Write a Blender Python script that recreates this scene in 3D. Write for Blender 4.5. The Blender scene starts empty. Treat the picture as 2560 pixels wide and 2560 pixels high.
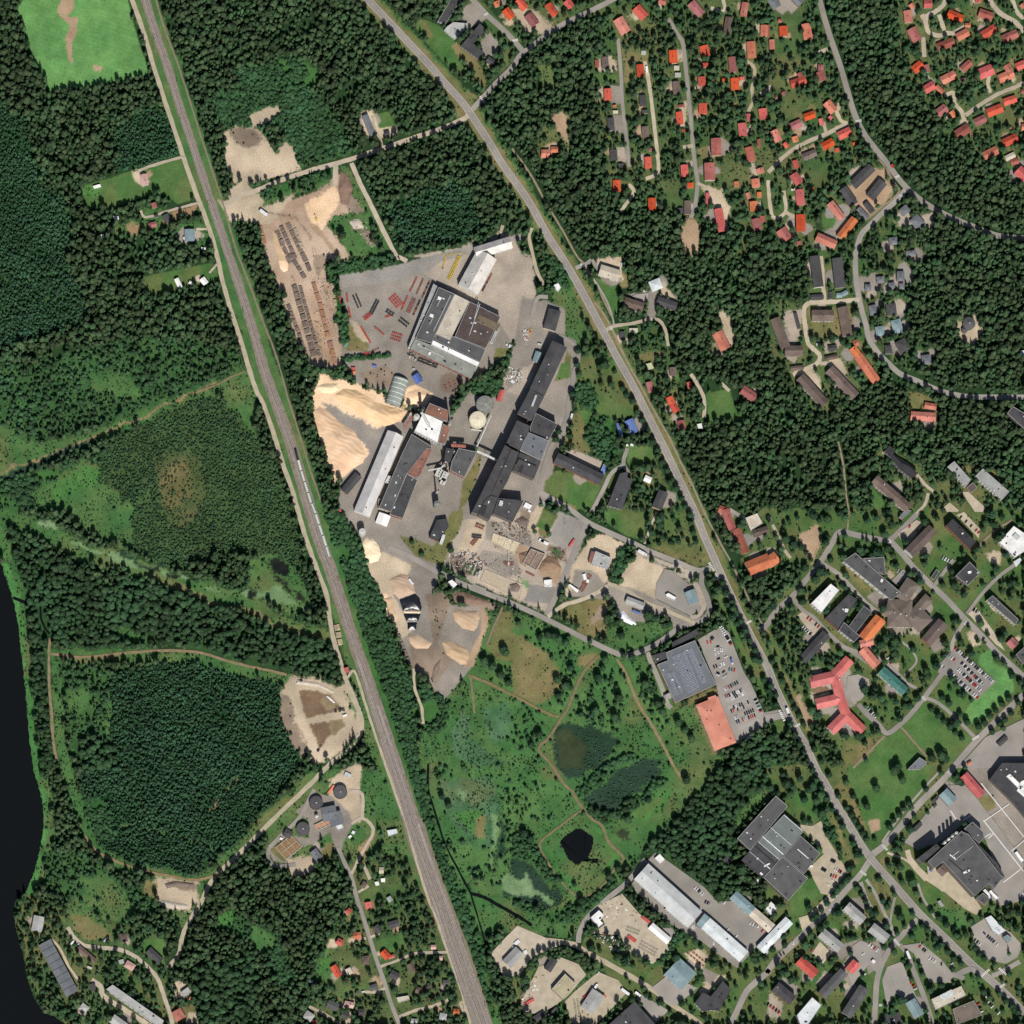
import bpy, bmesh, math, random
import numpy as np
from mathutils import Vector, Matrix
random.seed(7); RNG = np.random.default_rng(7)
S = bpy.context.scene
R = math.radians

# ------------------------------------------------------------------ camera
H = 8000.0
LX, LY = 0.12, 0.16            # the satellite stands a little to the south-west
cam_d = bpy.data.cameras.new('camera'); cam = bpy.data.objects.new('camera', cam_d)
S.collection.objects.link(cam); S.camera = cam
cam.location = (-LX*H, -LY*H, H); cam.rotation_euler = (0, 0, 0)
cam_d.sensor_width = 36.0; cam_d.lens = 36.0*H/1280.0
cam_d.shift_x = LX*H/1280.0; cam_d.shift_y = LY*H/1280.0
cam_d.clip_start = 100.0; cam_d.clip_end = 60000.0
S.render.resolution_x = 1024; S.render.resolution_y = 1024
# ------------------------------------------------------------------ light
SUN_EL, SUN_AZ = 49.0, 173.0   # azimuth clockwise from north
w = bpy.data.worlds.new('World'); S.world = w; w.use_nodes = True
nt = w.node_tree; bg = nt.nodes['Background']
sky = nt.nodes.new('ShaderNodeTexSky'); sky.sky_type = 'NISHITA'; sky.sun_disc = False
sky.sun_elevation = R(SUN_EL); sky.sun_rotation = R(SUN_AZ)
nt.links.new(sky.outputs[0], bg.inputs[0]); bg.inputs[1].default_value = 0.06
sd = bpy.data.lights.new('sun', 'SUN'); sun = bpy.data.objects.new('sun', sd)
S.collection.objects.link(sun); sd.energy = 4.6; sd.angle = R(0.5); sd.color = (1.0, 0.955, 0.89)
sv = Vector((math.sin(R(SUN_AZ))*math.cos(R(SUN_EL)), math.cos(R(SUN_AZ))*math.cos(R(SUN_EL)), math.sin(R(SUN_EL))))
sun.rotation_euler = sv.to_track_quat('Z', 'Y').to_euler(); sun.location = (0, 0, 500)
S.view_settings.view_transform = 'Standard'; S.view_settings.look = 'None'
S.view_settings.exposure = 0.42; S.view_settings.gamma = 1.0; S.view_settings.use_curve_mapping = False
S.render.engine = 'CYCLES'
S.cycles.max_bounces = 4; S.cycles.diffuse_bounces = 2; S.cycles.glossy_bounces = 2

# ------------------------------------------------------------------ map coordinates (1 map unit = 0.5 m)
FR = {'O': (0, 0, 0.7546875), 'A': (1120, 820, 4.83), 'B': (1120, 1120, 4.83), 'C': (1640, 1540, 4.83), 'D': (2160, 1960, 4.83), 'E': (1800, 1960, 3.9)}
for c in range(4):
    for r in range(4): FR['%d%d' % (c, r)] = (640*c, 640*r, 3.01875)
_f = FR['O']
def setf(n):
    global _f; _f = FR[n]
def W(x, y): return ((_f[0]+x/_f[2]-1280)*0.5, (1280-_f[1]-y/_f[2])*0.5)
def L(v): return v/_f[2]*0.5
def P(s):
    out = []
    for t in s.split():
        if t[0] == '@': setf(t[1:])
        else:
            q = t.split(','); out.append(W(float(q[0]), float(q[1])) + tuple(L(float(v)) for v in q[2:]))
    return out
KS = 1.56                     # full-sun response of a flat white surface under this light and exposure
def lin(v):
    v /= 255.0
    return v/12.92 if v <= 0.04045 else ((v+0.055)/1.055)**2.4
def A(rgb, k=1.0): return tuple(min(0.9, lin(v)/KS*k) for v in rgb)

# ------------------------------------------------------------------ object helpers
col = S.collection
def link(o, parent=None):
    col.objects.link(o)
    if parent is not None: o.parent = parent
    return o
def tag(o, label=None, cat=None, group=None, kind=None):
    if label: o['label'] = label
    if cat: o['category'] = cat
    if group: o['group'] = group
    if kind: o['kind'] = kind
    return o
def empty(name, loc=(0, 0, 0), rz=0.0):
    o = bpy.data.objects.new(name, None); o.location = loc; o.rotation_euler = (0, 0, rz)
    o.empty_display_size = 1.0; return link(o)
class MB:
    def __init__(s): s.v = []; s.f = []; s.m = []
    def quad(s, a, b, c, d, m=0):
        i = len(s.v); s.v += [a, b, c, d]; s.f.append((i, i+1, i+2, i+3)); s.m.append(m)
    def tri(s, a, b, c, m=0):
        i = len(s.v); s.v += [a, b, c]; s.f.append((i, i+1, i+2)); s.m.append(m)
    def box(s, cx, cy, z0, sx, sy, z1, a=0.0, m=0):
        ca, sa = math.cos(a), math.sin(a); i = len(s.v)
        for z in (z0, z1):
            for dx, dy in ((-1, -1), (1, -1), (1, 1), (-1, 1)):
                x, y = dx*sx/2, dy*sy/2
                s.v.append((cx+x*ca-y*sa, cy+x*sa+y*ca, z))
        for q in ((3, 2, 1, 0), (4, 5, 6, 7), (0, 1, 5, 4), (1, 2, 6, 5), (2, 3, 7, 6), (3, 0, 4, 7)):
            s.f.append(tuple(i+k for k in q)); s.m.append(m)
    def prism(s, pts, z0, z1, m=0, mtop=None):
        n = len(pts); i = len(s.v)
        if area(pts) < 0: pts = pts[::-1]
        s.v += [(p[0], p[1], z0) for p in pts] + [(p[0], p[1], z1) for p in pts]
        for k in range(n):
            j = (k+1) % n; s.f.append((i+k, i+j, i+n+j, i+n+k)); s.m.append(m)
        s.f.append(tuple(i+n+k for k in range(n))); s.m.append(m if mtop is None else mtop)
        s.f.append(tuple(i+k for k in reversed(range(n)))); s.m.append(m)
    def cyl(s, cx, cy, z0, z1, r0, r1=None, n=16, m=0, cap=True):
        if r1 is None: r1 = r0
        i = len(s.v)
        for z, r in ((z0, r0), (z1, r1)):
            for k in range(n):
                a = 2*math.pi*k/n; s.v.append((cx+r*math.cos(a), cy+r*math.sin(a), z))
        for k in range(n):
            j = (k+1) % n; s.f.append((i+k, i+j, i+n+j, i+n+k)); s.m.append(m)
        if cap: s.f.append(tuple(i+n+k for k in range(n))); s.m.append(m)
    def tube(s, p, q, r, n=8, m=0):
        p = Vector(p); q = Vector(q); d = (q-p).normalized(); u = d.orthogonal().normalized(); v = d.cross(u); i = len(s.v)
        for c in (p, q):
            for k in range(n):
                a = 2*math.pi*k/n; s.v.append(tuple(c+u*(r*math.cos(a))+v*(r*math.sin(a))))
        for k in range(n):
            j = (k+1) % n; s.f.append((i+k, i+j, i+n+j, i+n+k)); s.m.append(m)
        s.f.append(tuple(i+k for k in reversed(range(n)))); s.f.append(tuple(i+n+k for k in range(n))); s.m += [m, m]
    def mesh(s, name, mats):
        me = bpy.data.meshes.new(name); me.from_pydata(s.v, [], s.f)
        for mt in (mats if isinstance(mats, (list, tuple)) else [mats]): me.materials.append(mt)
        me.polygons.foreach_set('material_index', s.m); me.update(); return me
    def build(s, name, mats, parent=None, loc=None, rz=0.0):
        o = bpy.data.objects.new(name, s.mesh(name, mats))
        if loc: o.location = loc
        o.rotation_euler = (0, 0, rz); return link(o, parent)
def area(p): return sum(p[i][0]*p[(i+1) % len(p)][1]-p[(i+1) % len(p)][0]*p[i][1] for i in range(len(p)))/2
def obj(name, me, parent=None, loc=(0, 0, 0), rz=0.0, sc=None):
    o = bpy.data.objects.new(name, me); o.location = loc; o.rotation_euler = (0, 0, rz)
    if sc: o.scale = sc
    return link(o, parent)

# ------------------------------------------------------------------ materials
MATS = {}
def mat(name, c1, c2=None, rough=0.85, scale=0.35, var=0.12, spec=0.25, metal=0.0, det=6.0, fine=3.0, finek=0.25, gen=True):
    """noise-weathered surface: c1 with stains of c2, small-scale grain, and a slight shift per object"""
    if name in MATS: return MATS[name]
    m = bpy.data.materials.new(name); m.use_nodes = True; n = m.node_tree.nodes; l = m.node_tree.links
    b = n['Principled BSDF']; b.inputs['Roughness'].default_value = rough; b.inputs['Metallic'].default_value = metal
    b.inputs['Specular IOR Level'].default_value = spec
    if c2 is None: c2 = tuple(v*0.72 for v in c1)
    geo = n.new('ShaderNodeNewGeometry')
    nz = n.new('ShaderNodeTexNoise'); nz.inputs['Scale'].default_value = scale; nz.inputs['Detail'].default_value = det
    l.new(geo.outputs['Position'], nz.inputs['Vector'])
    rp = n.new('ShaderNodeValToRGB'); rp.color_ramp.elements[0].position = 0.35; rp.color_ramp.elements[1].position = 0.68
    rp.color_ramp.elements[0].color = (*c1, 1); rp.color_ramp.elements[1].color = (*c2, 1); l.new(nz.outputs['Fac'], rp.inputs['Fac'])
    n2 = n.new('ShaderNodeTexNoise'); n2.inputs['Scale'].default_value = fine; n2.inputs['Detail'].default_value = 3.0
    l.new(geo.outputs['Position'], n2.inputs['Vector'])
    oi = n.new('ShaderNodeObjectInfo')
    hs = n.new('ShaderNodeHueSaturation')
    mr = n.new('ShaderNodeMapRange'); mr.inputs[3].default_value = 1-var; mr.inputs[4].default_value = 1+var
    l.new(oi.outputs['Random'], mr.inputs[0])
    mr2 = n.new('ShaderNodeMapRange'); mr2.inputs[1].default_value = 0.3; mr2.inputs[2].default_value = 0.7
    mr2.inputs[3].default_value = 1-finek; mr2.inputs[4].default_value = 1+finek; l.new(n2.outputs['Fac'], mr2.inputs[0])
    mu = n.new('ShaderNodeMath'); mu.operation = 'MULTIPLY'; l.new(mr.outputs[0], mu.inputs[0]); l.new(mr2.outputs[0], mu.inputs[1])
    l.new(mu.outputs[0], hs.inputs['Value'])
    mh = n.new('ShaderNodeMath'); mh.operation = 'MULTIPLY_ADD'; mh.inputs[1].default_value = var*.09; mh.inputs[2].default_value = 0.5-var*.04
    mf = n.new('ShaderNodeMath'); mf.operation = 'FRACT'; ml = n.new('ShaderNodeMath'); ml.operation = 'MULTIPLY'; ml.inputs[1].default_value = 7.13
    l.new(oi.outputs['Random'], ml.inputs[0]); l.new(ml.outputs[0], mf.inputs[0]); l.new(mf.outputs[0], mh.inputs[0]); l.new(mh.outputs[0], hs.inputs['Hue'])
    ms = n.new('ShaderNodeMath'); ms.operation = 'MULTIPLY_ADD'; ms.inputs[1].default_value = var*1.2; ms.inputs[2].default_value = 1-var*.9; l.new(mf.outputs[0], ms.inputs[0]); l.new(ms.outputs[0], hs.inputs['Saturation']); l.new(rp.outputs[0], hs.inputs['Color']); l.new(hs.outputs[0], b.inputs['Base Color'])
    MATS[name] = m; return m
def smat(key, rgb, rgb2=None, **k):
    return mat(key, A(rgb), None if rgb2 is None else A(rgb2), **k)
def leafmat(name, c, dv=0.28, dh=0.03):
    m = bpy.data.materials.new(name); m.use_nodes = True; n = m.node_tree.nodes; l = m.node_tree.links
    b = n['Principled BSDF']; b.inputs['Roughness'].default_value = 0.75; b.inputs['Specular IOR Level'].default_value = 0.15
    oi = n.new('ShaderNodeObjectInfo'); geo = n.new('ShaderNodeNewGeometry')
    nz = n.new('ShaderNodeTexNoise'); nz.inputs['Scale'].default_value = 0.9; nz.inputs['Detail'].default_value = 2
    l.new(geo.outputs['Position'], nz.inputs['Vector'])
    big = n.new('ShaderNodeTexNoise'); big.inputs['Scale'].default_value = 0.02; big.inputs['Detail'].default_value = 3
    l.new(geo.outputs['Position'], big.inputs['Vector'])
    hs = n.new('ShaderNodeHueSaturation'); hs.inputs['Color'].default_value = (*c, 1)
    a = n.new('ShaderNodeMapRange'); a.inputs[3].default_value = 1-dv; a.inputs[4].default_value = 1+dv; l.new(oi.outputs['Random'], a.inputs[0])
    c_ = n.new('ShaderNodeMapRange'); c_.inputs[1].default_value = 0.3; c_.inputs[2].default_value = 0.7; c_.inputs[3].default_value = 0.75; c_.inputs[4].default_value = 1.25
    l.new(nz.outputs['Fac'], c_.inputs[0])
    mu = n.new('ShaderNodeMath'); mu.operation = 'MULTIPLY'; l.new(a.outputs[0], mu.inputs[0]); l.new(c_.outputs[0], mu.inputs[1])
    g = n.new('ShaderNodeMapRange'); g.inputs[1].default_value = 0.35; g.inputs[2].default_value = 0.65; g.inputs[3].default_value = 0.82; g.inputs[4].default_value = 1.18
    l.new(big.outputs['Fac'], g.inputs[0])
    mv = n.new('ShaderNodeMath'); mv.operation = 'MULTIPLY'; l.new(mu.outputs[0], mv.inputs[0]); l.new(g.outputs[0], mv.inputs[1])
    l.new(mv.outputs[0], hs.inputs['Value'])
    h = n.new('ShaderNodeMapRange'); h.inputs[3].default_value = 0.5-dh; h.inputs[4].default_value = 0.5+dh; l.new(big.outputs['Fac'], h.inputs[0])
    l.new(h.outputs[0], hs.inputs['Hue']); l.new(hs.outputs[0], b.inputs['Base Color'])
    return m
# ------------------------------------------------------------------ roads, tracks, paths (type width_m name ; points)
ROADS = '''
rail 12 railway_ballast ; @00 1088,-30,70 1170,230,70 1270,520,68 1350,780,66 1440,1050,66 1530,1330,66 1620,1600,68 1730,1932,72 @01 1850,360,76 1910,560,78 @11 60,850,84 160,1130,88 260,1410,92 330,1640,98 415,1932,104 @12 480,210,106 560,430,112 640,680,116 700,860,118 760,1040,122 830,1240,128 890,1420,136 960,1640,146 1050,1932,160 @13 1130,250,175 1200,480,190 1290,750,200 1390,1020,205 1480,1290,205 1560,1520,200 1630,1720,195 1720,1970,190
gravel 5.6 gravel_road ; @00 990,-20 1080,230 1160,500 1230,720 1310,960 1390,1200 1470,1430 1530,1590 1590,1760 1640,1932 @01 1680,190 1740,400 1800,580 1870,820 1932,1010 @11 60,1130 130,1330 200,1560 270,1760 320,1932 @12 380,210 460,430 530,620 560,820 590,980 640,1140 680,1270 740,1410 790,1540 795,1640 740,1750 640,1840 560,1900 @13 490,40 380,150 200,320 0,520 @03 1760,690 1640,800 1570,900 1520,1010 1390,1230 1350,1400 1270,1510
gravel 3 gravel_road ; @12 690,1250 740,1200 790,1330 860,1560 940,1800 @13 985,0 1060,220 1140,440 1210,700 1290,960 1370,1160 1450,1400 1540,1650 1620,1932
path 2.2 dirt_path ; @00 1172,-20 1240,210 1330,450 1420,720 1510,1010 1600,1280 1690,1560 1740,1740 1800,1932 @01 1890,230 @11 0,350 60,510 130,690 180,850 250,1100 330,1350 400,1590 490,1850
path 3 gravel_path ; @13 1250,380 1330,640 1420,900 1530,1180 1610,1400 1700,1680 1780,1932
asphalt 9.5 highway ; @10 825,-20 990,150 1140,310 1290,470 1420,620 1530,740 1600,830 1680,950 1770,1090 1860,1240 1932,1340 @20 80,1450 150,1560 220,1690 290,1810 370,1932 @21 450,130 540,290 620,440 700,590 790,760 880,920 970,1090 1060,1270 1150,1450 1240,1640 1320,1810 1380,1932 @22 1450,180 1530,360 1620,560 1710,750 1800,930 1880,1080 @32 0,1180 60,1330 140,1500 220,1650 290,1770 360,1932 @33 440,130 520,280 600,410 690,560 770,675 860,780 960,890 1060,1005 1150,1105 1260,1210 1360,1305 1460,1405 1560,1500 1680,1600 1800,1710 1960,1870
asphalt 6.5 side_road ; @10 1620,840 1710,740 1820,620 1932,510 @20 60,420 150,350 290,240 450,150 620,70 790,-20
gravel 6 gravel_road ; @10 1600,870 1560,900 1400,970 1220,1030 960,1120 780,1180 600,1235 400,1290 160,1370 0,1440 @00 1800,1480 1700,1560
gravel 5.5 gravel_road ; @10 720,1230 790,1390 870,1550 960,1740 1060,1932 @11 1085,10 1140,40
gravel 6 gravel_road ; @10 600,1235 600,1400
asphalt 6.5 side_road ; @10 1620,-20 1740,110 1840,200 1932,290 @20 60,360 90,400
path 2.5 cycle_path ; @20 0,1120 80,1230 160,1350 240,1500 330,1650 410,1790 490,1932 @21 560,80 630,200 690,330 750,450
path 2.5 cycle_path ; @21 620,350 680,420 760,560 850,760 960,960 1080,1180 1190,1380 1290,1590 1380,1770 1450,1932 @22 1570,230 1680,430 1800,690 1890,850 1932,930
asphalt 5 side_road ; @21 480,90 560,60 600,30
asphalt 5 side_road ; @21 600,30 680,130 760,170 830,180
gravel 4 gravel_road ; @21 710,560 760,530 900,510 1080,475 1150,540 1180,680
asphalt 2.2 cycle_path ; @21 550,90 640,210 720,350 760,470 770,530
asphalt 7 side_road ; @30 385,-20 430,150 480,310 540,480 590,650 650,850 720,1000 800,1110 890,1220 970,1330 1060,1430 1180,1530 1300,1600 1450,1670 1600,1730 1740,1780 1960,1800
asphalt 6.5 side_road ; @30 1040,1430 960,1520 870,1600 780,1690 710,1760 680,1840 660,1932 @31 660,100 670,220 690,330 710,420 740,520 760,620 830,730 910,810 1000,890 1120,940 1230,990 1340,1030 1500,1060 1700,1065 1960,1065
path 2.2 cycle_path ; @30 800,1160 890,1270 960,1390 990,1440 940,1500 850,1570 760,1640
gravel 5.5 gravel_road ; @31 690,330 520,345 380,350 300,360 270,420 280,520 300,650 330,690 390,750 370,810 290,850 190,900
gravel 5 gravel_road ; @31 430,340 415,220 410,100 400,0
gravel 4.5 gravel_road ; @31 390,810 470,820 560,900 660,1010
asphalt 4.5 lane ; @20 800,290 810,400 825,600 830,740 850,930 870,1100 885,1260
gravel 4.5 lane ; @20 1000,460 1030,600 1050,750 1075,950 1095,1140 1100,1300 1010,1350
asphalt 5 lane ; @20 1180,140 1250,260 1290,330 1310,500 1330,700 1350,900 1365,1100 1385,1270 1400,1380 1380,1560 1350,1640
gravel 4 lane ; @20 1290,1110 1365,1100
gravel 4.5 lane ; @20 880,1390 920,1450 860,1540 820,1600
gravel 4 lane ; @20 1590,-20 1600,80 1500,60
gravel 4 lane ; @20 1740,440 1830,520 1810,680 1820,760 1770,870
gravel 5 lane ; @20 1870,710 1900,700 @30 30,650
gravel 4 lane ; @20 1400,1380 1480,1420
gravel 5 lane ; @30 350,400 400,390 450,370
gravel 5 lane ; @30 600,930 540,960 440,1010 320,1060 200,1120 100,1200 0,1300
gravel 4 lane ; @30 440,1010 420,920 ; 
gravel 4.5 lane ; @30 510,830 550,910 600,930
gravel 4.5 lane ; @30 0,1360 10,1500 40,1640 130,1600 120,1440
gravel 4.5 lane ; @30 130,1600 200,1640
gravel 5.5 lane ; @30 1160,110 1190,170 1210,240 1290,270 1350,250 1400,250 1490,200
gravel 5.5 lane ; @30 1190,170 1200,120 1260,90 1320,40 1340,-10
gravel 5 lane ; @30 1290,110 1310,170 1330,230
gravel 6 lane ; @30 1660,-20 1730,80 1800,130 1860,160 1932,240
gravel 5 lane ; @30 1840,-10 1880,90 1932,140
gravel 5 lane ; @30 1170,280 1180,430
gravel 5 lane ; @30 1330,720 1400,700 1410,780 1460,840 1480,920
gravel 5 lane ; @30 1490,870 1600,790 1700,730 1780,690 1860,660 1932,620
gravel 4.5 lane ; @30 1680,700 1660,640 1670,570
gravel 4.5 lane ; @21 1350,890 1400,970 1450,1080 1450,1220
gravel 4 lane ; @21 1580,960 1640,1020
asphalt 6.5 mill_road ; @21 210,1780 330,1850 430,1905 @22 560,70 700,140 880,220 1050,300 1250,380 1400,440 1500,420
asphalt 7 mill_road ; @22 560,90 500,240 430,400 370,540 300,700 260,780
asphalt 6.5 mill_road ; @12 1000,270 1150,330 1350,440 1550,540 1750,620 1932,690 @22 200,780 400,880 600,980 830,1080 950,1060 1100,990 1250,880
asphalt 6.5 mill_road ; @22 1440,440 1430,540 1470,640 1490,740 1440,810 1320,850 1240,880
gravel 5 gravel_road ; @22 1380,840 1180,750 1000,680 860,590 720,540
gravel 5 gravel_road ; @22 270,790 400,700 560,650 720,560
asphalt 6 mill_road ; @22 1020,1060 1070,1180 1120,1300 1170,1440 1200,1480
asphalt 7 side_road ; @22 1840,1550 1932,1530 @32 90,1510
asphalt 7 side_road ; @22 1870,890 1932,840 @32 60,740 180,640 280,520 400,370 480,240 540,150 650,170 790,200 910,215
asphalt 6.5 side_road ; @32 1140,0 1060,80 990,150 920,215
asphalt 7 town_road ; @32 920,215 1000,300 1100,420 1220,540 1350,660 1480,800 1600,920 1720,1050 1850,1170 1960,1270
asphalt 5.5 town_road ; @32 410,390 520,460 620,560 720,670 830,760
asphalt 5 town_road ; @32 180,640 260,740 350,800 440,900 560,1010 640,1060 760,1140
asphalt 5 town_road ; @32 1480,830 1430,910 1390,1000 1400,1080
asphalt 6 town_road ; @32 1420,1100 1330,1200 1240,1320 1170,1410 1090,1510 1000,1600 900,1670 830,1600 750,1530 680,1450
asphalt 4 town_road ; @32 560,1010 660,1050 850,1110 960,1200 1050,1290 1120,1330
asphalt 2.6 footpath ; @32 1030,1230 1120,1130 1080,1040 1010,980
path 2.8 footpath ; @32 880,1690 780,1790 640,1932 
path 2.5 footpath ; @32 1000,1620 1080,1710 1200,1850
asphalt 4.5 town_road ; @32 1180,1400 1280,1440 1420,1560 1560,1700
asphalt 8 town_road ; @32 1932,1380 1780,1520 1660,1640 1560,1740 1440,1880 @33 1330,80 1150,260 1000,440 880,580 790,650
asphalt 2.6 cycle_path ; @33 1300,20 1150,180 1000,360 900,500 860,560
asphalt 7.5 town_road ; @33 790,660 700,800 590,920 470,1060 340,1180 200,1320 60,1450 0,1530 @23 1932,1540 1800,1650 1750,1720 1700,1830 1650,1932
asphalt 7 town_road ; @33 1130,1140 1040,1230 960,1320 900,1400 850,1500 820,1620 810,1780 800,1960
asphalt 6 town_road ; @33 990,1330 1050,1400 1100,1530 1160,1680 1210,1820 1240,1932
asphalt 4 footpath ; @33 740,840 810,950 870,1080 930,1200 950,1270
asphalt 4.5 town_road ; @33 700,860 740,980 780,1060
asphalt 3 footpath ; @33 960,970 930,1100 920,1200
gravel 3 footpath ; @33 900,640 1050,700 1130,790 1190,850
asphalt 3 footpath ; @33 1130,870 1160,960 1210,1050 1260,1130
gravel 6.5 gravel_road ; @33 1050,620 1080,700 1180,810 1330,920
asphalt 7.5 town_road ; @33 1430,1560 1530,1520 1640,1570
asphalt 6 town_road ; @33 1480,1590 1400,1560 1300,1560
asphalt 6 side_road ; @33 1690,1570 1760,1540 1900,1460
asphalt 6.5 side_road ; @23 1010,690 940,780 850,880 740,970 640,1060 560,1140 510,1240 500,1320
gravel 6.5 side_road ; @23 260,1300 420,1320 500,1350 620,1420 800,1520 960,1610 1100,1700 1230,1800 1380,1900 1440,1960
asphalt 7 mill_yard_road ; @22 -300,560 -200,600
asphalt 5 side_road ; @13 620,600 670,720 720,820 760,980 810,1130 860,1290 910,1450 970,1620 1020,1780 1080,1932
gravel 4 lane ; @13 810,720 860,840 ; 
gravel 4 lane ; @13 720,800 800,640 880,500 870,430 800,380 720,420
gravel 4 lane ; @13 800,380 800,200 700,170
gravel 3.5 lane ; @13 940,1500 1100,1440 1200,1400 1440,1390
gravel 4 lane ; @13 1080,1880 1200,1830 1330,1800 1450,1750
gravel 3.5 lane ; @13 770,940 850,890 ; 
gravel 3.5 lane ; @13 830,1290 760,1280
gravel 3.5 lane ; @13 860,1280 930,1250
gravel 3.5 lane ; @13 980,1660 900,1690 820,1690
gravel 4 lane ; @13 400,1800 520,1860 640,1932
asphalt 5 mill_yard_road ; @13 100,600 90,680 150,740 300,730
asphalt 5 mill_yard_road ; @13 100,600 220,480 330,370 440,160 
gravel 5 lane ; @03 510,1200 560,1280 640,1340 800,1360 900,1370 1000,1410 1080,1470 1170,1560 1210,1640 1250,1760 1290,1880 1300,1960
gravel 3 lane ; @03 380,1290 450,1360 520,1500 600,1610
gravel 6.5 lane ; @03 690,1600 760,1650 780,1720 900,1800 1060,1900 1150,1960
dirt 3.4 dirt_track ; @02 380,950 370,1050 370,1300 385,1500 400,1720 430,1880
dirt 3.4 dirt_track ; @02 380,1070 600,1095 800,1080 1000,1060 1250,1045 1500,1060 1700,1120 1900,1170 @12 120,1200 230,1230
dirt 3.4 dirt_track ; @03 640,510 700,600 780,660 1000,750 1250,810 1450,845 1560,830 1640,800
dirt 2.5 dirt_track ; @01 1850,870 1750,910 1640,970 1500,1020
dirt 3.4 dirt_track ; @22 660,1080 560,1180 480,1330 420,1480 370,1560 280,1700 200,1790 290,1900 @23 400,130 450,170 500,260 600,380 680,440 730,560 820,650 850,690
dirt 3.4 dirt_track ; @22 790,1110 860,1220 940,1420 1050,1600 1150,1780 1210,1900 @23 1280,80
dirt 3.4 dirt_track ; @12 1600,1230 1750,1290 1932,1380 @22 170,1470 290,1530 350,1545
dirt 2.3 dirt_track ; @23 520,320 320,470 210,570 250,680 350,830 450,940 540,980 700,870 790,740 850,690
gravel 3.5 dirt_track ; @12 1190,1180 1200,1340 1250,1480 1260,1600
dirt 2.3 dirt_track ; @12 1620,1240 1650,1520
path 2.2 dirt_path ; @12 1860,720 1800,850 1740,1000
gravel 4 lane ; @10 950,1140 940,1060 900,1000 880,880
gravel 3.5 lane ; @00 1400,1190 1340,1195 1150,1250 1040,1290
gravel 3 lane ; @00 1500,1530 1350,1570 1250,1600 1100,1640 1060,1590
gravel 3 lane ; @00 1560,1730 1480,1730
gravel 3 lane ; @01 1640,60 1580,130
gravel 4 lane ; @20 -70,1700 -100,1800 @10 1830,1760
asphalt 5 mill_road ; @21 270,310 190,320 150,460
gravel 4 lane ; @20 150,1720 130,1800 160,1932 @21 190,120 240,220
asphalt 5 mill_yard_road ; @A 1330,90 1450,150 1560,250 1570,400 1510,560 1500,720 1450,900 1430,1100 1330,1300 1240,1440 1180,1620 1100,1900
asphalt 5 side_road ; @21 880,1640 840,1560 870,1450
asphalt 5 side_road ; @21 840,1580 750,1640 690,1760 600,1932
gravel 3 lane ; @22 1000,240 1050,100 1090,0
asphalt 4.5 side_road ; @22 1640,-20 1760,60 1850,180
gravel 4 lane ; @31 860,1480 960,1520 1080,1600 1180,1720 1250,1780
gravel 4 lane ; @31 1210,1790 1180,1880 1130,1932 @32 1140,20
path 2.2 footpath ; @31 530,1400 570,1600 590,1800 610,1932
path 2.2 footpath ; @32 610,0 600,140
asphalt 4.5 town_road ; @32 1500,770 1620,610 1750,480 1860,400
path 3 footpath ; @32 1590,260 1700,150 1840,60
asphalt 4.5 town_road ; @32 1250,560 1330,450 1400,360
gravel 4 lane ; @32 0,30 60,150 120,280 170,350
'''
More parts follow.
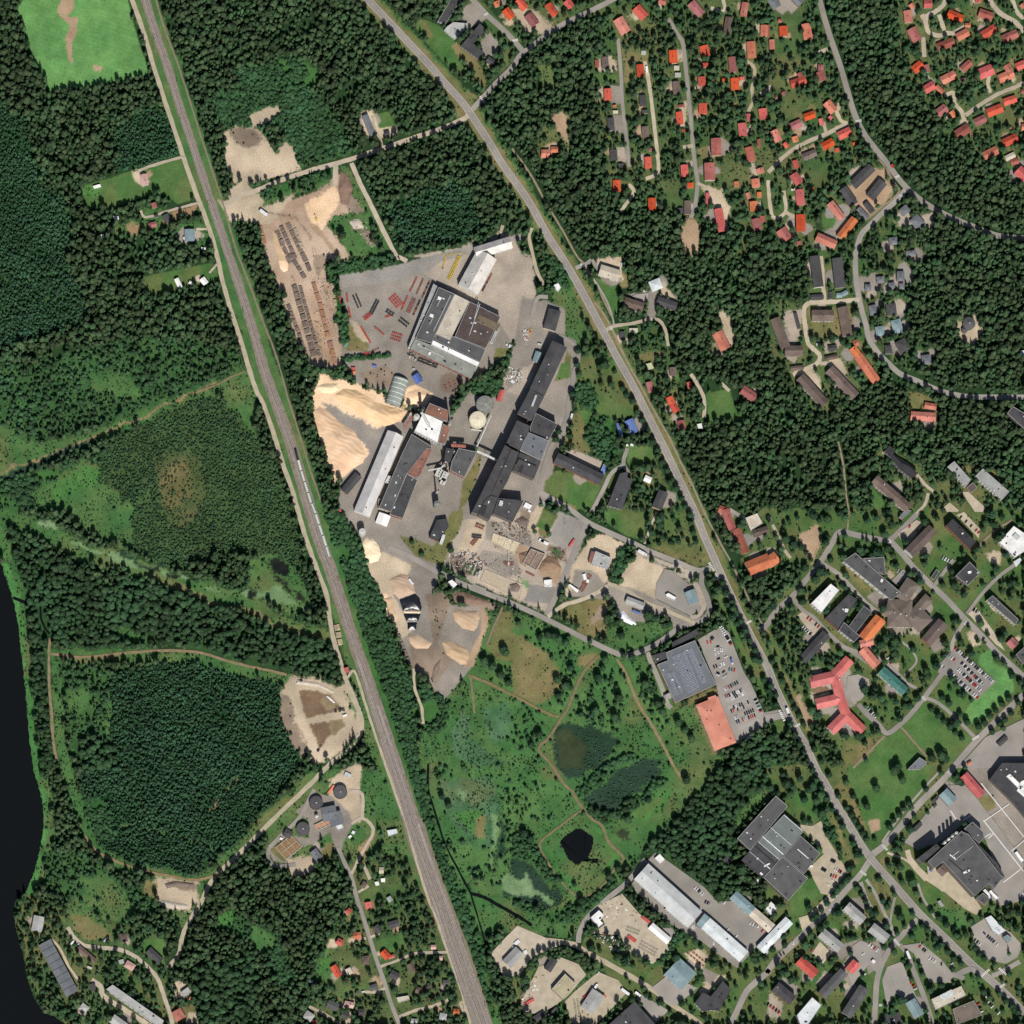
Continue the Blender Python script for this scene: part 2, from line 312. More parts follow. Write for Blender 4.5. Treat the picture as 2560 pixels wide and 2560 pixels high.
# pale yard lots laid as sheets: (surface, name, polygon)
LOTS = '''
asphalt supermarket_car_park ; @C 500,290 700,170 790,130 880,200 960,420 1060,680 1140,800 1230,1000 1310,1190 1560,1160 1560,1230 1400,1270 1060,1480 1000,1540 850,1570 940,1480 800,1200 750,940 720,800
asphalt hospital_car_park ; @32 1300,1150 1420,1020 1720,1280 1570,1420 1360,1240 1280,1210
asphalt turning_circle ; @32 600,1240 680,1225 760,1260 770,1330 700,1420 640,1440 590,1340
asphalt bus_square ; @33 1010,1340 1150,1320 1300,1440 1400,1560 1380,1620 1220,1620 1100,1400
asphalt station_forecourt ; @33 900,1500 1010,1460 1090,1660 1150,1800 1030,1760 960,1700 900,1820 860,1600
asphalt filling_station_yard ; @33 1530,1200 1640,1130 1830,1240 1920,1340 1880,1430 1790,1480 1660,1440 1560,1370
asphalt works_yard ; @33 1030,560 1100,460 1360,130 1500,130 1932,700 1932,1000 1750,1040 1700,1000 1560,990 1780,830 1700,700 1640,540 1500,400 1300,560 1130,620
gravel works_gravel_lot ; @33 1200,740 1310,700 1560,980 1610,1060 1570,1110 1480,1060 1300,910 1210,850
gravel factory_car_park ; @33 200,420 330,440 400,400 440,520 600,780 470,960 400,950 300,760 420,650 280,480
gravel factory_forecourt ; @33 230,1130 300,1110 450,960 530,960 400,1100 260,1230
asphalt loading_yard ; @32 1430,1932 1640,1700 1932,1560 1932,1932
asphalt depot_yard ; @23 900,880 1020,700 1080,640 1200,720 1450,900 1550,1010 1700,1000 1932,1230 1932,1330 1860,1330 1700,1510 1640,1470 1430,1310 1200,1180 940,940
gravel scrap_yard_lot ; @23 640,1040 830,950 960,1100 1200,1300 1180,1380 1060,1480 900,1400 800,1260 600,1250 700,1180
asphalt workshop_yard ; @23 1050,1660 1180,1560 1400,1660 1240,1790 1190,1790
gravel lorry_park ; @23 -60,1290 40,1190 250,1280 380,1330 150,1430 60,1560 -60,1580 -160,1400
gravel haulage_yard ; @23 400,1760 480,1680 650,1540 800,1600 870,1690 640,1932 440,1932
gravel machine_yard ; @23 200,1500 370,1430 500,1480 560,1560 420,1720 330,1790 200,1860 80,1840 60,1780
asphalt courtyard ; @23 960,1700 1180,1830 1080,1932 940,1740
asphalt tower_yard ; @22 1150,430 1200,440 1350,560 1430,740 1340,780 1080,650 1090,540
asphalt kiosk_lot ; @33 640,1340 700,1300 840,1360 860,1450 830,1560 760,1480 640,1640 600,1560 640,1440
gravel flat_block_lot ; @33 390,1310 480,1400 410,1480 330,1400
gravel estate_car_park ; @32 980,160 1120,60 1180,90 1060,250 1000,210
gravel estate_car_park ; @32 1420,20 1480,0 1600,130 1590,200
gravel estate_car_park ; @32 1510,770 1570,720 1700,900 1790,1050 1720,1000
asphalt clinic_car_park ; @32 1290,1150 1380,1060 1440,1110 1350,1210
asphalt school_lot ; @32 930,520 1020,430 1060,470 980,560
gravel estate_car_park ; @31 1460,1780 1510,1780 1640,1900 1620,1932 1560,1932
gravel estate_car_park ; @31 1320,1900 1370,1860 1440,1920 1430,1932 1330,1932
gravel parking_bay ; @32 220,780 260,750 420,880 340,940
asphalt housing_yard ; @21 930,290 1030,280 1020,330 900,310
'''
# landcover painted in order (class ; polygon or ~width stroke)
LAND = '''
P ; @00 -60,600 40,800 200,900 250,1150 300,1400 480,1500 560,1700 520,1932 -60,1932
P ; @01 -60,-10 520,0 530,140 590,210 620,400 650,480 400,580 0,700 -60,700
P ; @00 860,1000 1100,800 1250,850 1390,1190 1150,1230 880,1300
B ; @O 400,180 480,150 560,140 640,230 665,290 560,315 530,240 420,240 395,220
B ; @O 440,130 560,110 620,150 560,160 450,180
P ; @10 960,1590 1350,1420 1500,1380 1650,1500 1690,1680 1640,1790 1100,1890
g ; ~34 @00 1088,-30 1170,230 1270,520 1350,780 1440,1050 1530,1330 1620,1600 1730,1932 @01 1850,360 1932,620 @11 60,850 160,1130 260,1410 330,1640 415,1932 @12 480,210 560,430 640,680 700,860 760,1040 830,1240 890,1420 960,1640 1050,1932 @13 1130,250
g ; ~52 @12 960,1640 1050,1932 @13 1130,250 1200,480 1290,750 1390,1020 1480,1290 1560,1520 1630,1720 1720,1970
g ; ~26 @10 825,-20 990,150 1140,310 1290,470 1420,620 1530,740 1680,950 1860,1240 @20 80,1450 220,1690 370,1932 @21 540,290 700,590 880,920 1060,1270 1240,1640 1380,1932 @22 1450,180 1620,560 1800,930 @32 0,1180
y ; ~19 @10 825,-20 990,150 1140,310 1290,470 1420,620 1530,740 1680,950 1860,1240 @20 80,1450 220,1690 370,1932 @21 540,290 700,590 880,920 1060,1270 1240,1640 1380,1932 @22 1450,180 1620,560 1800,930 @32 0,1180
G ; @00 125,70 215,-60 950,-60 1000,150 1060,350 1120,520 1130,560 700,650 370,690 350,590 250,470 200,270 150,120
v ; @00 470,-60 560,-60 560,60 510,125 590,130 575,260 540,330 550,480 520,470 490,300 530,190 460,130 430,90
v ; @00 700,490 770,500 760,545 710,530
m ; @00 580,1420 900,1320 990,1290 1370,1190 1440,1370 1480,1500 1340,1540 1200,1440 1040,1500 960,1540 640,1590
u ; @00 590,1420 740,1390 760,1450 700,1500 620,1480
g ; @00 1040,1560 1340,1600 1480,1540 1480,1600 1300,1650 1190,1750 1050,1760 860,1820 820,1740 900,1700 1060,1660
d ; @00 1300,1640 1340,1570 1480,1540 1470,1600 1320,1660
d ; @00 950,1700 1070,1680 1060,1750 970,1750
s ; @00 985,1290 1060,1280 1130,1370 1080,1410 1020,1370
g ; @00 1330,1700 1540,1650 1580,1790 1600,1880 1340,1870 1310,1780
m ; @01 1060,160 1300,110 1600,50 1640,100 1650,180 1500,220 1300,270 1180,310 1080,250
S ; @01 -60,870 600,720 980,600 1250,620 1500,640 1820,770 1850,860 1600,960 1380,1060 1000,1190 700,1290 400,1380 180,1400 -60,1290
g ; @01 -60,1250 100,1340 180,1400 400,1400 700,1320 680,1400 300,1500 -60,1600
g ; @01 660,900 900,850 1000,930 1050,1030 1200,1060 950,1080 700,1000
g ; @01 90,1080 190,1100 180,1200 130,1180
g ; ~16 @01 1850,900 1630,990 1400,1080 1150,1180 850,1310 550,1440 250,1560 -40,1640
d ; ~2.5 @01 1630,970 1400,1050 1150,1180 900,1290 600,1410 300,1530 0,1620
k ; ~9 @01 -40,1700 250,1590 500,1480 700,1400
B ; @01 0,1690 300,1620 700,1500 640,1560 420,1700 240,1800 360,1932 -60,1932 -60,1750
g ; @01 370,1720 600,1550 730,1560 740,1700 860,1770 1000,1860 1000,1932 300,1932 210,1780
u ; @01 400,1730 640,1590 740,1600 740,1720 600,1780 420,1860
g ; @02 480,-20 1000,-20 1010,270 930,290 800,210 640,130
p ; @01 860,1400 1100,1250 1350,1130 1600,1080 1720,1100 1880,1270 1932,1400 @11 60,1450 150,1600 250,1850 @12 300,60 350,330 300,500 100,360 @02 1932,330 1780,290 1400,420 1200,400 1010,280 1000,0 @01 1000,1870 860,1770 740,1700 740,1500
h ; @O 295,880 315,855 350,848 378,870 386,920 380,970 350,990 318,990 300,950
j ; @O 300,912 320,880 348,862 362,900 356,940 318,965
g ; @01 1600,1030 1750,920 1880,900 1932,1050 1932,1400 1850,1250 1700,1090
g ; ~22 @02 0,40 300,120 600,290 900,360 1150,460 1400,560 1700,640 1932,700 @12 100,820 300,900 520,930
y ; ~5 @02 1150,500 1400,580 1600,680 1932,780 @12 150,850 300,900 500,940
l ; ~7 @02 310,70 400,110
l ; ~4 @02 540,210 640,260 760,300
l ; ~6 @02 830,320 950,370 1100,420 1200,455 1400,500
k ; ~5 @02 920,310 1050,390 1150,440 1230,400
K ; @02 1140,430 1190,430 1200,470 1150,470
K ; @02 1240,460 1350,460 1360,500 1260,490
l ; @02 1540,570 1660,590 1670,610 1550,595
l ; @12 -40,520 40,520 100,600 60,620 0,580
g ; @12 -80,380 100,320 260,400 380,560 420,740 300,800 100,700 -60,640
l ; @12 -150,620 60,640 130,690 250,690 420,740 380,760 240,620 180,560 100,600 -60,560
K ; @12 90,360 170,350 240,410 260,470 220,500 120,440
K ; @12 -60,560 0,580 -20,650 -90,640
K ; @12 300,600 340,610 370,670 340,690 310,650
K ; @12 30,640 110,620 100,660 40,660
K ; ~3 @12 120,450 180,530 250,600
D ; @02 -60,60 300,250 700,520 1000,480 1500,690 1932,850 1932,1170 1600,1080 1300,990 800,1060 500,1040 380,960 230,720 180,640 60,250
D ; @12 -10,830 300,920 540,960 590,1100 640,1260 400,1230 0,1180
g ; ~16 @02 400,1080 700,1095 1200,1085 1500,1110 1932,1220 @12 240,1280
y ; ~5 @02 440,1100 700,1110 900,1100
g ; @02 860,890 1100,900 1200,960 1000,1000 880,960
D ; @02 240,700 380,1000 370,1300 400,1800 440,1932 290,1932 240,1500
g ; ~14 @02 420,1100 430,1400 450,1650 490,1932 @03 560,200 640,400 700,540 770,640 1000,760 1250,820 1480,840 1640,770 1932,480 @13 200,260 440,50
y ; ~5 @13 0,440 200,260 440,80
S ; @02 440,1150 820,1180 830,1932 560,1932 500,1500
g ; @02 530,1340 660,1330 700,1420 600,1540 520,1480
g ; @02 740,1590 830,1570 830,1680 780,1650
r ; ~12 @02 -40,60 20,250 60,420 120,640 155,900 185,1200 225,1500 260,1932
g ; ~10 @02 20,150 100,380 160,560 200,900 220,1200
r ; ~12 @03 270,-20 320,150 350,300 345,480 325,640 290,740 250,850 210,930
g ; ~10 @03 340,100 380,340 375,600 330,720 290,860
P ; @02 830,1230 1200,1130 1500,1150 1700,1200 1932,1280 @12 150,1290 190,1500 330,1850 330,1932 @03 1932,380 1740,600 1450,800 1000,730 760,600 640,300 600,0 @02 560,1932 830,1700
g ; ~3 @02 825,1240 828,1932
d ; ~2 @03 1590,330 1700,180 1800,60
g ; ~3.5 @03 900,420 1200,480 1500,560 1640,640
B ; @03 620,140 800,300 900,520 760,560 660,400
g ; ~3 @01 0,440 260,330 520,300
g ; ~2.5 @01 0,180 300,180 520,130
D ; @02 560,1720 820,1700 900,1932 600,1932
s ; @12 230,1290 270,1240 480,1260 600,1330 700,1290 740,1400 800,1540 800,1660 740,1700 560,1880 440,1890 330,1720 190,1500 180,1370
z ; @12 190,1370 260,1400 310,1600 400,1800 330,1850 220,1650 180,1500
e ; @12 320,1340 420,1340 540,1380 620,1440 640,1490 380,1560 340,1420
f ; @12 500,1400 560,1390 620,1440 630,1480 540,1490 480,1440
e ; @12 400,1610 550,1580 560,1680 480,1785 455,1720
f ; @12 550,1570 660,1560 675,1610 600,1680 560,1680
g ; @12 670,1340 760,1500 750,1560 700,1480
g ; @12 730,1290 900,1700 960,1932 900,1932 800,1640 820,1560
o ; @03 200,950 500,1050 800,1180 900,1200 1000,1180 1250,1290 1250,1520 1290,1960 480,1960 280,1760 200,1500 120,1150
S ; @03 300,620 640,640 780,760 1010,890 1180,1000 1200,1090 900,1150 700,1100 560,1000 350,960
g ; @03 620,830 780,790 900,860 960,1000 1050,1090 900,1180 790,1150 700,1050 560,1000 640,930
g ; @03 480,1050 560,990 700,1100 800,1180 820,1280 690,1330 560,1260
y ; @03 530,1110 640,1100 720,1150 830,1280 690,1310 570,1230
g ; @03 1200,1060 1400,1090 1480,1040 1400,1200 1360,1180
s ; @03 1190,830 1300,840 1500,850 1500,1000 1430,1080 1260,1070 1190,1000 1150,900
z ; @03 1250,850 1480,860 1500,920 1400,930 1280,900
g ; @03 1480,870 1560,880 1550,970 1500,1000 1480,940
y ; @03 1060,850 1180,860 1190,1010 1100,950
m ; @03 1100,1300 1240,1290 1270,1400 1220,1500 1150,1480 1080,1380
s ; @03 1310,1640 1400,1610 1440,1680 1420,1720 1340,1750
y ; @03 1300,1780 1460,1780 1480,1932 1300,1932
s ; @03 1420,1840 1500,1850 1540,1932 1400,1932
S ; @03 1640,1130 1750,1090 1932,1180 1932,1320 1730,1260 1620,1200
u ; @03 1640,1100 1760,1090 1740,1180 1650,1220
D ; @03 1450,1500 1932,1400 1932,1932 1500,1932
g ; @13 80,420 470,0 800,0 1000,60 1110,500 1150,650 1050,700 900,620 800,750 640,640 300,720 150,740 70,600
s ; @13 560,90 720,-20 800,-20 780,180 820,380 700,440 620,300 540,200
y ; @13 330,360 440,160 470,150 420,200
a ; @13 300,330 450,190 580,220 700,330 730,420 660,560 640,640 600,620 560,480 450,560 350,600 380,560 220,720 130,700 90,620 200,500 400,530 400,400
y ; @13 100,620 180,540 250,700 200,710
y ; @13 520,560 590,600 590,680 480,690
s ; @13 230,700 400,660 480,700 400,790 260,820
d ; @13 770,600 880,480 890,540 800,720
o ; @13 700,720 1100,640 1320,1000 1480,1500 1600,1940 380,1940 520,1650 560,1200 750,1000 700,900
m ; @13 790,930 920,900 930,980 830,1000 800,1060
g ; @13 430,1560 560,1330 560,1600 640,1640 500,1650
u ; @13 530,1380 560,1340 560,1500 480,1560
g ; @13 540,1700 860,1590 900,1660 740,1720 560,1740
m ; @13 900,1300 1120,1250 1130,1400 930,1380
B ; @13 -10,1190 180,1250 300,1600 180,1660 60,1400 -20,1400
g ; @13 -20,1180 90,1230 170,1330 60,1400 -20,1380
B ; @13 1130,0 1290,0 1340,300 1500,750 1700,1300 1800,1932 1720,1932 1500,1200 1300,700 1200,300
B ; @12 520,0 640,0 760,200 900,500 1000,820 1080,1100 1180,1300 1220,1600 1230,1932 1060,1932 960,1500 860,1150 780,850 620,380
F ; @11 30,330 130,400 260,560 400,880 410,1050 520,1500 600,1900 520,1932 400,1500 230,950 100,600
F ; @00 1280,0 1700,0 1660,400 1600,700 1640,900 1700,1150 1700,1300 1720,1450 1650,1400 1500,900 1350,400
g ; @O 790,1450 800,1310 870,1290 905,1150 1030,1170 1180,1230 1225,1240 1300,1340 1360,1430 1350,1480 1290,1530 1230,1590 1180,1640 1130,1710 1080,1770 960,1760 900,1760 850,1640
V ; @22 480,1080 560,1180 300,1650 200,1780 300,1932 0,1932 -100,1500 0,900 250,850 620,1050
V ; @22 780,1100 700,1100 640,1180 500,1400 420,1500 450,1600 700,1700 900,1500 880,1300
V ; @22 870,1150 1050,1170 1150,1440 1210,1500 1350,1700 1250,1760 1100,1640 960,1380
g ; @22 1200,1500 1380,1450 1540,1830 1400,1932 1230,1900 1130,1700
y ; @22 -20,900 250,1050 380,1200 380,1300 300,1400 150,1450 0,1380
y ; @22 330,780 400,690 740,650 720,800 690,950 560,930
z ; @22 600,780 680,700 720,740 700,830 620,840
y ; @22 500,1100 650,1060 600,1180 520,1180
y ; @22 1370,1450 1420,1500 1550,1820 1500,1800 1430,1640
y ; @22 1180,1480 1500,1330 1560,1330 1540,1390 1380,1450 1220,1480
y ; @12 1240,1250 1400,1200 1560,1150 1500,1330 1420,1410 1320,1330
y ; @12 1860,720 1932,760 1932,1100 1840,1140 1740,1020 1800,850
q ; @12 1480,1620 1560,1500 1620,1550 1600,1700 1720,1800 1932,1880 1650,1932 1480,1800
q ; @12 1700,1500 1900,1440 1932,1700 1780,1750
B ; @12 1230,1280 1330,1350 1480,1450 1400,1640 1300,1700 1240,1560
V ; @13 1350,0 1932,0 1932,950 1750,900 1600,830 1480,620 1400,400
V ; @13 1330,200 1480,620 1620,860 1500,760 1400,520
V ; @13 1450,560 1700,560 1900,640 1932,800 1700,860 1560,760
V ; @13 1640,40 1932,20 1932,300 1840,300 1780,160
q ; @13 1400,100 1800,80 1850,300 1750,600 1600,560 1480,400 1380,250
u ; @13 1480,340 1700,300 1750,420 1680,560 1600,440
y ; @13 1660,380 1740,360 1720,520 1660,500
l ; @13 1540,150 1590,155 1585,200 1560,260 1545,220
l ; @13 1800,340 1840,380 1820,500 1790,720 1760,800 1780,560
k ; @13 1850,380 1880,440 1860,640 1810,760 1830,560
k ; @22 300,1760 340,1640 420,1590 600,1620 800,1700 780,1800 650,1932 390,1960 310,1880
M ; @22 340,1690 420,1650 500,1700 580,1780 560,1850 540,1960 400,1960 350,1850
k ; @23 360,0 560,0 540,70 430,80
k ; @23 540,240 800,20 1000,-60 1120,-60 1100,60 850,250 820,330 700,350 620,370
k ; @23 0,680 150,740 280,900 390,920 370,1030 250,1070 -60,960
B ; @23 0,460 200,570 250,700 400,930 300,860 180,740 0,690
l ; @23 -80,800 60,830 130,790 150,900 250,950 320,990 290,1030 200,960 50,970 -70,930
l ; @13 1890,820 1932,790 1932,960 1900,920
V ; @23 -20,20 380,100 450,200 520,320 320,450 200,420 0,350
V ; @23 540,120 900,-60 1240,-20 1180,140 880,340 640,380 560,300
k ; @23 540,240 800,20 1000,-60 1120,-60 1100,60 850,250 820,330 700,350 620,370
B ; ~7 @23 560,330 700,380 840,350 1000,200 1150,100
B ; ~7 @23 520,180 620,60 760,-20 900,-80
M ; @23 790,490 840,460 890,470 880,520 840,545 800,525
u ; @23 900,350 1080,180 1190,160 1200,220 1100,320 960,410
m ; @23 920,340 1080,220 1150,230 1080,300 960,390
u ; ~5 @23 300,480 260,590 300,680 400,830 480,920 600,930
g ; @23 270,560 380,460 620,440 720,560 790,650 700,830 560,950 470,900 340,720
u ; ~5 @23 640,460 700,560 780,680 700,780
B ; @23 -20,1040 200,1130 400,1180 560,1100 830,870 880,800 760,850 560,980 480,1020 250,1090 0,1000
u ; @23 560,1290 650,1370 900,1510 1080,1640 1040,1660 820,1540 540,1340
D ; @O 1222,1600 1290,1520 1350,1460 1420,1400 1475,1385 1490,1420 1460,1480 1400,1560 1375,1610 1370,1640 1400,1670 1370,1700 1320,1690 1260,1630 1230,1620
g ; @23 1780,250 1932,120 1932,220 1700,500 1640,500
g ; @23 1150,720 1250,760 1350,860 1300,850 1170,760
i ; @10 0,1600 60,1590 380,1470 540,1400 600,1270 680,1400 760,1500 820,1600 640,1600 530,1700 600,1780 700,1900 700,1960 100,1960 20,1700
s ; @10 -300,1500 60,1560 300,1470 100,1700 -200,1650
z ; @10 630,1280 680,1400 760,1500 800,1600 700,1590 640,1480
w ; @10 360,1520 600,1400 640,1520 560,1640 500,1740 400,1660
g ; @10 540,1700 600,1620 750,1580 830,1650 900,1850 980,1900 900,1960 720,1960 640,1800
z ; @10 700,1660 790,1650 800,1720 860,1780 930,1870 850,1830 780,1740 700,1720
B ; ~9 @10 30,1480 300,1390 560,1310
g ; ~6 @10 30,1540 300,1450 540,1380
g ; @10 640,1240 700,1260 800,1420 1000,1800 1050,1932 980,1932 850,1700 760,1500
s ; @O 425,250 450,237 470,240 490,245 505,265 520,290 540,268 556,285 566,315 530,330 500,340 440,345 425,300
z ; @O 430,245 460,238 490,250 500,270 470,280 440,270
s ; @O 466,216 520,202 529,208 500,235 475,240
s ; @O 430,360 460,340 500,380 490,400 440,385
i ; @11 70,-20 560,-20 520,130 600,300 590,480 640,600 650,700 630,830 520,860 400,830 330,680 260,560 200,280 140,180 90,60
v ; @11 390,400 470,420 620,820 520,820 440,700
z ; ~3 @11 260,150 380,400 470,650 520,850
z ; ~2.5 @11 520,200 560,400 620,560
z ; @11 440,-10 560,-10 520,120 470,160 430,60
v ; ~6 @10 420,1700 560,1850 620,1930
z ; ~3 @10 60,1600 300,1640 420,1800 440,1930
a ; @11 620,150 1100,60 1380,-20 1932,-20 1932,640 1880,780 1650,930 1500,1000 1460,1230 1200,1150 1100,1060 760,960 640,760 700,470 640,300
c ; @11 1320,0 1932,-40 1932,640 1840,460 1460,240 1200,100
b ; @11 620,150 1100,60 1380,-20 1480,-20 1300,120 1000,200 660,240
y ; @11 680,480 760,570 860,680 830,720 680,720 640,600
s ; @11 700,480 760,500 860,650 800,640
c ; @10 1130,1940 1500,1870 1660,1840 1800,1932
b ; @O 775,492 885,465 985,440 1000,460 985,452 880,480 790,505
c ; @20 -130,1780 -30,1760 30,1830 90,1932 @21 130,0 170,120 180,300 140,480 60,560 0,650 -100,500 -150,200
B ; @11 520,110 700,40 1080,-10 1080,40 800,110 560,160
B ; @11 575,160 620,160 610,400 700,560 690,650 640,620 590,450
B ; ~5 @11 650,780 1000,750
z ; @11 780,880 980,820 1060,900 1000,1000 830,980
z ; @11 1400,900 1480,870 1560,950 1470,1050 1380,1000
w ; @11 410,1000 490,890 640,940 760,960 1000,1100 1100,1150 1200,1180 1230,1280 1000,1330 850,1500 830,1560 700,1660 590,1700 540,1550 450,1250
x ; @11 500,1080 700,1180 900,1290 1100,1250 1180,1180 1200,1280 1000,1400 860,1600 840,1450 700,1330 560,1250
w ; @11 1130,1000 1200,970 1340,1040 1280,1130 1120,1150
a ; @11 640,1690 850,1500 1030,1300 1200,1180 1480,1200 1660,960 1932,900 1932,1932 620,1932
a ; @12 620,-20 1932,-20 1932,500 1500,420 1400,400 1350,620 1460,700 1700,720 1750,800 1620,1180 1420,1420 1200,1180 1060,920 850,400 780,200
s ; @12 830,380 960,300 1180,400 1150,480 1040,620 1180,900 1100,960 1000,780
w ; ~9 @12 960,640 1040,800
z ; @12 1150,920 1340,1000 1280,620 1420,600 1460,700 1370,1000 1500,1100 1350,1300 1180,1180
z ; @12 1490,620 1820,700 1760,740 1500,680
v ; @12 1700,720 1760,800 1700,1000 1640,1170 1560,1170 1700,900
y ; @12 1080,180 1200,200 1340,260 1470,0 1560,-20 1560,60 1460,300 1430,400 1380,400 1200,330
y ; @11 1560,1700 1700,1480 1690,1600 1640,1800 1530,1932
g ; ~4 @11 1640,1500 1850,1050
a ; @11 1660,960 1800,900 1932,1000 1932,1200 1700,1500 1640,1400
B ; @11 1640,960 1750,900 1860,950 1830,1050 1720,1060 1640,1050
s ; @A 640,560 900,480 900,700 760,740 680,720
B ; @A 520,440 640,380 800,280 870,60 960,50 940,380 860,470 660,480
y ; @A 580,240 760,240 640,380 540,380
a ; @O 985,560 1040,575 1085,620 1090,690 1075,800 1045,880 1035,940 1000,975 960,1000 880,985 885,940 950,770
y ; @21 410,700 450,760 440,920 310,950 400,790
m ; @21 370,810 440,800 430,920 330,930
y ; @21 470,1180 620,1200 600,1420 560,1510 370,1420 440,1330
m ; @21 500,1160 610,1100 620,1200 560,1300
t ; @21 480,780 640,700 860,1000 960,1200 780,1240 640,1180 480,1180
m ; @21 540,900 640,1000 780,1100 870,1220 720,1260 600,1100 540,980
B ; @21 480,960 600,970 650,1080 640,1180 540,1170 470,1100
B ; @21 600,1200 740,1200 770,1320 830,1380 800,1580 700,1560 560,1420 570,1330
g ; @21 200,0 340,0 440,160 500,300 560,520 620,700 480,640 400,600 400,440 300,330 330,200
B ; @21 200,0 330,0 470,200 460,260 330,200
a ; @21 160,350 250,330 400,400 400,600 480,680 420,700 350,620 130,700 0,900 -60,1000 0,700 130,560
c ; @A 900,480 1080,420 1000,640 880,830 700,760 860,640
a ; @21 260,950 440,930 440,1000 360,1300 220,1600 160,1680 320,1250 190,1180
m ; @21 250,1700 330,1620 480,1640 620,1700 680,1740 590,1932 480,1900 320,1820 240,1780
y ; @21 240,1780 330,1830 480,1890 500,1932 400,1900 280,1850
c ; @A 1400,1500 1560,1490 1740,1560 1880,1620 1850,1740 1560,1620
m ; @21 850,1420 1050,1440 1100,1580 1080,1640 960,1650 870,1560
o ; @21 690,1640 900,1600 1060,1560 1290,1932 600,1932
o ; @21 760,540 1100,510 1160,620 1200,780 1330,880 1250,1000 1420,1100 1450,1250 1300,1340 1180,1300 1000,900 830,700
y ; @21 940,760 1050,710 1160,700 1150,750 1080,780 1100,830 1050,860
m ; @21 1460,1040 1640,1000 1700,1200 1780,1180 1780,1240 1480,1250
s ; @21 1140,180 1220,300 1250,340 1120,300
s ; @21 1560,400 1620,420 1680,620 1650,700 1560,480
y ; @21 1480,640 1560,700 1550,730 1490,690
s ; @21 640,20 820,10 840,120 830,180 760,190 650,130
m ; @21 620,160 800,220 800,440 760,450 680,270
y ; @21 840,100 900,180 880,240 810,220
a ; @21 840,290 1030,270 1110,180 1100,290 1080,470 1010,480 1030,330 990,320
m ; @22 600,0 1010,0 1000,220 860,180
t ; @22 1040,0 1340,0 1470,320 1450,400 1380,400 1040,240
s ; @22 560,230 620,180 720,170 860,240 740,470 700,540 570,450 480,600 400,660 450,430
a ; @22 480,440 600,440 720,560 560,640 430,640
B ; @22 725,480 830,270 890,260 860,340 800,530 740,520
s ; @22 820,470 940,320 1150,430 1080,660 800,560
y ; ~4 @22 800,560 1080,680 1320,800
c ; ~7 @22 1210,470 1320,490 1410,580 1460,700 1420,780 1360,800
c ; ~6 @22 950,310 1150,390 1380,460
a ; @22 350,690 560,640 720,560 900,570 1300,760 1400,840 1220,880 1190,800 1000,760 1000,830 930,830 800,760 740,650 560,660
y ; @22 1040,250 1480,330 1400,410 1200,350
g ; @22 700,880 1000,830 1200,820 1220,870 1080,960 860,1040 700,990
c ; @12 1560,60 1932,20 1932,650 1440,440 1450,320
c ; @22 0,0 200,0 160,150 260,200 350,0 560,100 450,450 260,760 0,640
a ; @B 460,880 700,900 1000,1060 1000,1180 700,1150 460,1100
a ; @B 430,1230 800,1300 900,1500 700,1560 440,1420 380,1300
b ; @B 900,1640 1300,1680 1240,1880 940,1860
z ; @B 560,1130 700,1190 700,1260 560,1200
z ; @B 1200,1180 1420,1220 1420,1380 1250,1320
g ; @B 1240,1220 1400,1260 1380,1340 1280,1300
z ; @B 880,740 1000,760 960,1000 860,960
s ; @B 240,860 460,890 440,1100 330,1250 120,1250 200,1000
s ; @B 1070,700 1150,720 1040,1040 940,950
m ; @B 1150,730 1330,820 1220,1010 1060,950
y ; @B 1060,950 1220,1010 1190,1060 1060,1060
b ; @B 1330,820 1340,760 1680,900 1500,1250 1200,1110
s ; @B 440,1460 900,1620 980,1690 900,1860 500,1660 400,1590
v ; @B 820,1170 920,1180 1050,1240 950,1440 860,1380 800,1300
v ; @B 1060,1480 1380,1450 1360,1560 1300,1640 1150,1560
z ; @B 30,1280 160,1290 300,1400 260,1560 80,1480 20,1380
z ; @B 730,1620 850,1600 890,1680 790,1750 720,1680
l ; @B 850,1570 960,1600 990,1660 950,1700 900,1640
t ; @22 1500,500 1540,500 1700,760 1932,1160 1932,1400 1870,1300 1750,1180 1640,900 1560,740
m ; @22 1520,560 1600,650 1680,860 1750,1020 1700,1040 1600,780
m ; @22 1750,1070 1880,1180 1780,1200
y ; @22 1730,1210 1900,1180 1932,1220 1840,1260
m ; @22 1830,1260 1932,1230 1932,1540 1880,1400
t ; @32 -40,1000 120,1300 330,1700 480,1932 380,1932 200,1600 0,1180
y ; ~8 @32 -20,880 60,1050 160,1320 260,1560 330,1700
v ; @32 250,1360 340,1400 360,1590 300,1600 200,1400
y ; @32 410,410 560,520 760,640 720,700 560,560 440,470
m ; @32 -20,1560 100,1560 150,1640 80,1700 0,1640
o ; @20 600,50 1400,-60 1932,-60 1932,1932 1700,1932 1660,1700 1400,1700 1350,1560 1200,1600 950,1480 700,1450 640,1000 600,600 560,400 640,380
o ; @30 -20,-60 360,-60 440,200 560,600 640,850 800,1150 560,1300 420,1420 340,1600 400,1932 -20,1932
o ; @10 1400,-60 1650,-60 1932,250 1932,480 1800,600 1640,420 1700,200
o ; @20 0,-60 760,-60 600,60 300,220 0,340
s ; @20 0,60 100,60 200,110 300,200 250,260 100,250
y ; @20 830,390 1030,380 1030,480 900,470 920,590 840,640
s ; @20 690,430 750,420 790,480 780,540 640,540 650,440
m ; @20 640,560 800,570 790,620 640,620
s ; @20 420,650 450,650 440,740 410,740
v ; @20 320,860 400,850 430,1070 400,1060 330,930
v ; @20 220,1040 300,1080 280,1110 220,1080
v ; @20 1270,1680 1360,1640 1410,1700 1415,1900 1360,1932 1290,1880 1280,1760
s ; @20 1440,1400 1580,1430 1600,1500 1640,1560 1640,1740 1600,1740 1540,1560 1480,1560
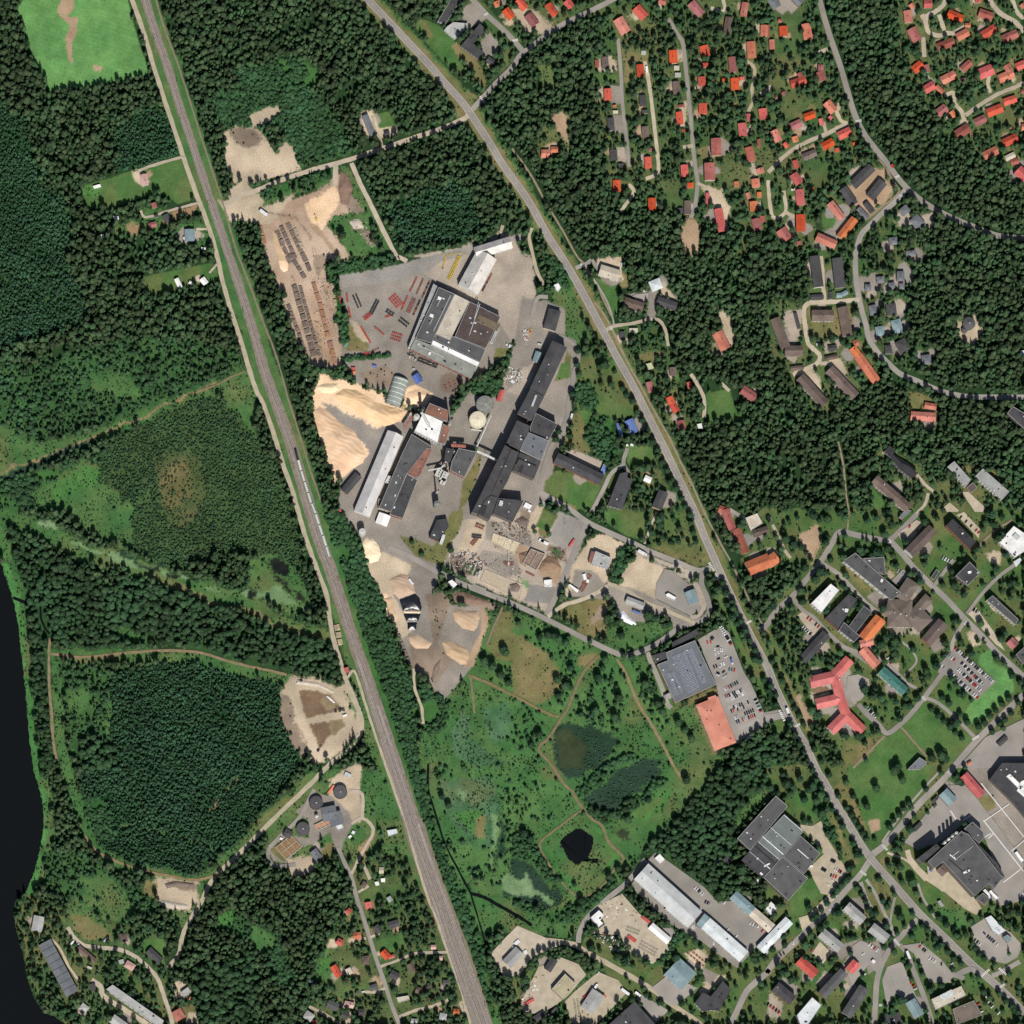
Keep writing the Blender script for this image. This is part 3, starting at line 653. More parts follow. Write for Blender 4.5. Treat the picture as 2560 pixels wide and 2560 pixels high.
y ; @20 1400,1120 1480,1100 1480,1200 1420,1190
s ; @20 1270,790 1320,790 1320,960 1250,960 1260,830
a ; @20 740,640 830,650 840,760 800,790 750,780
a ; @20 760,870 830,870 850,1000 780,1000
c ; @20 790,1110 850,1110 850,1220 800,1220
y ; @20 1640,780 1700,760 1690,820 1630,850
F ; @20 0,500 560,400 640,1000 700,1450 900,1560 1300,1620 1280,1932 500,1932 250,1500 60,1200 -20,1000
o ; @20 200,1000 420,850 450,1100 350,1220 200,1220
v ; @20 320,860 400,850 430,1070 400,1060 330,930
g ; @20 180,480 320,480 330,680 240,680
m ; @10 1230,130 1380,190 1500,310 1500,400 1600,560 1500,560 1300,340 1200,200
y ; @10 1470,350 1540,300 1660,440 1740,620 1700,700 1640,600 1560,450
y ; @10 1220,140 1290,170 1340,290 1300,280
a ; @10 1540,60 1640,20 1760,130 1640,200 1600,260 1500,200 1560,150
a ; @10 1690,330 1750,230 1830,320 1830,400 1740,440 1700,400
s ; @10 790,850 880,830 930,950 1060,950 1070,1010 950,1040 880,1050 820,1000
m ; @10 890,860 1010,840 1050,950 930,970
y ; @10 1440,600 1560,700 1700,740 1640,760 1500,680
o ; @30 950,-60 1932,-60 1932,1400 1850,1360 1780,1260 1400,1060 1250,860 1050,640 1000,500 980,150
m ; @30 1780,1240 1900,1260 1860,1330 1800,1320
o ; @30 400,1480 560,1380 760,1240 860,1260 950,1420 900,1540 1160,1580 1200,1700 1200,1932 380,1932
v ; @30 620,1400 740,1280 860,1280 950,1420 900,1520 700,1640 540,1400
m ; @30 400,1660 500,1560 540,1700 440,1750
o ; @31 -20,340 300,360 300,-20 1100,-20 1060,300 960,640 1250,700 1260,900 1060,860 860,700 820,900 660,1080 500,1160 300,1160 180,1000 20,700
c ; @31 110,440 250,400 250,580 170,680 150,560
y ; @31 250,460 300,380 640,380 640,600 620,620 500,600 300,640
s ; @31 160,880 280,840 350,880 440,1080 300,900
s ; @31 440,800 540,770 620,900 560,880 480,850
y ; @31 1040,1040 1090,1030 1260,1070 1260,1120 1180,1180 1060,1180
s ; @31 1415,480 1480,450 1570,455 1605,560 1570,680 1490,670 1420,590
o ; @31 860,1400 1300,1700 1932,1600 1932,1932 1000,1932 740,1700 740,1640
m ; @31 740,1740 800,1760 900,1880 870,1932 800,1900
y ; @31 1380,1500 1500,1600 1640,1580 1780,1700 1820,1780 1600,1600 1520,1640
y ; @31 1540,1780 1600,1720 1640,1780 1560,1840
t ; @22 1500,0 1932,0 1932,860 1840,800 1700,500 1560,200
F ; @22 1480,0 1620,0 1700,250 1780,480 1932,480 1932,740 1860,800 1740,600 1600,300
o ; @22 1700,0 1932,0 1932,300 1780,320
t ; @32 -20,-20 1932,-20 1932,1932 600,1932 300,1500 0,1000
F ; @32 -20,480 100,400 250,420 240,520 140,600 0,700
o ; @32 0,740 180,760 280,900 450,960 470,1100 620,1080 500,1180 320,1260 160,1200 60,1000
m ; @32 1420,680 1600,560 1640,620 1460,740
m ; @32 1240,620 1380,640 1460,740 1360,760 1240,700
G ; @32 1600,1080 1690,1030 1700,1140 1840,1200 1860,1340 1720,1480 1560,1600 1480,1560 1490,1480 1560,1420 1720,1280 1580,1140
m ; @32 1260,1400 1330,1260 1540,1430 1480,1520 1400,1560
m ; @32 1180,1440 1560,1720 1440,1880 1200,1850 1010,1620
m ; @32 880,1700 980,1640 1180,1850 1040,1932 700,1932
y ; @32 600,1760 860,1700 800,1800 660,1932 560,1932
y ; @32 560,380 640,400 760,560 820,560 800,600 720,620 600,500
s ; @32 890,460 940,450 960,480 920,520
a ; @32 740,640 820,590 900,660 850,740
s ; @32 330,1360 420,1340 500,1420 360,1420
e ; @32 340,1320 440,1310 480,1350 370,1390
s ; @32 1500,920 1560,900 1600,1000 1540,1020
v ; @32 230,170 380,90 400,200 330,380 240,240
s ; @32 1680,660 1740,640 1760,760 1700,740
s ; @32 1650,320 1760,300 1760,400 1680,380
a ; @32 1200,980 1300,950 1340,1020 1260,1060
t ; @33 -20,-20 1932,-20 1932,1932 -20,1932
m ; @33 600,-20 1250,-20 1180,170 900,500 760,520 700,300 620,150
v ; @33 750,400 840,380 850,460 780,500
y ; @33 480,130 600,60 640,200 720,400 760,540 640,400
y ; ~6 @33 490,380 560,550 640,700 620,800
m ; @33 170,200 350,200 370,400 240,400
m ; @33 160,980 300,850 390,880 380,950 250,1110 180,1090
B ; @33 350,160 400,300 460,430 560,620 580,720 520,640 420,480 350,330
y ; @33 870,650 920,680 900,760 860,740
m ; @33 1000,700 1100,780 1190,900 1250,1080 1180,1000 1100,870 1000,820
y ; @33 770,790 830,860 900,1040 860,1060 800,900
m ; @33 960,980 1060,1080 1060,1160 960,1250 920,1200
y ; ~4 @33 0,1540 200,1340 280,1260
m ; @33 430,1180 520,1150 560,1280 460,1230
c ; @33 560,1180 700,1150 680,1220 600,1200
g ; @33 540,1620 620,1570 660,1620 560,1700
c ; @33 540,1640 600,1620 620,1660 560,1690
a ; @33 1490,-10 1560,-60 1960,-60 1960,740 1500,130
y ; @33 1580,220 1700,200 1720,300 1640,330
g ; @33 1280,1050 1500,1060 1500,1200 1440,1200 1280,1080
t ; @23 1200,1300 1440,1300 1932,1480 1932,1932 900,1932 700,1560 540,1330 560,1250 800,1330 1000,1480
B ; @23 1000,1560 1180,1420 1300,1270 1250,1250 1180,1330 980,1560 1000,1640
B ; @23 1230,1760 1400,1640 1500,1560 1480,1500 1380,1620 1240,1700
g ; @23 1770,1360 1840,1320 1870,1380 1780,1440
s ; @23 1400,1680 1520,1560 1620,1560 1560,1640 1420,1740
a ; @33 480,1280 560,1330 700,1290 700,1330 560,1450 440,1400
a ; @33 560,1480 680,1600 620,1640 530,1560
c ; @33 0,1700 120,1780 80,1880 0,1860
a ; @33 700,1330 860,1300 900,1360 860,1480 760,1560
a ; @23 1400,1480 1560,1560 1500,1640 1420,1560
s ; @23 1300,1400 1420,1360 1500,1420 1420,1530 1380,1480
t ; @23 -20,1500 200,1480 80,1760 0,1800
g ; ~6 @23 660,1480 560,1600 430,1740 350,1850
g ; ~5 @23 880,1690 740,1860 680,1932
y ; @23 0,1180 60,1190 250,1280 200,1290 0,1220
s ; @13 1840,1440 1932,1260 1932,1560 1860,1540
'''
WATER = '''
river ; @02 -400,200 -20,380 30,470 90,640 130,820 165,1100 190,1330 210,1600 250,1932 @03 300,180 330,330 320,500 290,660 240,830 190,940 110,1020 115,1200 170,1400 210,1600 270,1760 350,1850 480,1960 0,2100 -600,2100 -600,400
stream ; ~2.6 @13 1300,-30 1300,160 1350,330 1420,560 1520,760 1620,950
stream ; ~3.8 @13 1620,950 1700,970 1780,1010 1932,1095 @23 60,1130 150,1190
stream ; ~2 @13 1620,950 1680,1150 1730,1320
stream ; ~3.5 @02 100,650 200,690
stream ; ~2.6 @02 305,720 310,800 340,880 375,920
pond ; @23 380,540 440,490 510,460 560,490 610,530 605,600 580,680 650,690 640,720 590,700 540,700 500,730 440,700 400,640 365,570
'''
# ------------------------------------------------------------------ buildings: roof kind, eave height, roof colour ; ridge ends with width | ...
BLD = '''
G 3.2 r ; @20 40,0,60 105,70 | 270,30,55 330,120 | 410,5,60 450,60 | 935,55,75 1005,135 | 1215,380,62 1220,480 | 1445,345,66 1465,430 | 965,488,56 970,580 | 1680,590,62 1685,680 | 1430,580,55 1435,650 | 722,670,56 725,760 | 1440,780,62 1442,862 | 1260,845,52 1270,940 | 1890,820,64 1900,900 | 1735,930,64 1745,1028 | 1025,1185,52 1030,1275 | 1300,1245,56 1305,1335 | 790,1360,56 793,1452 | 1055,1495,60 1058,1590
G 2.6 r ; @20 1460,475,46 1463,510 | 1735,580,36 1735,606 | 1345,1380,46 1348,1420 | 1785,860,32 1785,915 | 1475,1455,32 1478,1545 | 1292,975,30 1294,995 | 1585,600,24 1612,603
G 4.5 r ; @20 1556,1575,64 1588,1750
G 3.2 R ; @20 120,110,68 180,190 | 1110,0,50 1160,20 | 1350,20,68 1430,115 | 1658,430,56 1670,545 | 1785,1110,62 1810,1220 | 1835,1650,66 1860,1740 | 640,452,30 642,510
G 2.6 R ; @20 1862,1050,26 1864,1110 | 1280,790,46 1281,812 | 1050,1120,40 1052,1140 | 1890,1630,38 1895,1680
G 5 R ; @20 1538,1045,76 1543,1175 | 1490,1230,80 1495,1362
G 3.2 o ; @20 800,140,82 862,250 | 1762,20,52 1745,125 | 1800,315,66 1812,440 | 1905,190,58 1903,275 | 220,1160,62 285,1160 | 1835,1350,62 1842,1415 | 1820,1520,56 1825,1595
G 2.6 o ; @20 295,1130,46 348,1130 | 1868,1270,56 1880,1310 | 1865,1450,36 1868,1490 | 1775,1455,30 1790,1500 | 1692,1370,36 1698,1412 | 775,793,26 777,810
G 3.2 b ; @20 1640,130,58 1620,260 | 700,430,54 705,520 | 1235,615,52 1245,710 | 1003,955,52 1010,1035 | 1325,1515,52 1325,1620
G 3.2 k ; @20 985,720,52 990,802 | 742,890,52 750,988 | 765,1130,54 770,1215
G 2.6 k ; @20 1003,830,46 1005,856 | 822,1235,42 824,1265 | 1272,1570,42 1274,1610
F 2.6 n ; @20 1222,497 1262,497 1262,530 1222,530 | 760,835 800,835 800,858 760,858
F 2.6 l ; @20 1230,550 1275,550 1275,580 1230,580 | 975,385 1010,385 1010,412 975,412
F 5 k ; @10 1490,-30 1550,0 1430,185 1370,165
F 4 l ; @10 1440,205 1490,170 1600,180 1560,240 1500,300 1420,230
F 5.5 k ; @10 1690,180 1740,230 1640,330 1720,400 1690,455 1545,350
G 3.2 o ; @10 1815,10,52 1832,50 
G 3.2 r ; @10 1880,70,60 1935,140
G 3 k ; @10 1745,445,50 1800,480
G 4 g ; @10 822,870,48 888,1030
G 3 k ; @10 968,1012,36 1010,1003
G 7 X ; @10 1655,1912,92 1925,1830
G 7 X ; @11 1600,255,165 1745,-10
G 3.2 P ; @00 1085,1315,54 1100,1400
G 3 R ; @00 1160,1530,38 1172,1570 | 1122,1706,42 1182,1690
G 3 k ; @00 1245,1620,52 1272,1680 | 1165,1632,22 1196,1628
G 3.5 t ; @00 1432,1730,76 1434,1822
F 2.6 w ; @00 702,1405 755,1390 765,1410 712,1425 | 855,1630 895,1632 900,1655 865,1662 | 755,1775 785,1765 790,1800 762,1800 | 1520,1865 1555,1870 1552,1886 1520,1885 | 1384,1790 1404,1786 1408,1808 1386,1812
G 3.5 w ; @01 1332,170,36 1366,240
G 2.6 w ; @01 1428,198,26 1446,206
G 3.2 w ; @01 1525,168,46 1558,212
G 4 g ; @30 20,-20,70 70,60 | 200,-20,60 250,30
G 3.2 r ; @30 115,198,62 118,275 | 170,640,62 282,600 | 270,890,56 352,860 | 530,1030,66 625,985 | 410,1112,62 492,1066 | 190,1312,64 238,1388 | 1175,32,62 1238,30 | 1355,100,66 1470,150 | 1610,275,66 1715,210 | 1870,510,60 1940,480 | 1095,535,66 1162,480 | 1590,565,84 1698,520 | 1775,775,56 1872,742 | 1650,858,68 1766,812 | 1770,1085,66 1880,1035 | 1180,682,66 1252,640 | 235,1430,64 250,1550
G 5 r ; @30 245,1620,70 248,1745 | 1880,1280,82 1960,1355
G 2.6 r ; @30 200,1210,40 218,1270 | 395,895,34 408,945 | 120,1080,34 150,1110 | 1585,0,44 1588,22 | 460,880,36 480,900 | 520,1118,30 524,1150 | 645,1075,18 652,1100 | 325,1418,28 345,1430
G 3.2 o ; @30 285,180,68 305,300 | 28,300,40 32,375 | 440,770,66 500,845 | 40,985,62 82,1070 | 1050,80,62 1062,172 | 1425,285,62 1512,240 | 1308,612,66 1412,560 | 1740,600,68 1852,552 | 1795,490,54 1830,545 | 1628,1180,66 1730,1130
G 2.6 o ; @30 1075,30,38 1098,60 | 1485,192,34 1528,190 | 1268,650,38 1322,700 | 1380,840,40 1412,882 | 1912,30,40 1935,60 | 1912,960,50 1940,960 | 200,1030,46 212,1072 | 612,780,1 613,781
G 4.5 o ; @30 465,1530,62 560,1652 | 655,1650,62 540,1795 | 365,1785,66 512,1850
G 3.2 R ; @30 400,490,44 396,540 | 392,540,60 412,612 | 232,550,38 250,578 | 55,735,30 72,735 | 110,695,32 130,715 | 172,960,60 250,925 | 1590,95,66 1695,130 | 1080,215,76 1130,310 | 1280,362,66 1402,312 | 1768,300,64 1880,250 | 1462,530,54 1532,468 | 1190,490,42 1205,548 | 1275,862,66 1345,808 | 1558,930,60 1642,890 | 1420,1022,74 1515,962 | 1830,1230,46 1890,1212 | 95,1730,84 150,1812
G 2.6 R ; @30 1475,590,36 1476,618 | 1910,690,36 1935,690 | 1822,965,24 1842,968 | 232,1820,38 236,1850 | 0,190,22 4,285 | 76,155,28 104,158
G 3.2 b ; @30 262,1190,56 362,1152
G 2.6 n ; @30 1790,1200,44 1862,1165
G 4.5 k ; @30 785,1260,74 640,1400 | 562,1420,70 650,1545 | 868,1370,74 770,1490
G 3 k ; @30 735,1530,44 788,1600
G 3 g ; @30 675,1575,50 750,1650
H 3.5 g ; @30 1010,1565,72 1050,1612 | 1095,1640,80 1160,1710 | 940,1790,66 950,1850 | 1075,1890,76 1080,1932
G 5 k ; @31 350,0,76 382,236 | 520,15,78 545,240
G 2.6 k ; @31 320,312,38 420,306 | 475,270,30 476,325 | 205,430,28 236,550 | 455,700,44 520,690
G 2.6 t ; @31 515,298,36 560,295 | 560,292,36 600,270
G 5 b ; @31 330,450,86 495,450 | 560,385,80 600,605 | 50,470,76 132,690 | 240,910,78 430,1120 | 460,852,78 660,1062 | 125,715,78 260,715
G 2.6 b ; @31 430,775,34 526,755 | 168,850,34 270,838
G 4 o ; @31 635,690,62 680,752 | 680,752,72 820,950 | 1075,1205,70 1265,1218
G 2.8 o ; @31 645,665,50 680,650 | 1180,1125,48 1270,1140
H 3.5 g ; @31 845,155,58 850,205 | 1000,115,58 1000,190 | 755,215,46 755,265 | 932,200,48 935,250 | 1008,205,38 1010,250 | 785,370,58 800,445 | 1190,745,70 1200,820
H 3.5 k ; @31 925,360,76 935,450 | 990,635,80 1040,720 | 905,672,52 910,738
H 3.5 t ; @31 960,480,76 985,582 | 838,530,66 850,605
F 11 k ; @31 1840,1135 1932,1190 1960,1260 1932,1310 1800,1190
F 3.5 w ; @31 1900,715 1950,712 1950,770 1900,768
F 9 K ; @31 875,1470 915,1430 960,1470 940,1500 1000,1560 1060,1590 1130,1640 1080,1680 990,1610 920,1520
G 9 b ; @31 800,1680,72 1060,1905
F 9 L ; @31 1350,1590 1400,1550 1525,1690 1490,1740
F 9 L ; @31 1560,1660 1615,1605 1815,1780 1760,1840
F 3.5 b ; @31 1495,1750 1545,1708 1575,1750 1525,1790
G 16 k ; @21 360,665,124 190,1030
G 15 k ; @21 190,1035,120 95,1215
F 14 k ; @A 1060,1030 1318,1162 1205,1378 990,1290 995,1190
F 18 k ; @A 832,1118 992,1188 975,1255 868,1472 708,1385
F 17 g ; @A 966,1262 1216,1362 1122,1602 870,1478
F 21 k ; @B 690,-34 762,12 516,568 430,645 366,792 292,772
F 17 k ; @B 766,16 860,55 780,262 720,400 606,598 520,566
F 15 k ; @B 868,55 1122,156 1036,372 786,264
F 17.5 k ; @B 518,574 604,602 540,782 500,866 370,800 434,650
F 15 k ; @B 608,604 912,636 780,890 546,786
F 10 G ; @11 1530,1452 1668,1480 1572,1672 1466,1618 1478,1550
F 13 D ; @11 1436,1448 1500,1462 1470,1545 1420,1550
G 7 D ; @21 332,1522,86 680,1690
F 8 D ; @21 720,1880 815,1640 875,1630 870,1670 910,1690 830,1910
G 7 k ; @21 1145,1775,78 1090,1905
G 3 w ; @21 1000,1672,48 1050,1695
G 4.5 n ; @21 662,105,86 812,150
H 4.5 W ; @21 1070,180,90 1100,255
G 4.5 b ; @21 845,340,70 992,390
G 4.5 D ; @21 1095,335,68 1242,385
H 5 k ; @21 325,405,95 282,555
G 4 t ; @21 208,725,60 180,805
F 2.6 w ; @21 300,225 350,205 370,240 350,270 330,255
G 2.6 k ; @21 832,570,44 835,630
F 2.6 n ; @21 885,545 950,545 950,575 885,575
F 3 y ; @21 1010,815 1050,805 1070,845 1030,860
G 5 o ; @21 1548,575,84 1612,705
G 3 R ; @21 1030,950,44 1050,1030 | 1275,1240,58 1285,1305 | 1735,1005,74 1838,1075
G 2.6 r ; @21 1335,950,36 1345,1000
G 3.2 r ; @21 1185,1062,52 1210,1120 | 1210,1120,50 1248,1175
G 3 b ; @21 1212,840,50 1216,905
F 3 w ; @21 1395,1270 1430,1262 1438,1302 1405,1300
G 3.5 B ; @21 880,1235,68 925,1335
G 2.8 B ; @21 800,1260,26 825,1368
G 4 R ; @21 1560,1905,56 1640,1935
F 3 B ; @21 690,1570 720,1600 690,1660 662,1640
F 8.5 G ; @11 1380,238 1500,290 1325,660 1205,625
F 8.6 n ; @11 1502,291 1612,346 1465,640 1358,592
F 8.4 Y ; @11 1614,347 1845,460 1735,700 1500,610
F 6 L ; @11 1340,212 1376,236 1190,700 1150,690
F 8.8 G ; @11 1358,594 1500,612 1732,706 1692,802 1348,635
F 9.2 w ; @11 1338,638 1690,806 1672,840 1322,672
F 7.2 S ; @11 1203,630 1320,674 1664,846 1622,926 1166,702
F 4 L ; @11 1820,530 1845,540 1790,660 1765,650
G 6 z ; @11 1055,1338,128 800,1945
F 17 v ; @11 1312,1112 1452,1168 1446,1250 1272,1192
F 16 w ; @11 1262,1184 1412,1250 1372,1412 1198,1322
F 16 v ; @11 1414,1268 1466,1300 1432,1420 1374,1412
F 8 G ; @11 1176,1345 1330,1440 1220,1660 1140,1640 1060,1830 1020,1932 930,1900 1100,1500
F 8.3 D ; @11 1140,1645 1220,1690 1140,1900 1110,1980 1010,1950 1060,1830
F 8.3 v ; @11 1290,1448 1335,1462 1240,1660 1190,1680 1142,1640
F 4 v ; @11 925,1830 1020,1860 1000,1932 920,1905
G 4 D ; @11 775,1650,66 665,1780
G 4 B ; @11 1200,895,56 1240,955
G 3.5 r ; @11 1862,1010,40 1832,1095
G 4 w ; @12 975,15,92 945,95
F 5 D ; @12 1365,60 1440,50 1455,110 1375,220 1310,190
F 11 w ; @12 1452,525 1480,510 1520,545 1490,570
G 2.8 r ; @12 680,1172,34 692,1212
F 4 W ; @12 1410,165 1430,175 1405,245 1385,235
F 7.5 g ; @22 1160,1060 1378,968 1538,1300 1230,1440 1096,1150 1176,1120
F 5 D ; @22 1060,1080 1160,1050 1178,1118 1100,1152
F 5 D ; @22 1205,985 1385,885 1415,925 1210,1020
F 4 L ; @22 1145,1385 1190,1360 1205,1400 1165,1415
H 5 O ; @22 1410,1465,1 1411,1466
H 5.5 O ; @22 1470,1420,178 1610,1770
H 5.4 O ; @22 1500,1470,150 1560,1450
F 5 l ; @22 630,295 748,345 722,430 598,392
G 4 v ; @22 622,300,50 600,385
G 4 L ; @22 862,658,52 998,712
F 2.8 B ; @22 912,735 976,762 972,776 908,750
G 4.5 t ; @22 1338,592,84 1375,688
F 3 w ; @22 1158,622 1180,610 1240,645 1228,668 1165,640
F 3 w ; @22 425,548 440,545 505,590 490,608 | 240,515 290,508 300,548 270,562 240,545
G 4.5 R ; @22 1605,-20,62 1665,130 | 1690,125,64 1765,310
F 4.5 n ; @22 1760,45 1850,10 1890,85 1800,140
G 4 b ; @22 1820,165,56 1932,130
G 5 o ; @22 1775,430,110 1945,360
G 5 o ; @32 0,382,92 70,335
F 8 G ; @32 562,370 655,308 1000,610 925,665
F 6.5 G ; @32 715,350 872,340 885,480 800,440
F 8 w ; @32 470,540 535,590 400,760 320,690
F 7 D ; @32 605,618 672,660 525,885 430,800
F 7 D ; @32 720,708 782,752 650,925 600,870
F 8 D ; @32 570,830 690,935 645,982 532,890
H 7 h ; @32 900,760,210 1085,765
H 7 h ; @32 1095,520,112 1000,660
H 6.5 h ; @32 1215,640,80 1110,760
H 7 h ; @32 1080,740,140 1190,860
H 6.8 h ; @32 950,700,100 900,790
G 8 b ; @32 1320,830,92 1190,980
G 6 o ; @32 850,800,96 720,960
G 6 o ; @32 690,1000,62 790,970
G 6 o ; @32 710,1030,74 820,1160
G 5 D ; @32 440,915,76 260,1120
G 6 q ; @32 615,1110,84 500,1235
G 6 q ; @32 315,1285,92 505,1240
G 6.2 q ; @32 505,1240,76 545,1405
G 6 q ; @32 360,1450,84 545,1405
G 6.2 q ; @32 545,1405,74 590,1530
G 6 q ; @32 470,1650,84 590,1530
G 6 q ; @32 590,1530,84 715,1655
G 6 T ; @32 850,1190,76 1035,1355
G 12 b ; @32 1240,125,88 1060,310
F 12 K ; @32 1340,100 1390,50 1565,225 1520,280
F 6.5 w ; @32 1850,105 1945,170 1945,290 1860,345 1738,228
F 15 D ; @32 1410,480 1515,375 1595,460 1500,552
F 3 D ; @32 1225,495 1270,430 1290,450 1250,512
F 10 G ; @32 1645,665 1690,630 1885,810 1860,850
G 3 R ; @32 1820,965,72 1868,1015
F 12 G ; @32 1865,1075 1940,1005 1940,1135 1915,1140
F 3 W ; @32 1850,375 1900,345 1915,365 1870,415
F 5 g ; @32 985,40 1040,-20 1080,-10 1010,55
G 3 k ; @32 1735,1758,40 1800,1698
G 3 o ; @32 1505,1905,24 1535,1885
F 6 g ; @32 1050,1940 1140,1850 1200,1890 1150,1940
G 5 r ; @33 1475,48,72 1612,205
F 11 D ; @33 1670,80 1760,-40 1950,-40 1950,380 1860,270
F 11.5 w ; @33 1790,60 1820,40 1932,150 1932,200 | 1900,100 1940,80 1940,230 1870,170
F 19 G ; @D 760,925 1160,560 1250,600 1660,1120 1560,1250 1490,1190 1320,1340 940,925 830,1010
F 14 G ; @D 1200,530 1300,450 1430,570 1440,640 1380,710 1240,590
F 22 D ; @D 640,880 860,710 905,760 700,940
F 15.5 D ; @D 1190,620 1250,600 1590,940 1690,1110 1620,1090 1400,850
F 6 G ; @D 1350,1380 1430,1310 1510,1380 1450,1465
G 5 t ; @D 950,90,140 1070,220
F 3 D ; @D 810,200 880,140 900,170 840,240 | 825,265 870,235 885,250 845,290 | 590,530 670,455 705,490 620,575
G 4 b ; @D 910,1000,110 985,1075
F 3 L ; @D 885,1415 920,1400 965,1465 935,1485
F 9.2 G ; @E 540,110 655,212 290,642 165,525
F 9.0 J ; @E 622,290 806,462 572,734 368,560
F 8.9 D ; @E 366,562 570,736 420,908 205,740 295,632
F 9.1 G ; @E 782,500 970,672 815,872 612,697
F 9.3 G ; @E 606,702 850,915 662,1130 422,906
G 8 L ; @33 588,1035,78 718,1150
G 8 L ; @33 400,1235,78 545,1355
G 8 L ; @33 775,1195,82 895,1290
G 8 r ; @33 230,1442,78 358,1555
G 5 r ; @33 668,1462,72 610,1530
G 8 G ; @33 572,1530,76 405,1710
G 8 D ; @33 55,1640,82 185,1750
G 10 G ; @33 725,1650,84 590,1860
F 9 W ; @33 215,1860 330,1725 400,1785 300,1930 240,1932
G 6 t ; @33 1070,1750,84 1140,1870
F 7 n ; @33 1230,1740 1455,1640 1490,1712 1262,1822
F 7 h ; @33 1390,1815 1550,1750 1610,1860 1420,1932
F 3 k ; @33 850,1880 990,1840 1010,1932 860,1932
F 5 W ; @33 1635,1130 1680,1110 1790,1225 1740,1262 1690,1225
F 4.5 t ; @33 1770,1275 1805,1255 1840,1290 1805,1318
F 3 w ; @33 778,1455 795,1440 812,1460 795,1475
F 5 w ; @33 -20,1060 20,1005 70,1050 20,1110
G 5 W ; @33 160,1145,78 -60,1370
G 7 Z ; @23 975,775,160 1380,1140
F 5 Z ; @23 1150,1060 1200,1040 1360,1180 1300,1190
G 6 t ; @23 1420,1135,104 1460,1165
G 6 W ; @23 1460,1165,104 1750,1420
F 5 w ; @23 592,1125 655,1070 696,1108 668,1150 690,1172 652,1202
G 4 w ; @23 1045,1185,58 1185,1305
G 6.5 t ; @23 1205,1490,176 1335,1610
G 5 t ; @23 1670,950,80 1810,1080
G 5 n ; @23 1810,1080,80 1960,1210
F 4 W ; @23 1870,1330 1932,1270 1932,1400 1900,1400
F 3 w ; @23 1075,680 1115,645 1155,690 1120,725
F 3 D ; @23 1590,690 1625,660 1665,700 1635,735
F 5 c ; @23 300,1665 400,1550 480,1625 385,1745
G 4 D ; @23 322,1438,58 268,1525
G 5 L ; @23 655,1690,112 565,1825
F 8 D ; @23 720,1940 925,1755 1090,1940
F 7 D ; @23 1440,1690 1500,1720 1590,1605 1652,1668 1560,1830 1500,1822 1440,1835 1378,1770
G 4.5 L ; @23 60,1375,88 -40,1480
G 3 k ; @23 165,1900,52 250,1850
F 3 k ; @23 270,1860 330,1800 345,1812 290,1870
G 5 g ; @13 500,350,110 610,330
G 5 g ; @13 590,330,100 620,430
F 3.5 W ; @13 600,440 640,400 662,450 622,468
G 3 k ; @13 215,480,60 270,510
G 3.5 g ; @13 430,620,62 480,685
F 3 W ; @13 988,470 1060,458 1072,490 1000,516
G 3 n ; @13 930,770,48 965,770
F 2.6 w ; @13 895,860 925,855 932,882 905,888 | 942,832 975,830 975,860 945,858 | 405,1600 430,1600 432,1618 410,1622
H 3 b ; @13 800,870,50 832,890
G 3.2 r ; @13 845,1010,48 856,1062 | 690,1065,46 712,1090 | 612,1300,50 655,1325 | 955,1380,56 1000,1430 | 582,1490,52 630,1570
G 2.6 r ; @13 1000,1430,28 1045,1415 | 425,1915,30 460,1915 
G 3 l ; @13 1000,970,36 1022,1005
G 3.2 k ; @13 1000,1188,54 1080,1165 | 900,1190,52 935,1235 | 1015,1545,60 1075,1580 | 650,1850,52 700,1880 | 775,1840,50 820,1840
H 3.2 b ; @13 800,1450,66 860,1445
G 3.2 o ; @13 735,1265,50 795,1260
G 3 n ; @13 692,1510,44 715,1555
G 3.2 b ; @13 1160,1475,42 1190,1540 | 1205,1670,46 1250,1680
G 3 G ; @13 862,1662,48 920,1645 | 755,1690,36 775,1700 | 540,1775,66 622,1810 | 1410,1620,46 1455,1620
G 3 P ; @13 668,1775,46 742,1792 | 1320,1350,34 1360,1350 | 1380,1430,34 1410,1435
H 3 k ; @13 1290,1640,46 1320,1650
F 3.2 n ; @13 1060,1730 1150,1715 1160,1745 1075,1770
G 3 o ; @13 1490,1835,44 1535,1840
H 3 l ; @13 1385,1870,54 1440,1880
H 3.2 l ; @13 370,1850,64 430,1890
G 2.6 l ; @13 1170,1905,36 1220,1910
G 4 l ; @03 300,1115,82 278,1230
G 3 b ; @03 590,1350,46 720,1460
H 3.2 b ; @03 905,1280,62 965,1275
G 3.2 k ; @03 1120,1370,62 1215,1460
H 3 P ; @03 950,1470,56 1015,1510
F 2.6 l ; @03 895,1450 930,1440 940,1470 905,1480 | 660,1490 700,1505 690,1520 660,1505
G 2.6 k ; @03 700,1625,42 706,1680
F 3.5 L ; @03 1365,1690 1420,1650 1445,1690 1390,1730
G 3.2 o ; @03 1330,1825,78 1370,1895
G 2.6 o ; @03 1430,1735,26 1455,1738
F 9 l ; @03 805,1665 855,1630 1240,1900 1230,1932 1180,1932
G 8 l ; @03 850,1880,70 960,1960
H 3 l ; @03 610,1790,60 660,1830
'''
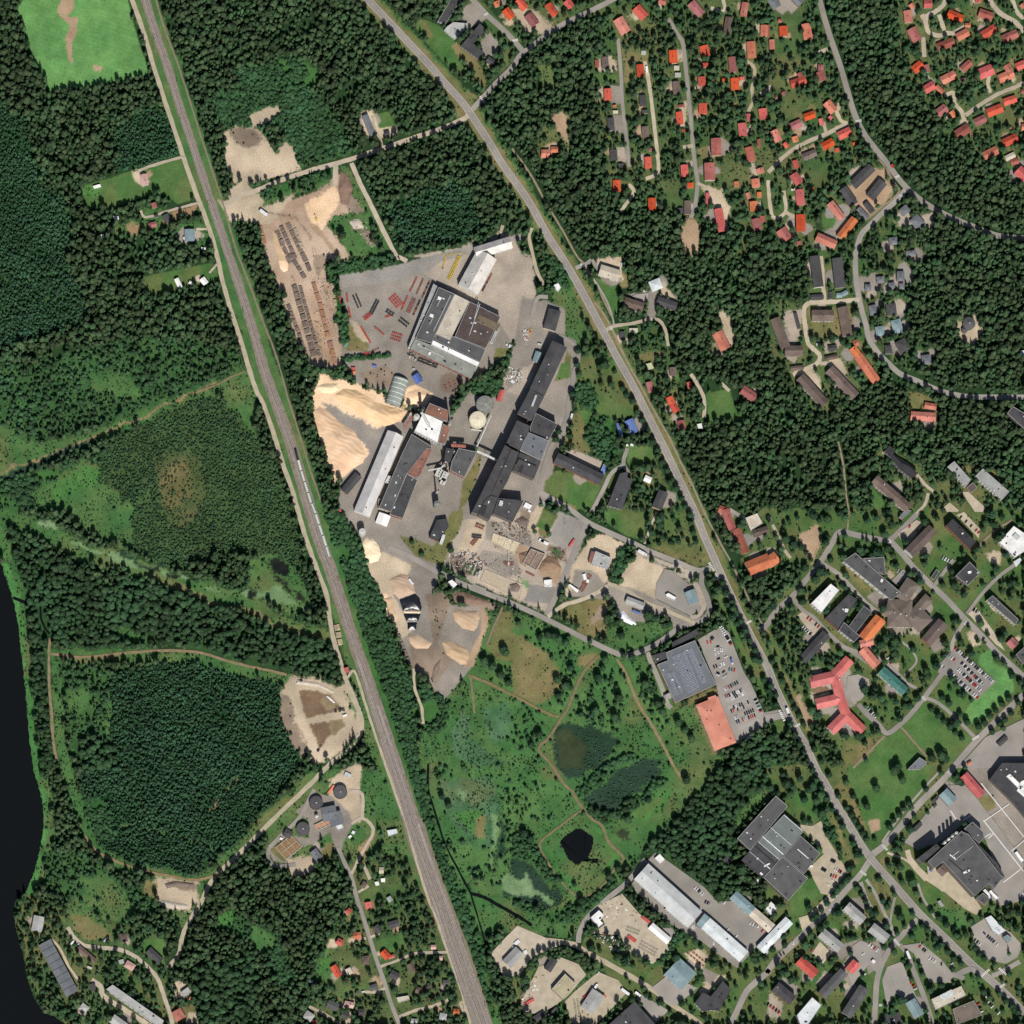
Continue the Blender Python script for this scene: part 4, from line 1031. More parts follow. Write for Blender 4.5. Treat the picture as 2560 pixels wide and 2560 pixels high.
# terraced row built of equal dwellings: first ridge point with width, last point, count, colour, height
TERR = '''
@03 340,1310,104 550,1700 8 g 5.5
'''
ROOF = {  # display colour in full sun, weathering colour, finish, words
 'r': ((212,86,70), (186,70,58), 'bright red'),
 'R': ((176,100,92), (148,82,76), 'dull red'),
 'o': ((212,124,92), (184,100,76), 'orange'),
 'O': ((222,148,124), (206,130,108), 'salmon pink tiled'),
 'q': ((208,112,104), (186,92,88), 'pinkish red'),
 'b': ((118,102,94), (98,84,78), 'brown'),
 'h': ((126,114,104), (108,98,90), 'taupe'),
 'k': ((84,83,84), (68,67,70), 'charcoal grey'),
 'D': ((80,80,82), (66,66,70), 'dark grey'),
 'Y': ((96,82,78), (76,66,64), 'dark brown'),
 'J': ((120,128,126), (106,114,112), 'greenish grey'),
 'K': ((66,64,66), (54,54,56), 'near-black'),
 'G': ((98,98,98), (82,82,84), 'mid grey'),
 'S': ((150,152,142), (128,130,122), 'pale greenish grey'),
 'g': ((118,122,126), (104,108,114), 'slate grey'),
 'L': ((170,170,166), (146,146,144), 'light grey'),
 'l': ((188,188,184), (158,160,158), 'pale grey'),
 'Z': ((206,208,206), (184,188,188), 'silver grey'),
 'z': ((220,216,212), (196,194,192), 'whitish grey'),
 'W': ((224,228,228), (196,204,206), 'off-white'),
 'w': ((252,250,246), (226,226,224), 'white'),
 'X': ((238,232,222), (206,200,192), 'creamy white'),
 'n': ((214,204,184), (188,176,158), 'cream'),
 'c': ((190,180,146), (172,162,130), 'khaki tan'),
 'y': ((214,218,170), (190,196,150), 'pale yellow'),
 't': ((138,160,164), (116,138,144), 'teal grey'),
 'T': ((72,122,112), (54,98,92), 'dark green'),
 'B': ((100,128,190), (84,108,170), 'blue'),
 'v': ((160,110,92), (124,92,80), 'rust brown'),
 'P': ((216,178,168), (188,150,142), 'pale pink'),
}
# ------------------------------------------------------------------ landcover raster -> ground sheet
N = 1120; CELL = 1.25; X0 = -N*CELL/2
cls = np.zeros((N, N), np.uint8); block = np.zeros((N, N), bool)
def to_ij(p): return [((q[0]-X0)/CELL, (q[1]-X0)/CELL) for q in p]
def ras_poly(p):
    q = np.array(to_ij(p)); x0, y0 = np.floor(q.min(0)).astype(int); x1, y1 = np.ceil(q.max(0)).astype(int)
    x0 = max(x0, 0); y0 = max(y0, 0); x1 = min(x1, N-1); y1 = min(y1, N-1)
    if x1 <= x0 or y1 <= y0: return None
    gx, gy = np.meshgrid(np.arange(x0, x1+1)+0.5, np.arange(y0, y1+1)+0.5)
    ins = np.zeros(gx.shape, bool); n = len(q)
    for i in range(n):
        xa, ya = q[i]; xb, yb = q[(i+1) % n]
        if ya == yb: continue
        c = ((ya > gy) != (yb > gy)) & (gx < (xb-xa)*(gy-ya)/(yb-ya)+xa); ins ^= c
    return (slice(y0, y1+1), slice(x0, x1+1)), ins
def ras_line(p, wd, arr, val):
    q = np.array(to_ij([a[:2] for a in p])); r = wd/2/CELL
    for i in range(len(q)-1):
        a, b = q[i], q[i+1]; x0 = int(max(min(a[0], b[0])-r-2, 0)); x1 = int(min(max(a[0], b[0])+r+2, N-1))
        y0 = int(max(min(a[1], b[1])-r-2, 0)); y1 = int(min(max(a[1], b[1])+r+2, N-1))
        if x1 <= x0 or y1 <= y0: continue
        gx, gy = np.meshgrid(np.arange(x0, x1+1)+0.5, np.arange(y0, y1+1)+0.5)
        d = b-a; t = np.clip(((gx-a[0])*d[0]+(gy-a[1])*d[1])/max(d@d, 1e-6), 0, 1)
        m = (gx-a[0]-t*d[0])**2+(gy-a[1]-t*d[1])**2 < r*r
        arr[y0:y1+1, x0:x1+1][m] = val
def smooth_noise(step, seed):
    r = np.random.default_rng(seed); n = N//step+3; g = r.random((n, n)); i = np.arange(N)/step; a = i.astype(int); f = i-a; f = f*f*(3-2*f)
    rows = g[a]*(1-f)[:, None]+g[a+1]*f[:, None]
    return rows[:, a]*(1-f)[None]+rows[:, a+1]*f[None]
def fbm(step, seed): return (smooth_noise(step, seed)*0.5+smooth_noise(max(step//2, 2), seed+1)*0.3+smooth_noise(max(step//4, 2), seed+2)*0.2)
# class: ground colour, variation colour, tree kind, spacing, probability, size, hard edge
CL = {
 'F': ((36,60,36), (46,72,42), 'F', 4.3, .97, .93), 'P': ((32,70,38), (38,78,40), 'P', 2.8, .97, 1.0), 'D': ((46,76,46), (58,88,50), 'D', 5.2, .97, .92),
 'B': ((58,100,54), (70,112,58), 'B', 2.9, .92, 1.0), 'S': ((56,96,56), (70,104,58), 'S', 4.0, .62, .85), 'h': ((96,98,64), (80,94,58), 'h', 2.8, .5, .8),
 'j': ((122,110,76), (104,102,66), 'h', 3.2, .35, .8), 'u': ((72,120,62), (84,128,68), 'g', 9, .04, .5),
 'p': ((66,92,56), (76,98,58), 'p', 2.4, .80, 1.0), 'o': ((72,100,58), (98,108,68), 'o', 4.7, .80, 1.0), 't': ((74,106,58), (100,110,68), 't', 7.0, .50, 1.15),
 'g': ((68,110,62), (86,118,68), 'g', 8, .10, .6), 'G': ((98,146,84), (108,154,88), '', 1, 0, 1), 'm': ((74,112,60), (92,120,68), '', 1, 0, 1),
 'y': ((132,122,84), (112,114,72), '', 1, 0, 1), 'd': ((168,136,106), (142,122,92), '', 1, 0, 1), 's': ((206,188,162), (184,168,144), '', 1, 0, 1),
 'v': ((168,144,118), (190,162,134), '', 1, 0, 1), 'a': ((157,148,137), (142,135,126), '', 1, 0, 1), 'b': ((148,144,138), (156,150,142), '', 1, 0, 1),
 'c': ((184,170,154), (170,158,144), '', 1, 0, 1), 'w': ((248,216,180), (236,202,164), '', 1, 0, 1), 'x': ((158,150,140), (138,132,126), '', 1, 0, 1),
 'z': ((156,138,120), (130,116,102), '', 1, 0, 1), 'e': ((132,110,88), (118,98,80), '', 1, 0, 1), 'f': ((156,138,108), (140,124,96), '', 1, 0, 1),
 'l': ((128,154,112), (112,142,98), '', 1, 0, 1), 'k': ((50,72,58), (42,66,50), '', 1, 0, 1), 'K': ((24,28,26), (40,48,38), '', 1, 0, 1), 'M': ((64,76,50), (56,66,46), '', 1, 0, 1),
 'q': ((86,120,86), (66,106,70), '', 1, 0, 1), 'r': ((86,142,78), (72,122,66), '', 1, 0, 1), 'i': ((196,174,152), (176,150,128), '', 1, 0, 1),
 'V': ((70,114,64), (86,122,70), 'S', 4.2, .34, .8)}
CK = list(CL); HARD = set('Gabcsvmefi')
setf('O')
pend = LAND.strip().split('\n')
cls[:] = CK.index('F')
for ln in pend:
    k, rest = ln.split(';'); k = k.strip(); t = rest.strip()
    if t.startswith('~'):
        wd, t = t[1:].split(' ', 1); ras_line(P(t), float(wd), cls, CK.index(k))
    else:
        r = ras_poly(P(t))
        if r: cls[r[0]][r[1]] = CK.index(k)
PADR = random.Random(4)
for ln in BLD.strip().split('\n'):
    hd, t = ln.split(';'); kd, hh_, kk = hd.split()
    for part in t.split('|'):
        pp = P(part)
        if kd == 'F' or len(pp[0]) < 3 or pp[0][2] < 7: continue
        bigb = float(hh_) > 3.3
        a_ = Vector(pp[0][:2]); b_ = Vector(pp[1][:2]); d_ = (b_-a_).normalized(); n_ = Vector((-d_.y, d_.x)); c_ = (a_+b_)/2
        for k_ in range(PADR.choice((1, 2, 2))):
            o_ = n_*PADR.choice((-1, 1))*(pp[0][2]/2+PADR.uniform(0, 3))+d_*PADR.uniform(-8, 8); r_ = PADR.uniform(3, 6)*(1.8 if bigb else 1)
            q_ = [tuple(c_+o_+Vector((math.cos(x_)*r_*PADR.uniform(.7, 1.3), math.sin(x_)*r_*PADR.uniform(.7, 1.3)))) for x_ in np.linspace(0, 6.28, 8, endpoint=False)]
            w_ = ras_poly(q_)
            if w_:
                v_ = cls[w_[0]]; m__ = w_[1] & np.isin(v_, [CK.index(x_) for x_ in 'oFtmg']); v_[m__] = CK.index(PADR.choice('acab' if bigb else 'scvym'))
# ragged natural boundaries
yy, xx = np.mgrid[0:N, 0:N]
def warp(src, amp, s):
    dx = (fbm(10, s)-0.5)*2*amp+(RNG.random((N, N))-0.5)*amp*0.5; dy = (fbm(10, s+9)-0.5)*2*amp+(RNG.random((N, N))-0.5)*amp*0.5
    return src[np.clip((yy+dy).round().astype(int), 0, N-1), np.clip((xx+dx).round().astype(int), 0, N-1)]
soft = warp(cls, 5.0, 11); hard = np.isin(cls, [CK.index(c) for c in HARD]); softhard = np.isin(soft, [CK.index(c) for c in 'abGm'])
cls = np.where(hard & np.isin(cls, [CK.index(c) for c in 'abGm']), cls, np.where(softhard, cls, np.where(hard, warp(cls, 2.0, 31), soft)))
c1 = np.array([[lin(v)/KS for v in CL[c][0]] for c in CK]); c2 = np.array([[lin(v)/KS for v in CL[c][1]] for c in CK])
mixn = np.clip((fbm(24, 5)-0.32)/0.36, 0, 1)[..., None]
colr = c1[cls]*(1-mixn)+c2[cls]*mixn
brn = np.clip((fbm(40, 77)-0.52)/0.2, 0, 1)[..., None]*np.isin(cls, [CK.index(c) for c in 'gtomq'])[..., None]*0.35
colr = colr*(1-brn)+np.array([lin(128)/KS, lin(118)/KS, lin(80)/KS])*brn
fld = (cls == CK.index('G'))[..., None]; colr = colr*np.where(fld, 1+.05*np.sin((xx*.30+yy*.95)*1.5)[..., None]+.10*np.clip((fbm(18, 61)-.5)/.3, -1, 1)[..., None], 1)
pave = np.isin(cls, [CK.index(c) for c in 'abcsxvwzi'])
st = np.clip((fbm(14, 91)-0.5)/0.3, -1, 1)*0.13+np.clip((fbm(60, 92)-0.5)/0.3, -1, 1)*0.10+(RNG.random((N, N))-0.5)*0.10
colr = colr*np.where(pave, 1+st, 1+(RNG.random((N, N))-0.5)*0.30+np.clip((fbm(8, 55)-0.5)/0.3, -1, 1)*0.16)[..., None]
b = colr.copy(); b[1:-1, 1:-1] = (colr[1:-1, 1:-1]*4+colr[:-2, 1:-1]+colr[2:, 1:-1]+colr[1:-1, :-2]+colr[1:-1, 2:])/8; colr = b

def ground():
    n = N+2; ax = np.concatenate([[-6000.0], X0+(np.arange(N)+0.5)*CELL, [6000.0]])
    gx, gy = np.meshgrid(ax, ax); z = np.zeros_like(gx)
    co = np.stack([gx, gy, z], -1).reshape(-1, 3).astype(np.float32)
    i = np.arange(n*n).reshape(n, n); q = np.stack([i[:-1, :-1], i[:-1, 1:], i[1:, 1:], i[1:, :-1]], -1).reshape(-1, 4)
    me = bpy.data.meshes.new('ground'); me.vertices.add(n*n); me.vertices.foreach_set('co', co.ravel())
    nf = len(q); me.loops.add(nf*4); me.loops.foreach_set('vertex_index', q.ravel().astype(np.int32))
    me.polygons.add(nf); me.polygons.foreach_set('loop_start', np.arange(0, nf*4, 4, dtype=np.int32))
    try: me.polygons.foreach_set('loop_total', np.full(nf, 4, np.int32))
    except Exception: pass
    me.update(calc_edges=True)
    cp = np.pad(colr, ((1, 1), (1, 1), (0, 0)), 'edge'); g0 = np.array([lin(44)/KS, lin(66)/KS, lin(38)/KS]); cp[0] = cp[-1] = g0; cp[:, 0] = cp[:, -1] = g0
    at = me.color_attributes.new('soil', 'FLOAT_COLOR', 'POINT')
    at.data.foreach_set('color', np.concatenate([cp, np.ones((n, n, 1))], -1).reshape(-1).astype(np.float32))
    m = bpy.data.materials.new('ground_cover'); m.use_nodes = True; nn = m.node_tree.nodes; l = m.node_tree.links; bs = nn['Principled BSDF']
    bs.inputs['Roughness'].default_value = 0.95; bs.inputs['Specular IOR Level'].default_value = 0.08
    va = nn.new('ShaderNodeVertexColor'); va.layer_name = 'soil'; geo = nn.new('ShaderNodeNewGeometry')
    nz = nn.new('ShaderNodeTexNoise'); nz.inputs['Scale'].default_value = 0.6; nz.inputs['Detail'].default_value = 5; l.new(geo.outputs['Position'], nz.inputs['Vector'])
    mr = nn.new('ShaderNodeMapRange'); mr.inputs[1].default_value = 0.3; mr.inputs[2].default_value = 0.7; mr.inputs[3].default_value = 0.82; mr.inputs[4].default_value = 1.18
    l.new(nz.outputs['Fac'], mr.inputs[0]); hs = nn.new('ShaderNodeHueSaturation'); l.new(va.outputs['Color'], hs.inputs['Color']); l.new(mr.outputs[0], hs.inputs['Value'])
    l.new(hs.outputs[0], bs.inputs['Base Color']); me.materials.append(m)
    o = bpy.data.objects.new('ground', me); link(o); tag(o, kind='structure')
ground()

# ------------------------------------------------------------------ smooth ribbons
def smooth(p, sub=4):
    if len(p) < 3: return [tuple(a) for a in p]
    a = [np.array(q, float) for q in p]; a = [2*a[0]-a[1]]+a+[2*a[-1]-a[-2]]; out = []
    for i in range(1, len(a)-2):
        for k in range(sub):
            t = k/sub; out.append(tuple(0.5*((2*a[i])+(-a[i-1]+a[i+1])*t+(2*a[i-1]-5*a[i]+4*a[i+1]-a[i+2])*t*t+(-a[i-1]+3*a[i]-3*a[i+1]+a[i+2])*t**3)))
    out.append(tuple(a[-2])); return out
def ribbon(p, wd, z, off=0.0, mb=None, jit=0.0, m=0):
    """p: (x,y) points, wd: width or list"""
    mb = mb or MB(); n = len(p); prev = None
    for i in range(n):
        a = Vector(p[max(i-1, 0)][:2]); c = Vector(p[min(i+1, n-1)][:2]); d = c-a
        if d.length < 1e-6: continue
        nrm = Vector((-d.y, d.x)).normalized(); w_ = wd[i] if isinstance(wd, (list, tuple)) else wd
        o = off[i] if isinstance(off, (list, tuple)) else off
        e1 = random.uniform(-jit, jit); e2 = random.uniform(-jit, jit)
        L_ = Vector(p[i][:2])+nrm*(o+w_/2+e1); R_ = Vector(p[i][:2])+nrm*(o-w_/2+e2)
        if prev: mb.quad((prev[1].x, prev[1].y, z), (R_.x, R_.y, z), (L_.x, L_.y, z), (prev[0].x, prev[0].y, z), m)
        prev = (L_, R_)
    return mb
def walk(p, step):
    """points every step metres along a polyline, with heading"""
    out = []; acc = 0.0
    for i in range(len(p)-1):
        a = Vector(p[i][:2]); b = Vector(p[i+1][:2]); ln = (b-a).length
        if ln < 1e-6: continue
        while acc <= ln:
            q = a+(b-a)*(acc/ln); out.append((q.x, q.y, math.atan2(b.y-a.y, b.x-a.x))); acc += step
        acc -= ln
    return out
RM = {'rail': smat('ballast', (150,136,122), (126,113,101), scale=0.15, finek=.2), 'asphalt': smat('asphalt', (162,155,146), (142,137,130), scale=0.04, finek=.1),
      'gravel': smat('gravel', (194,180,156), (174,162,140), scale=0.12, finek=.14), 'dirt': smat('dirt', (148,124,94), (116,112,74), scale=0.2, finek=.2),
      'path': smat('path', (150,134,112), (132,118,98), scale=0.2, finek=.15)}
PAINT = smat('road_paint', (232,230,224), (214,212,206), finek=.05, var=.02)
roadz = 0.03; ROADS_W = {}; hi_pts = None; rail_pts = None; GR = []
for ln in ROADS.strip().split('\n'):
    pr = ln.split(';'); kind, wd, name = pr[0].split(); pp = P(pr[1]); z = roadz; roadz += 0.006
    if kind == 'rail':
        sm = smooth(pp, 5); rail_pts = [(q[0], q[1]) for q in sm]; rail_w = [q[2]*(.95-.20*min(1, max(0, (i-len(sm)*.42)/(len(sm)*.2)))) for i, q in enumerate(sm)]
        mb = ribbon(rail_pts, rail_w, z, jit=.5); ras_line(rail_pts, 30, block, True); railz = z
        for q, w_ in zip(rail_pts[::6], rail_w[::6]): pass
        for i in range(len(rail_pts)-1): ras_line(rail_pts[i:i+2], rail_w[i]+6, block, True)
    else:
        pp = [q[:2] for q in pp]; sm = smooth(pp, 5); sm = [q[:2] for q in sm]; mb = ribbon(sm, float(wd), z, jit=.0 if kind == 'asphalt' else .35)
        ras_line(sm, float(wd)+(2.5 if name != 'highway' else 5), block, True)
        if name == 'highway': hi_pts = sm; hiz = z
    o = mb.build(name, RM[kind]); tag(o, kind='structure')
    GR.append((name, sm))
LM = {'asphalt': RM['asphalt'], 'gravel': RM['gravel']}
for ln in LOTS.strip().split('\n'):
    pr = ln.split(';'); kind, name = pr[0].split(); pp = [q[:2] for q in P(pr[1])]
    mb = MB(); z = roadz; roadz += 0.006; p3 = [(q[0], q[1], z) for q in (pp if area(pp) > 0 else pp[::-1])]
    mb.v = p3; mb.f = [tuple(range(len(p3)))]; mb.m = [0]; o = mb.build(name, LM[kind]); tag(o, kind='structure')
    r = ras_poly(pp); block[r[0]] |= r[1]
# water
def watermat():
    m = bpy.data.materials.new('water'); m.use_nodes = True; n = m.node_tree.nodes; l = m.node_tree.links; b_ = n['Principled BSDF']
    b_.inputs['Base Color'].default_value = (0.005, 0.006, 0.007, 1); b_.inputs['Roughness'].default_value = 0.22; b_.inputs['IOR'].default_value = 1.33
    b_.inputs['Specular IOR Level'].default_value = 0.10
    geo = n.new('ShaderNodeNewGeometry'); nz = n.new('ShaderNodeTexNoise'); nz.inputs['Scale'].default_value = 1.2; nz.inputs['Detail'].default_value = 4
    bp = n.new('ShaderNodeBump'); bp.inputs['Strength'].default_value = 0.15; l.new(geo.outputs['Position'], nz.inputs['Vector']); l.new(nz.outputs['Fac'], bp.inputs['Height']); l.new(bp.outputs[0], b_.inputs['Normal'])
    return m
WM = watermat()
for ln in WATER.strip().split('\n'):
    name, t = ln.split(';'); name = name.strip(); t = t.strip(); z = roadz; roadz += 0.006
    if t.startswith('~'):
        wd, t = t[1:].split(' ', 1); sm = [q[:2] for q in smooth([q[:2] for q in P(t)], 5)]; o = ribbon(sm, float(wd), z, jit=.4).build(name, WM); ras_line(sm, float(wd)+2, block, True)
    else:
        pp = [q[:2] for q in P(t)]; sm = [(q[0]+random.uniform(-.9, .9), q[1]+random.uniform(-.9, .9)) for q in smooth(pp+[pp[0]], 14)][:-1]
        if area(sm) < 0: sm = sm[::-1]
        mb = MB(); c = np.mean(sm, 0)
        mb.v = [(q[0], q[1], z) for q in sm]; mb.f = [tuple(range(len(sm)))]; mb.m = [0]; o = mb.build(name, WM)
        r = ras_poly(sm); block[r[0]] |= r[1]
    tag(o, kind='structure')

# ------------------------------------------------------------------ naming areas (for labels)
AREAS = '''the bright top left hayfield;O;150,80
the pink cottage by the field;O;265,335
the cottages west of the railway;O;300,400
the green-roofed trackside cottage;O;355,445
the white-roofed trackside farm;O;360,530
the wide western bog;O;350,900
the western wetland path;O;300,1100
the river bank;O;60,1350
the earthwork basins;O;600,1360
the water treatment works;O;590,1560
the long cottage lane;O;700,1720
the cottage lane's bottom end;O;680,1870
the terraced row by the river;O;110,1830
the bottom left apartment block;O;250,1880
the curved gravel pit;O;340,1690
the cottages near the river bend;O;240,1790
the pale northern clearing;O;490,290
the long log yard;O;570,520
the little northern depot;O;715,240
the creamy L-shaped hall;O;905,500
the big patchwork-roofed hall;O;855,620
the red frame storage field;O;740,590
the striped arched shed;O;745,735
the orange woodchip heaps;O;650,820
the white boiler house;O;810,800
the two round tanks;O;910,770
the long two-tone warehouse;O;720,890
the mill service yard;O;840,930
the long dark mill;O;1010,740
the mill's south end;O;950,940
the demolition yard;O;980,1050
the half-red hall;O;1120,1060
the black-sheeted woodchip heaps;O;775,1130
the white bag stack;O;1185,1165
the teal service hut;O;1280,1120
the solar-roofed supermarket;O;1290,1270
the salmon-roofed shop;O;1350,1370
the supermarket car park;O;1400,1300
the upper highway junction;O;880,190
the dark L-shaped building;O;900,80
the top centre red roofs;O;1190,60
the western garden lane;O;1160,200
the second garden lane;O;1220,230
the third garden lane;O;1290,150
the third lane's south end;O;1300,350
the sandy pitch in the pines;O;1300,450
the winding red-roof lane;O;1430,270
the north estate's top row;O;1400,60
the two barn-sized roofs;O;1350,330
the middle north cottages;O;1480,180
the forest road cul-de-sac;O;1540,240
the lower cul-de-sac lane;O;1500,400
the charcoal terraced court;O;1640,350
the orange terraces;O;1580,420
the north-east estate's loop;O;1760,60
the north-east estate's east lane;O;1860,60
the north-east estate's middle;O;1740,150
the north-east estate's right edge;O;1880,170
the north-east estate's bottom;O;1870,270
the grey forest villas;O;1700,500
the brown terraces loop;O;1560,620
the twin brown terraces;O;1570,720
the round forest building;O;1820,615
the bending forest road;O;1740,780
the eastern forest slabs;O;1690,900
the paired grey slabs;O;1850,900
the long pinewood house;O;1365,640
the upper highway gables;O;1230,560
the highway garden cottages;O;1270,750
the pink lawn villa;O;1410,745
the blue-roofed yard;O;1190,805
the long charcoal barracks;O;1090,880
the wide dark highway house;O;1180,930
the orange highway row;O;1390,1010
the winged grey school;O;1640,1070
the white-roofed workshop block;O;1560,1130
the taupe cross-shaped complex;O;1720,1140
the orange stepped building;O;1650,1210
the pink-red winged complex;O;1570,1310
the dark green roof;O;1685,1285
the hospital car park;O;1830,1270
the upper town slabs;O;1780,1020
the white square hall;O;1910,1030
the hospital park avenue;O;1840,1360
the town park lawn;O;1680,1450
the big silo works;O;1830,1600
the red works office;O;1830,1480
the right edge works;O;1900,1480
the dark crossroads hall;O;1480,1600
the grey crossroads slabs;O;1610,1730
the red-roofed slab;O;1520,1820
the bus square;O;1740,1800
the bottom edge blocks;O;1580,1870
the filling station;O;1880,1750
the silver warehouse;O;1260,1690
the teal-ended workshop row;O;1360,1770
the scrap yard ring;O;1190,1740
the teal square workshop;O;1280,1820
the khaki-roofed workshop;O;1060,1860
the haulage yard;O;1120,1890
the marshside lorry park;O;980,1790
the black-water pond;O;1090,1600
the marsh trails;O;1050,1330
the olive pond;O;1080,1420
the western marsh;O;900,1500
the mill-side highway;O;1330,1000
the supermarket stretch of highway;O;1440,1230
the pink complex's highway stretch;O;1490,1350
the upper crossroads highway;O;1560,1500
the main crossroads;O;1650,1640
the bottom right highway;O;1800,1790
the upper highway;O;1010,380
the gables' highway stretch;O;1120,590
the mill meadow highway;O;1190,760'''
AR = []
for ln in AREAS.split('\n'):
    n_, f_, c_ = ln.split(';'); setf(f_); a_, b_ = c_.split(','); AR.append((n_, *W(float(a_), float(b_))))
PEND = []   # (object, description, category, group or None, x, y): labels are given once everything stands
def later(o, desc, cat, x, y, group=None): PEND.append((o, desc, cat, x, y, group))
ORD = ['first','second','third','fourth','fifth','sixth','seventh','eighth','ninth','tenth','eleventh','twelfth','thirteenth','fourteenth','fifteenth','sixteenth','seventeenth','eighteenth','nineteenth','twentieth']
def nth(i):
    if i < 20: return ORD[i]
    n_ = i+1; return '%d%s' % (n_, 'th' if 10 < n_ % 100 < 14 else {1: 'st', 2: 'nd', 3: 'rd'}.get(n_ % 10, 'th'))
def flush_labels():
    g = {}
    for e in PEND:
        i = min(range(len(AR)), key=lambda k: (AR[k][1]-e[3])**2+(AR[k][2]-e[4])**2); g.setdefault((e[1], i), []).append(e)
    for (desc, i), es in g.items():
        xs = [e[3] for e in es]; ys = [e[4] for e in es]; horiz = max(xs)-min(xs) > max(ys)-min(ys)
        es.sort(key=(lambda e: e[3]) if horiz else (lambda e: -e[4]))
        for k, e in enumerate(es):
            s = '%s near %s' % (desc, AR[i][0])
            if len(es) > 1: s = '%s near %s, %s from %s' % (desc, AR[i][0], nth(k), 'left' if horiz else 'top')
            if len(s.split()) > 16: print('LONG', len(s.split()), s)
            tag(e[0], s, e[2], e[5])

# ------------------------------------------------------------------ buildings
RMAT = {}
for k, (a_, b_, wds) in ROOF.items():
    m_ = k in 'gLlZzWwXtTBqOv'
    RMAT[k] = smat('roof_'+wds.replace(' ', '_').replace('-', '_'), a_, b_, rough=.6 if m_ else .9, scale=.09, var=.20 if k in 'rRob' else .08, finek=.12, fine=.9, spec=.2)
WALLS = [smat('wall_pale', (214,206,190)), smat('wall_yellow', (206,184,140)), smat('wall_brick', (166,112,92)), smat('wall_grey', (160,160,158)), smat('wall_white', (228,226,220))]
CHIM = smat('chimney', (120,96,88)); VENT = smat('vent', (226,228,230), var=.2); DARKM = smat('dark_metal', (60,62,66)); CANT = smat('parapet_trim', (196,196,192)); GLASS = smat('window_glass', (40,52,66), rough=.15, spec=.6)
DOORM = smat('door_paint', (120,84,60))
def wallmat(k, h):
    if h > 12 and k in 'kGD': return smat('wall_mill', (120,112,104))
    if k in 'rRo': return random.choice(WALLS[:3])
    if k in 'OqLlZzwWX': return WALLS[4]
    return random.choice(WALLS)
def base_pts(pts, h): return [(p[0]-LX*h, p[1]-LY*h) for p in pts]
def stamp(pts, grow=1.5):
    c = np.mean(pts, 0); q = [(p[0]+(p[0]-c[0])/max(np.hypot(*(np.array(p)-c)), 1e-6)*grow, p[1]+(p[1]-c[1])/max(np.hypot(*(np.array(p)-c)), 1e-6)*grow) for p in pts]
    r = ras_poly(q)
    if r: block[r[0]] |= r[1]
FOOT = []
BW = {1: 'hut', 2: 'house', 3: 'hall'}
def window_mb(p, q, h, floors):
    """window openings as thin glass panes proud of the wall, one pane each"""
    out = []; a = Vector(p); b = Vector(q); ln = (b-a).length; d = (b-a)/ln; nrm = Vector((d.y, -d.x)); n = int(ln/4.2)
    for f in range(floors):
        for i in range(n):
            c = a+d*((i+0.5)*ln/n); z0 = 0.9+f*(h/floors); z1 = z0+min(1.4, h/floors*0.5)
            out.append((c+nrm*0.05, d, nrm, z0, z1))
    return out
NW = 0
def add_windows(root, p, q, h, wall, mx):
    global NW
    fl = max(1, int(h/2.9)); ws = window_mb(p, q, h, fl)[:mx]
    for c, d, nrm, z0, z1 in ws:
        mb = MB(); mb.box(0, 0, z0, 1.3, 0.1, z1); o = mb.build('window', GLASS, root, (c.x-root.location.x, c.y-root.location.y, 0), math.atan2(d.y, d.x)); NW += 1
def HS(h): return h*(1.35 if h <= 4 else (1.42 if h <= 9.5 else 1.1))
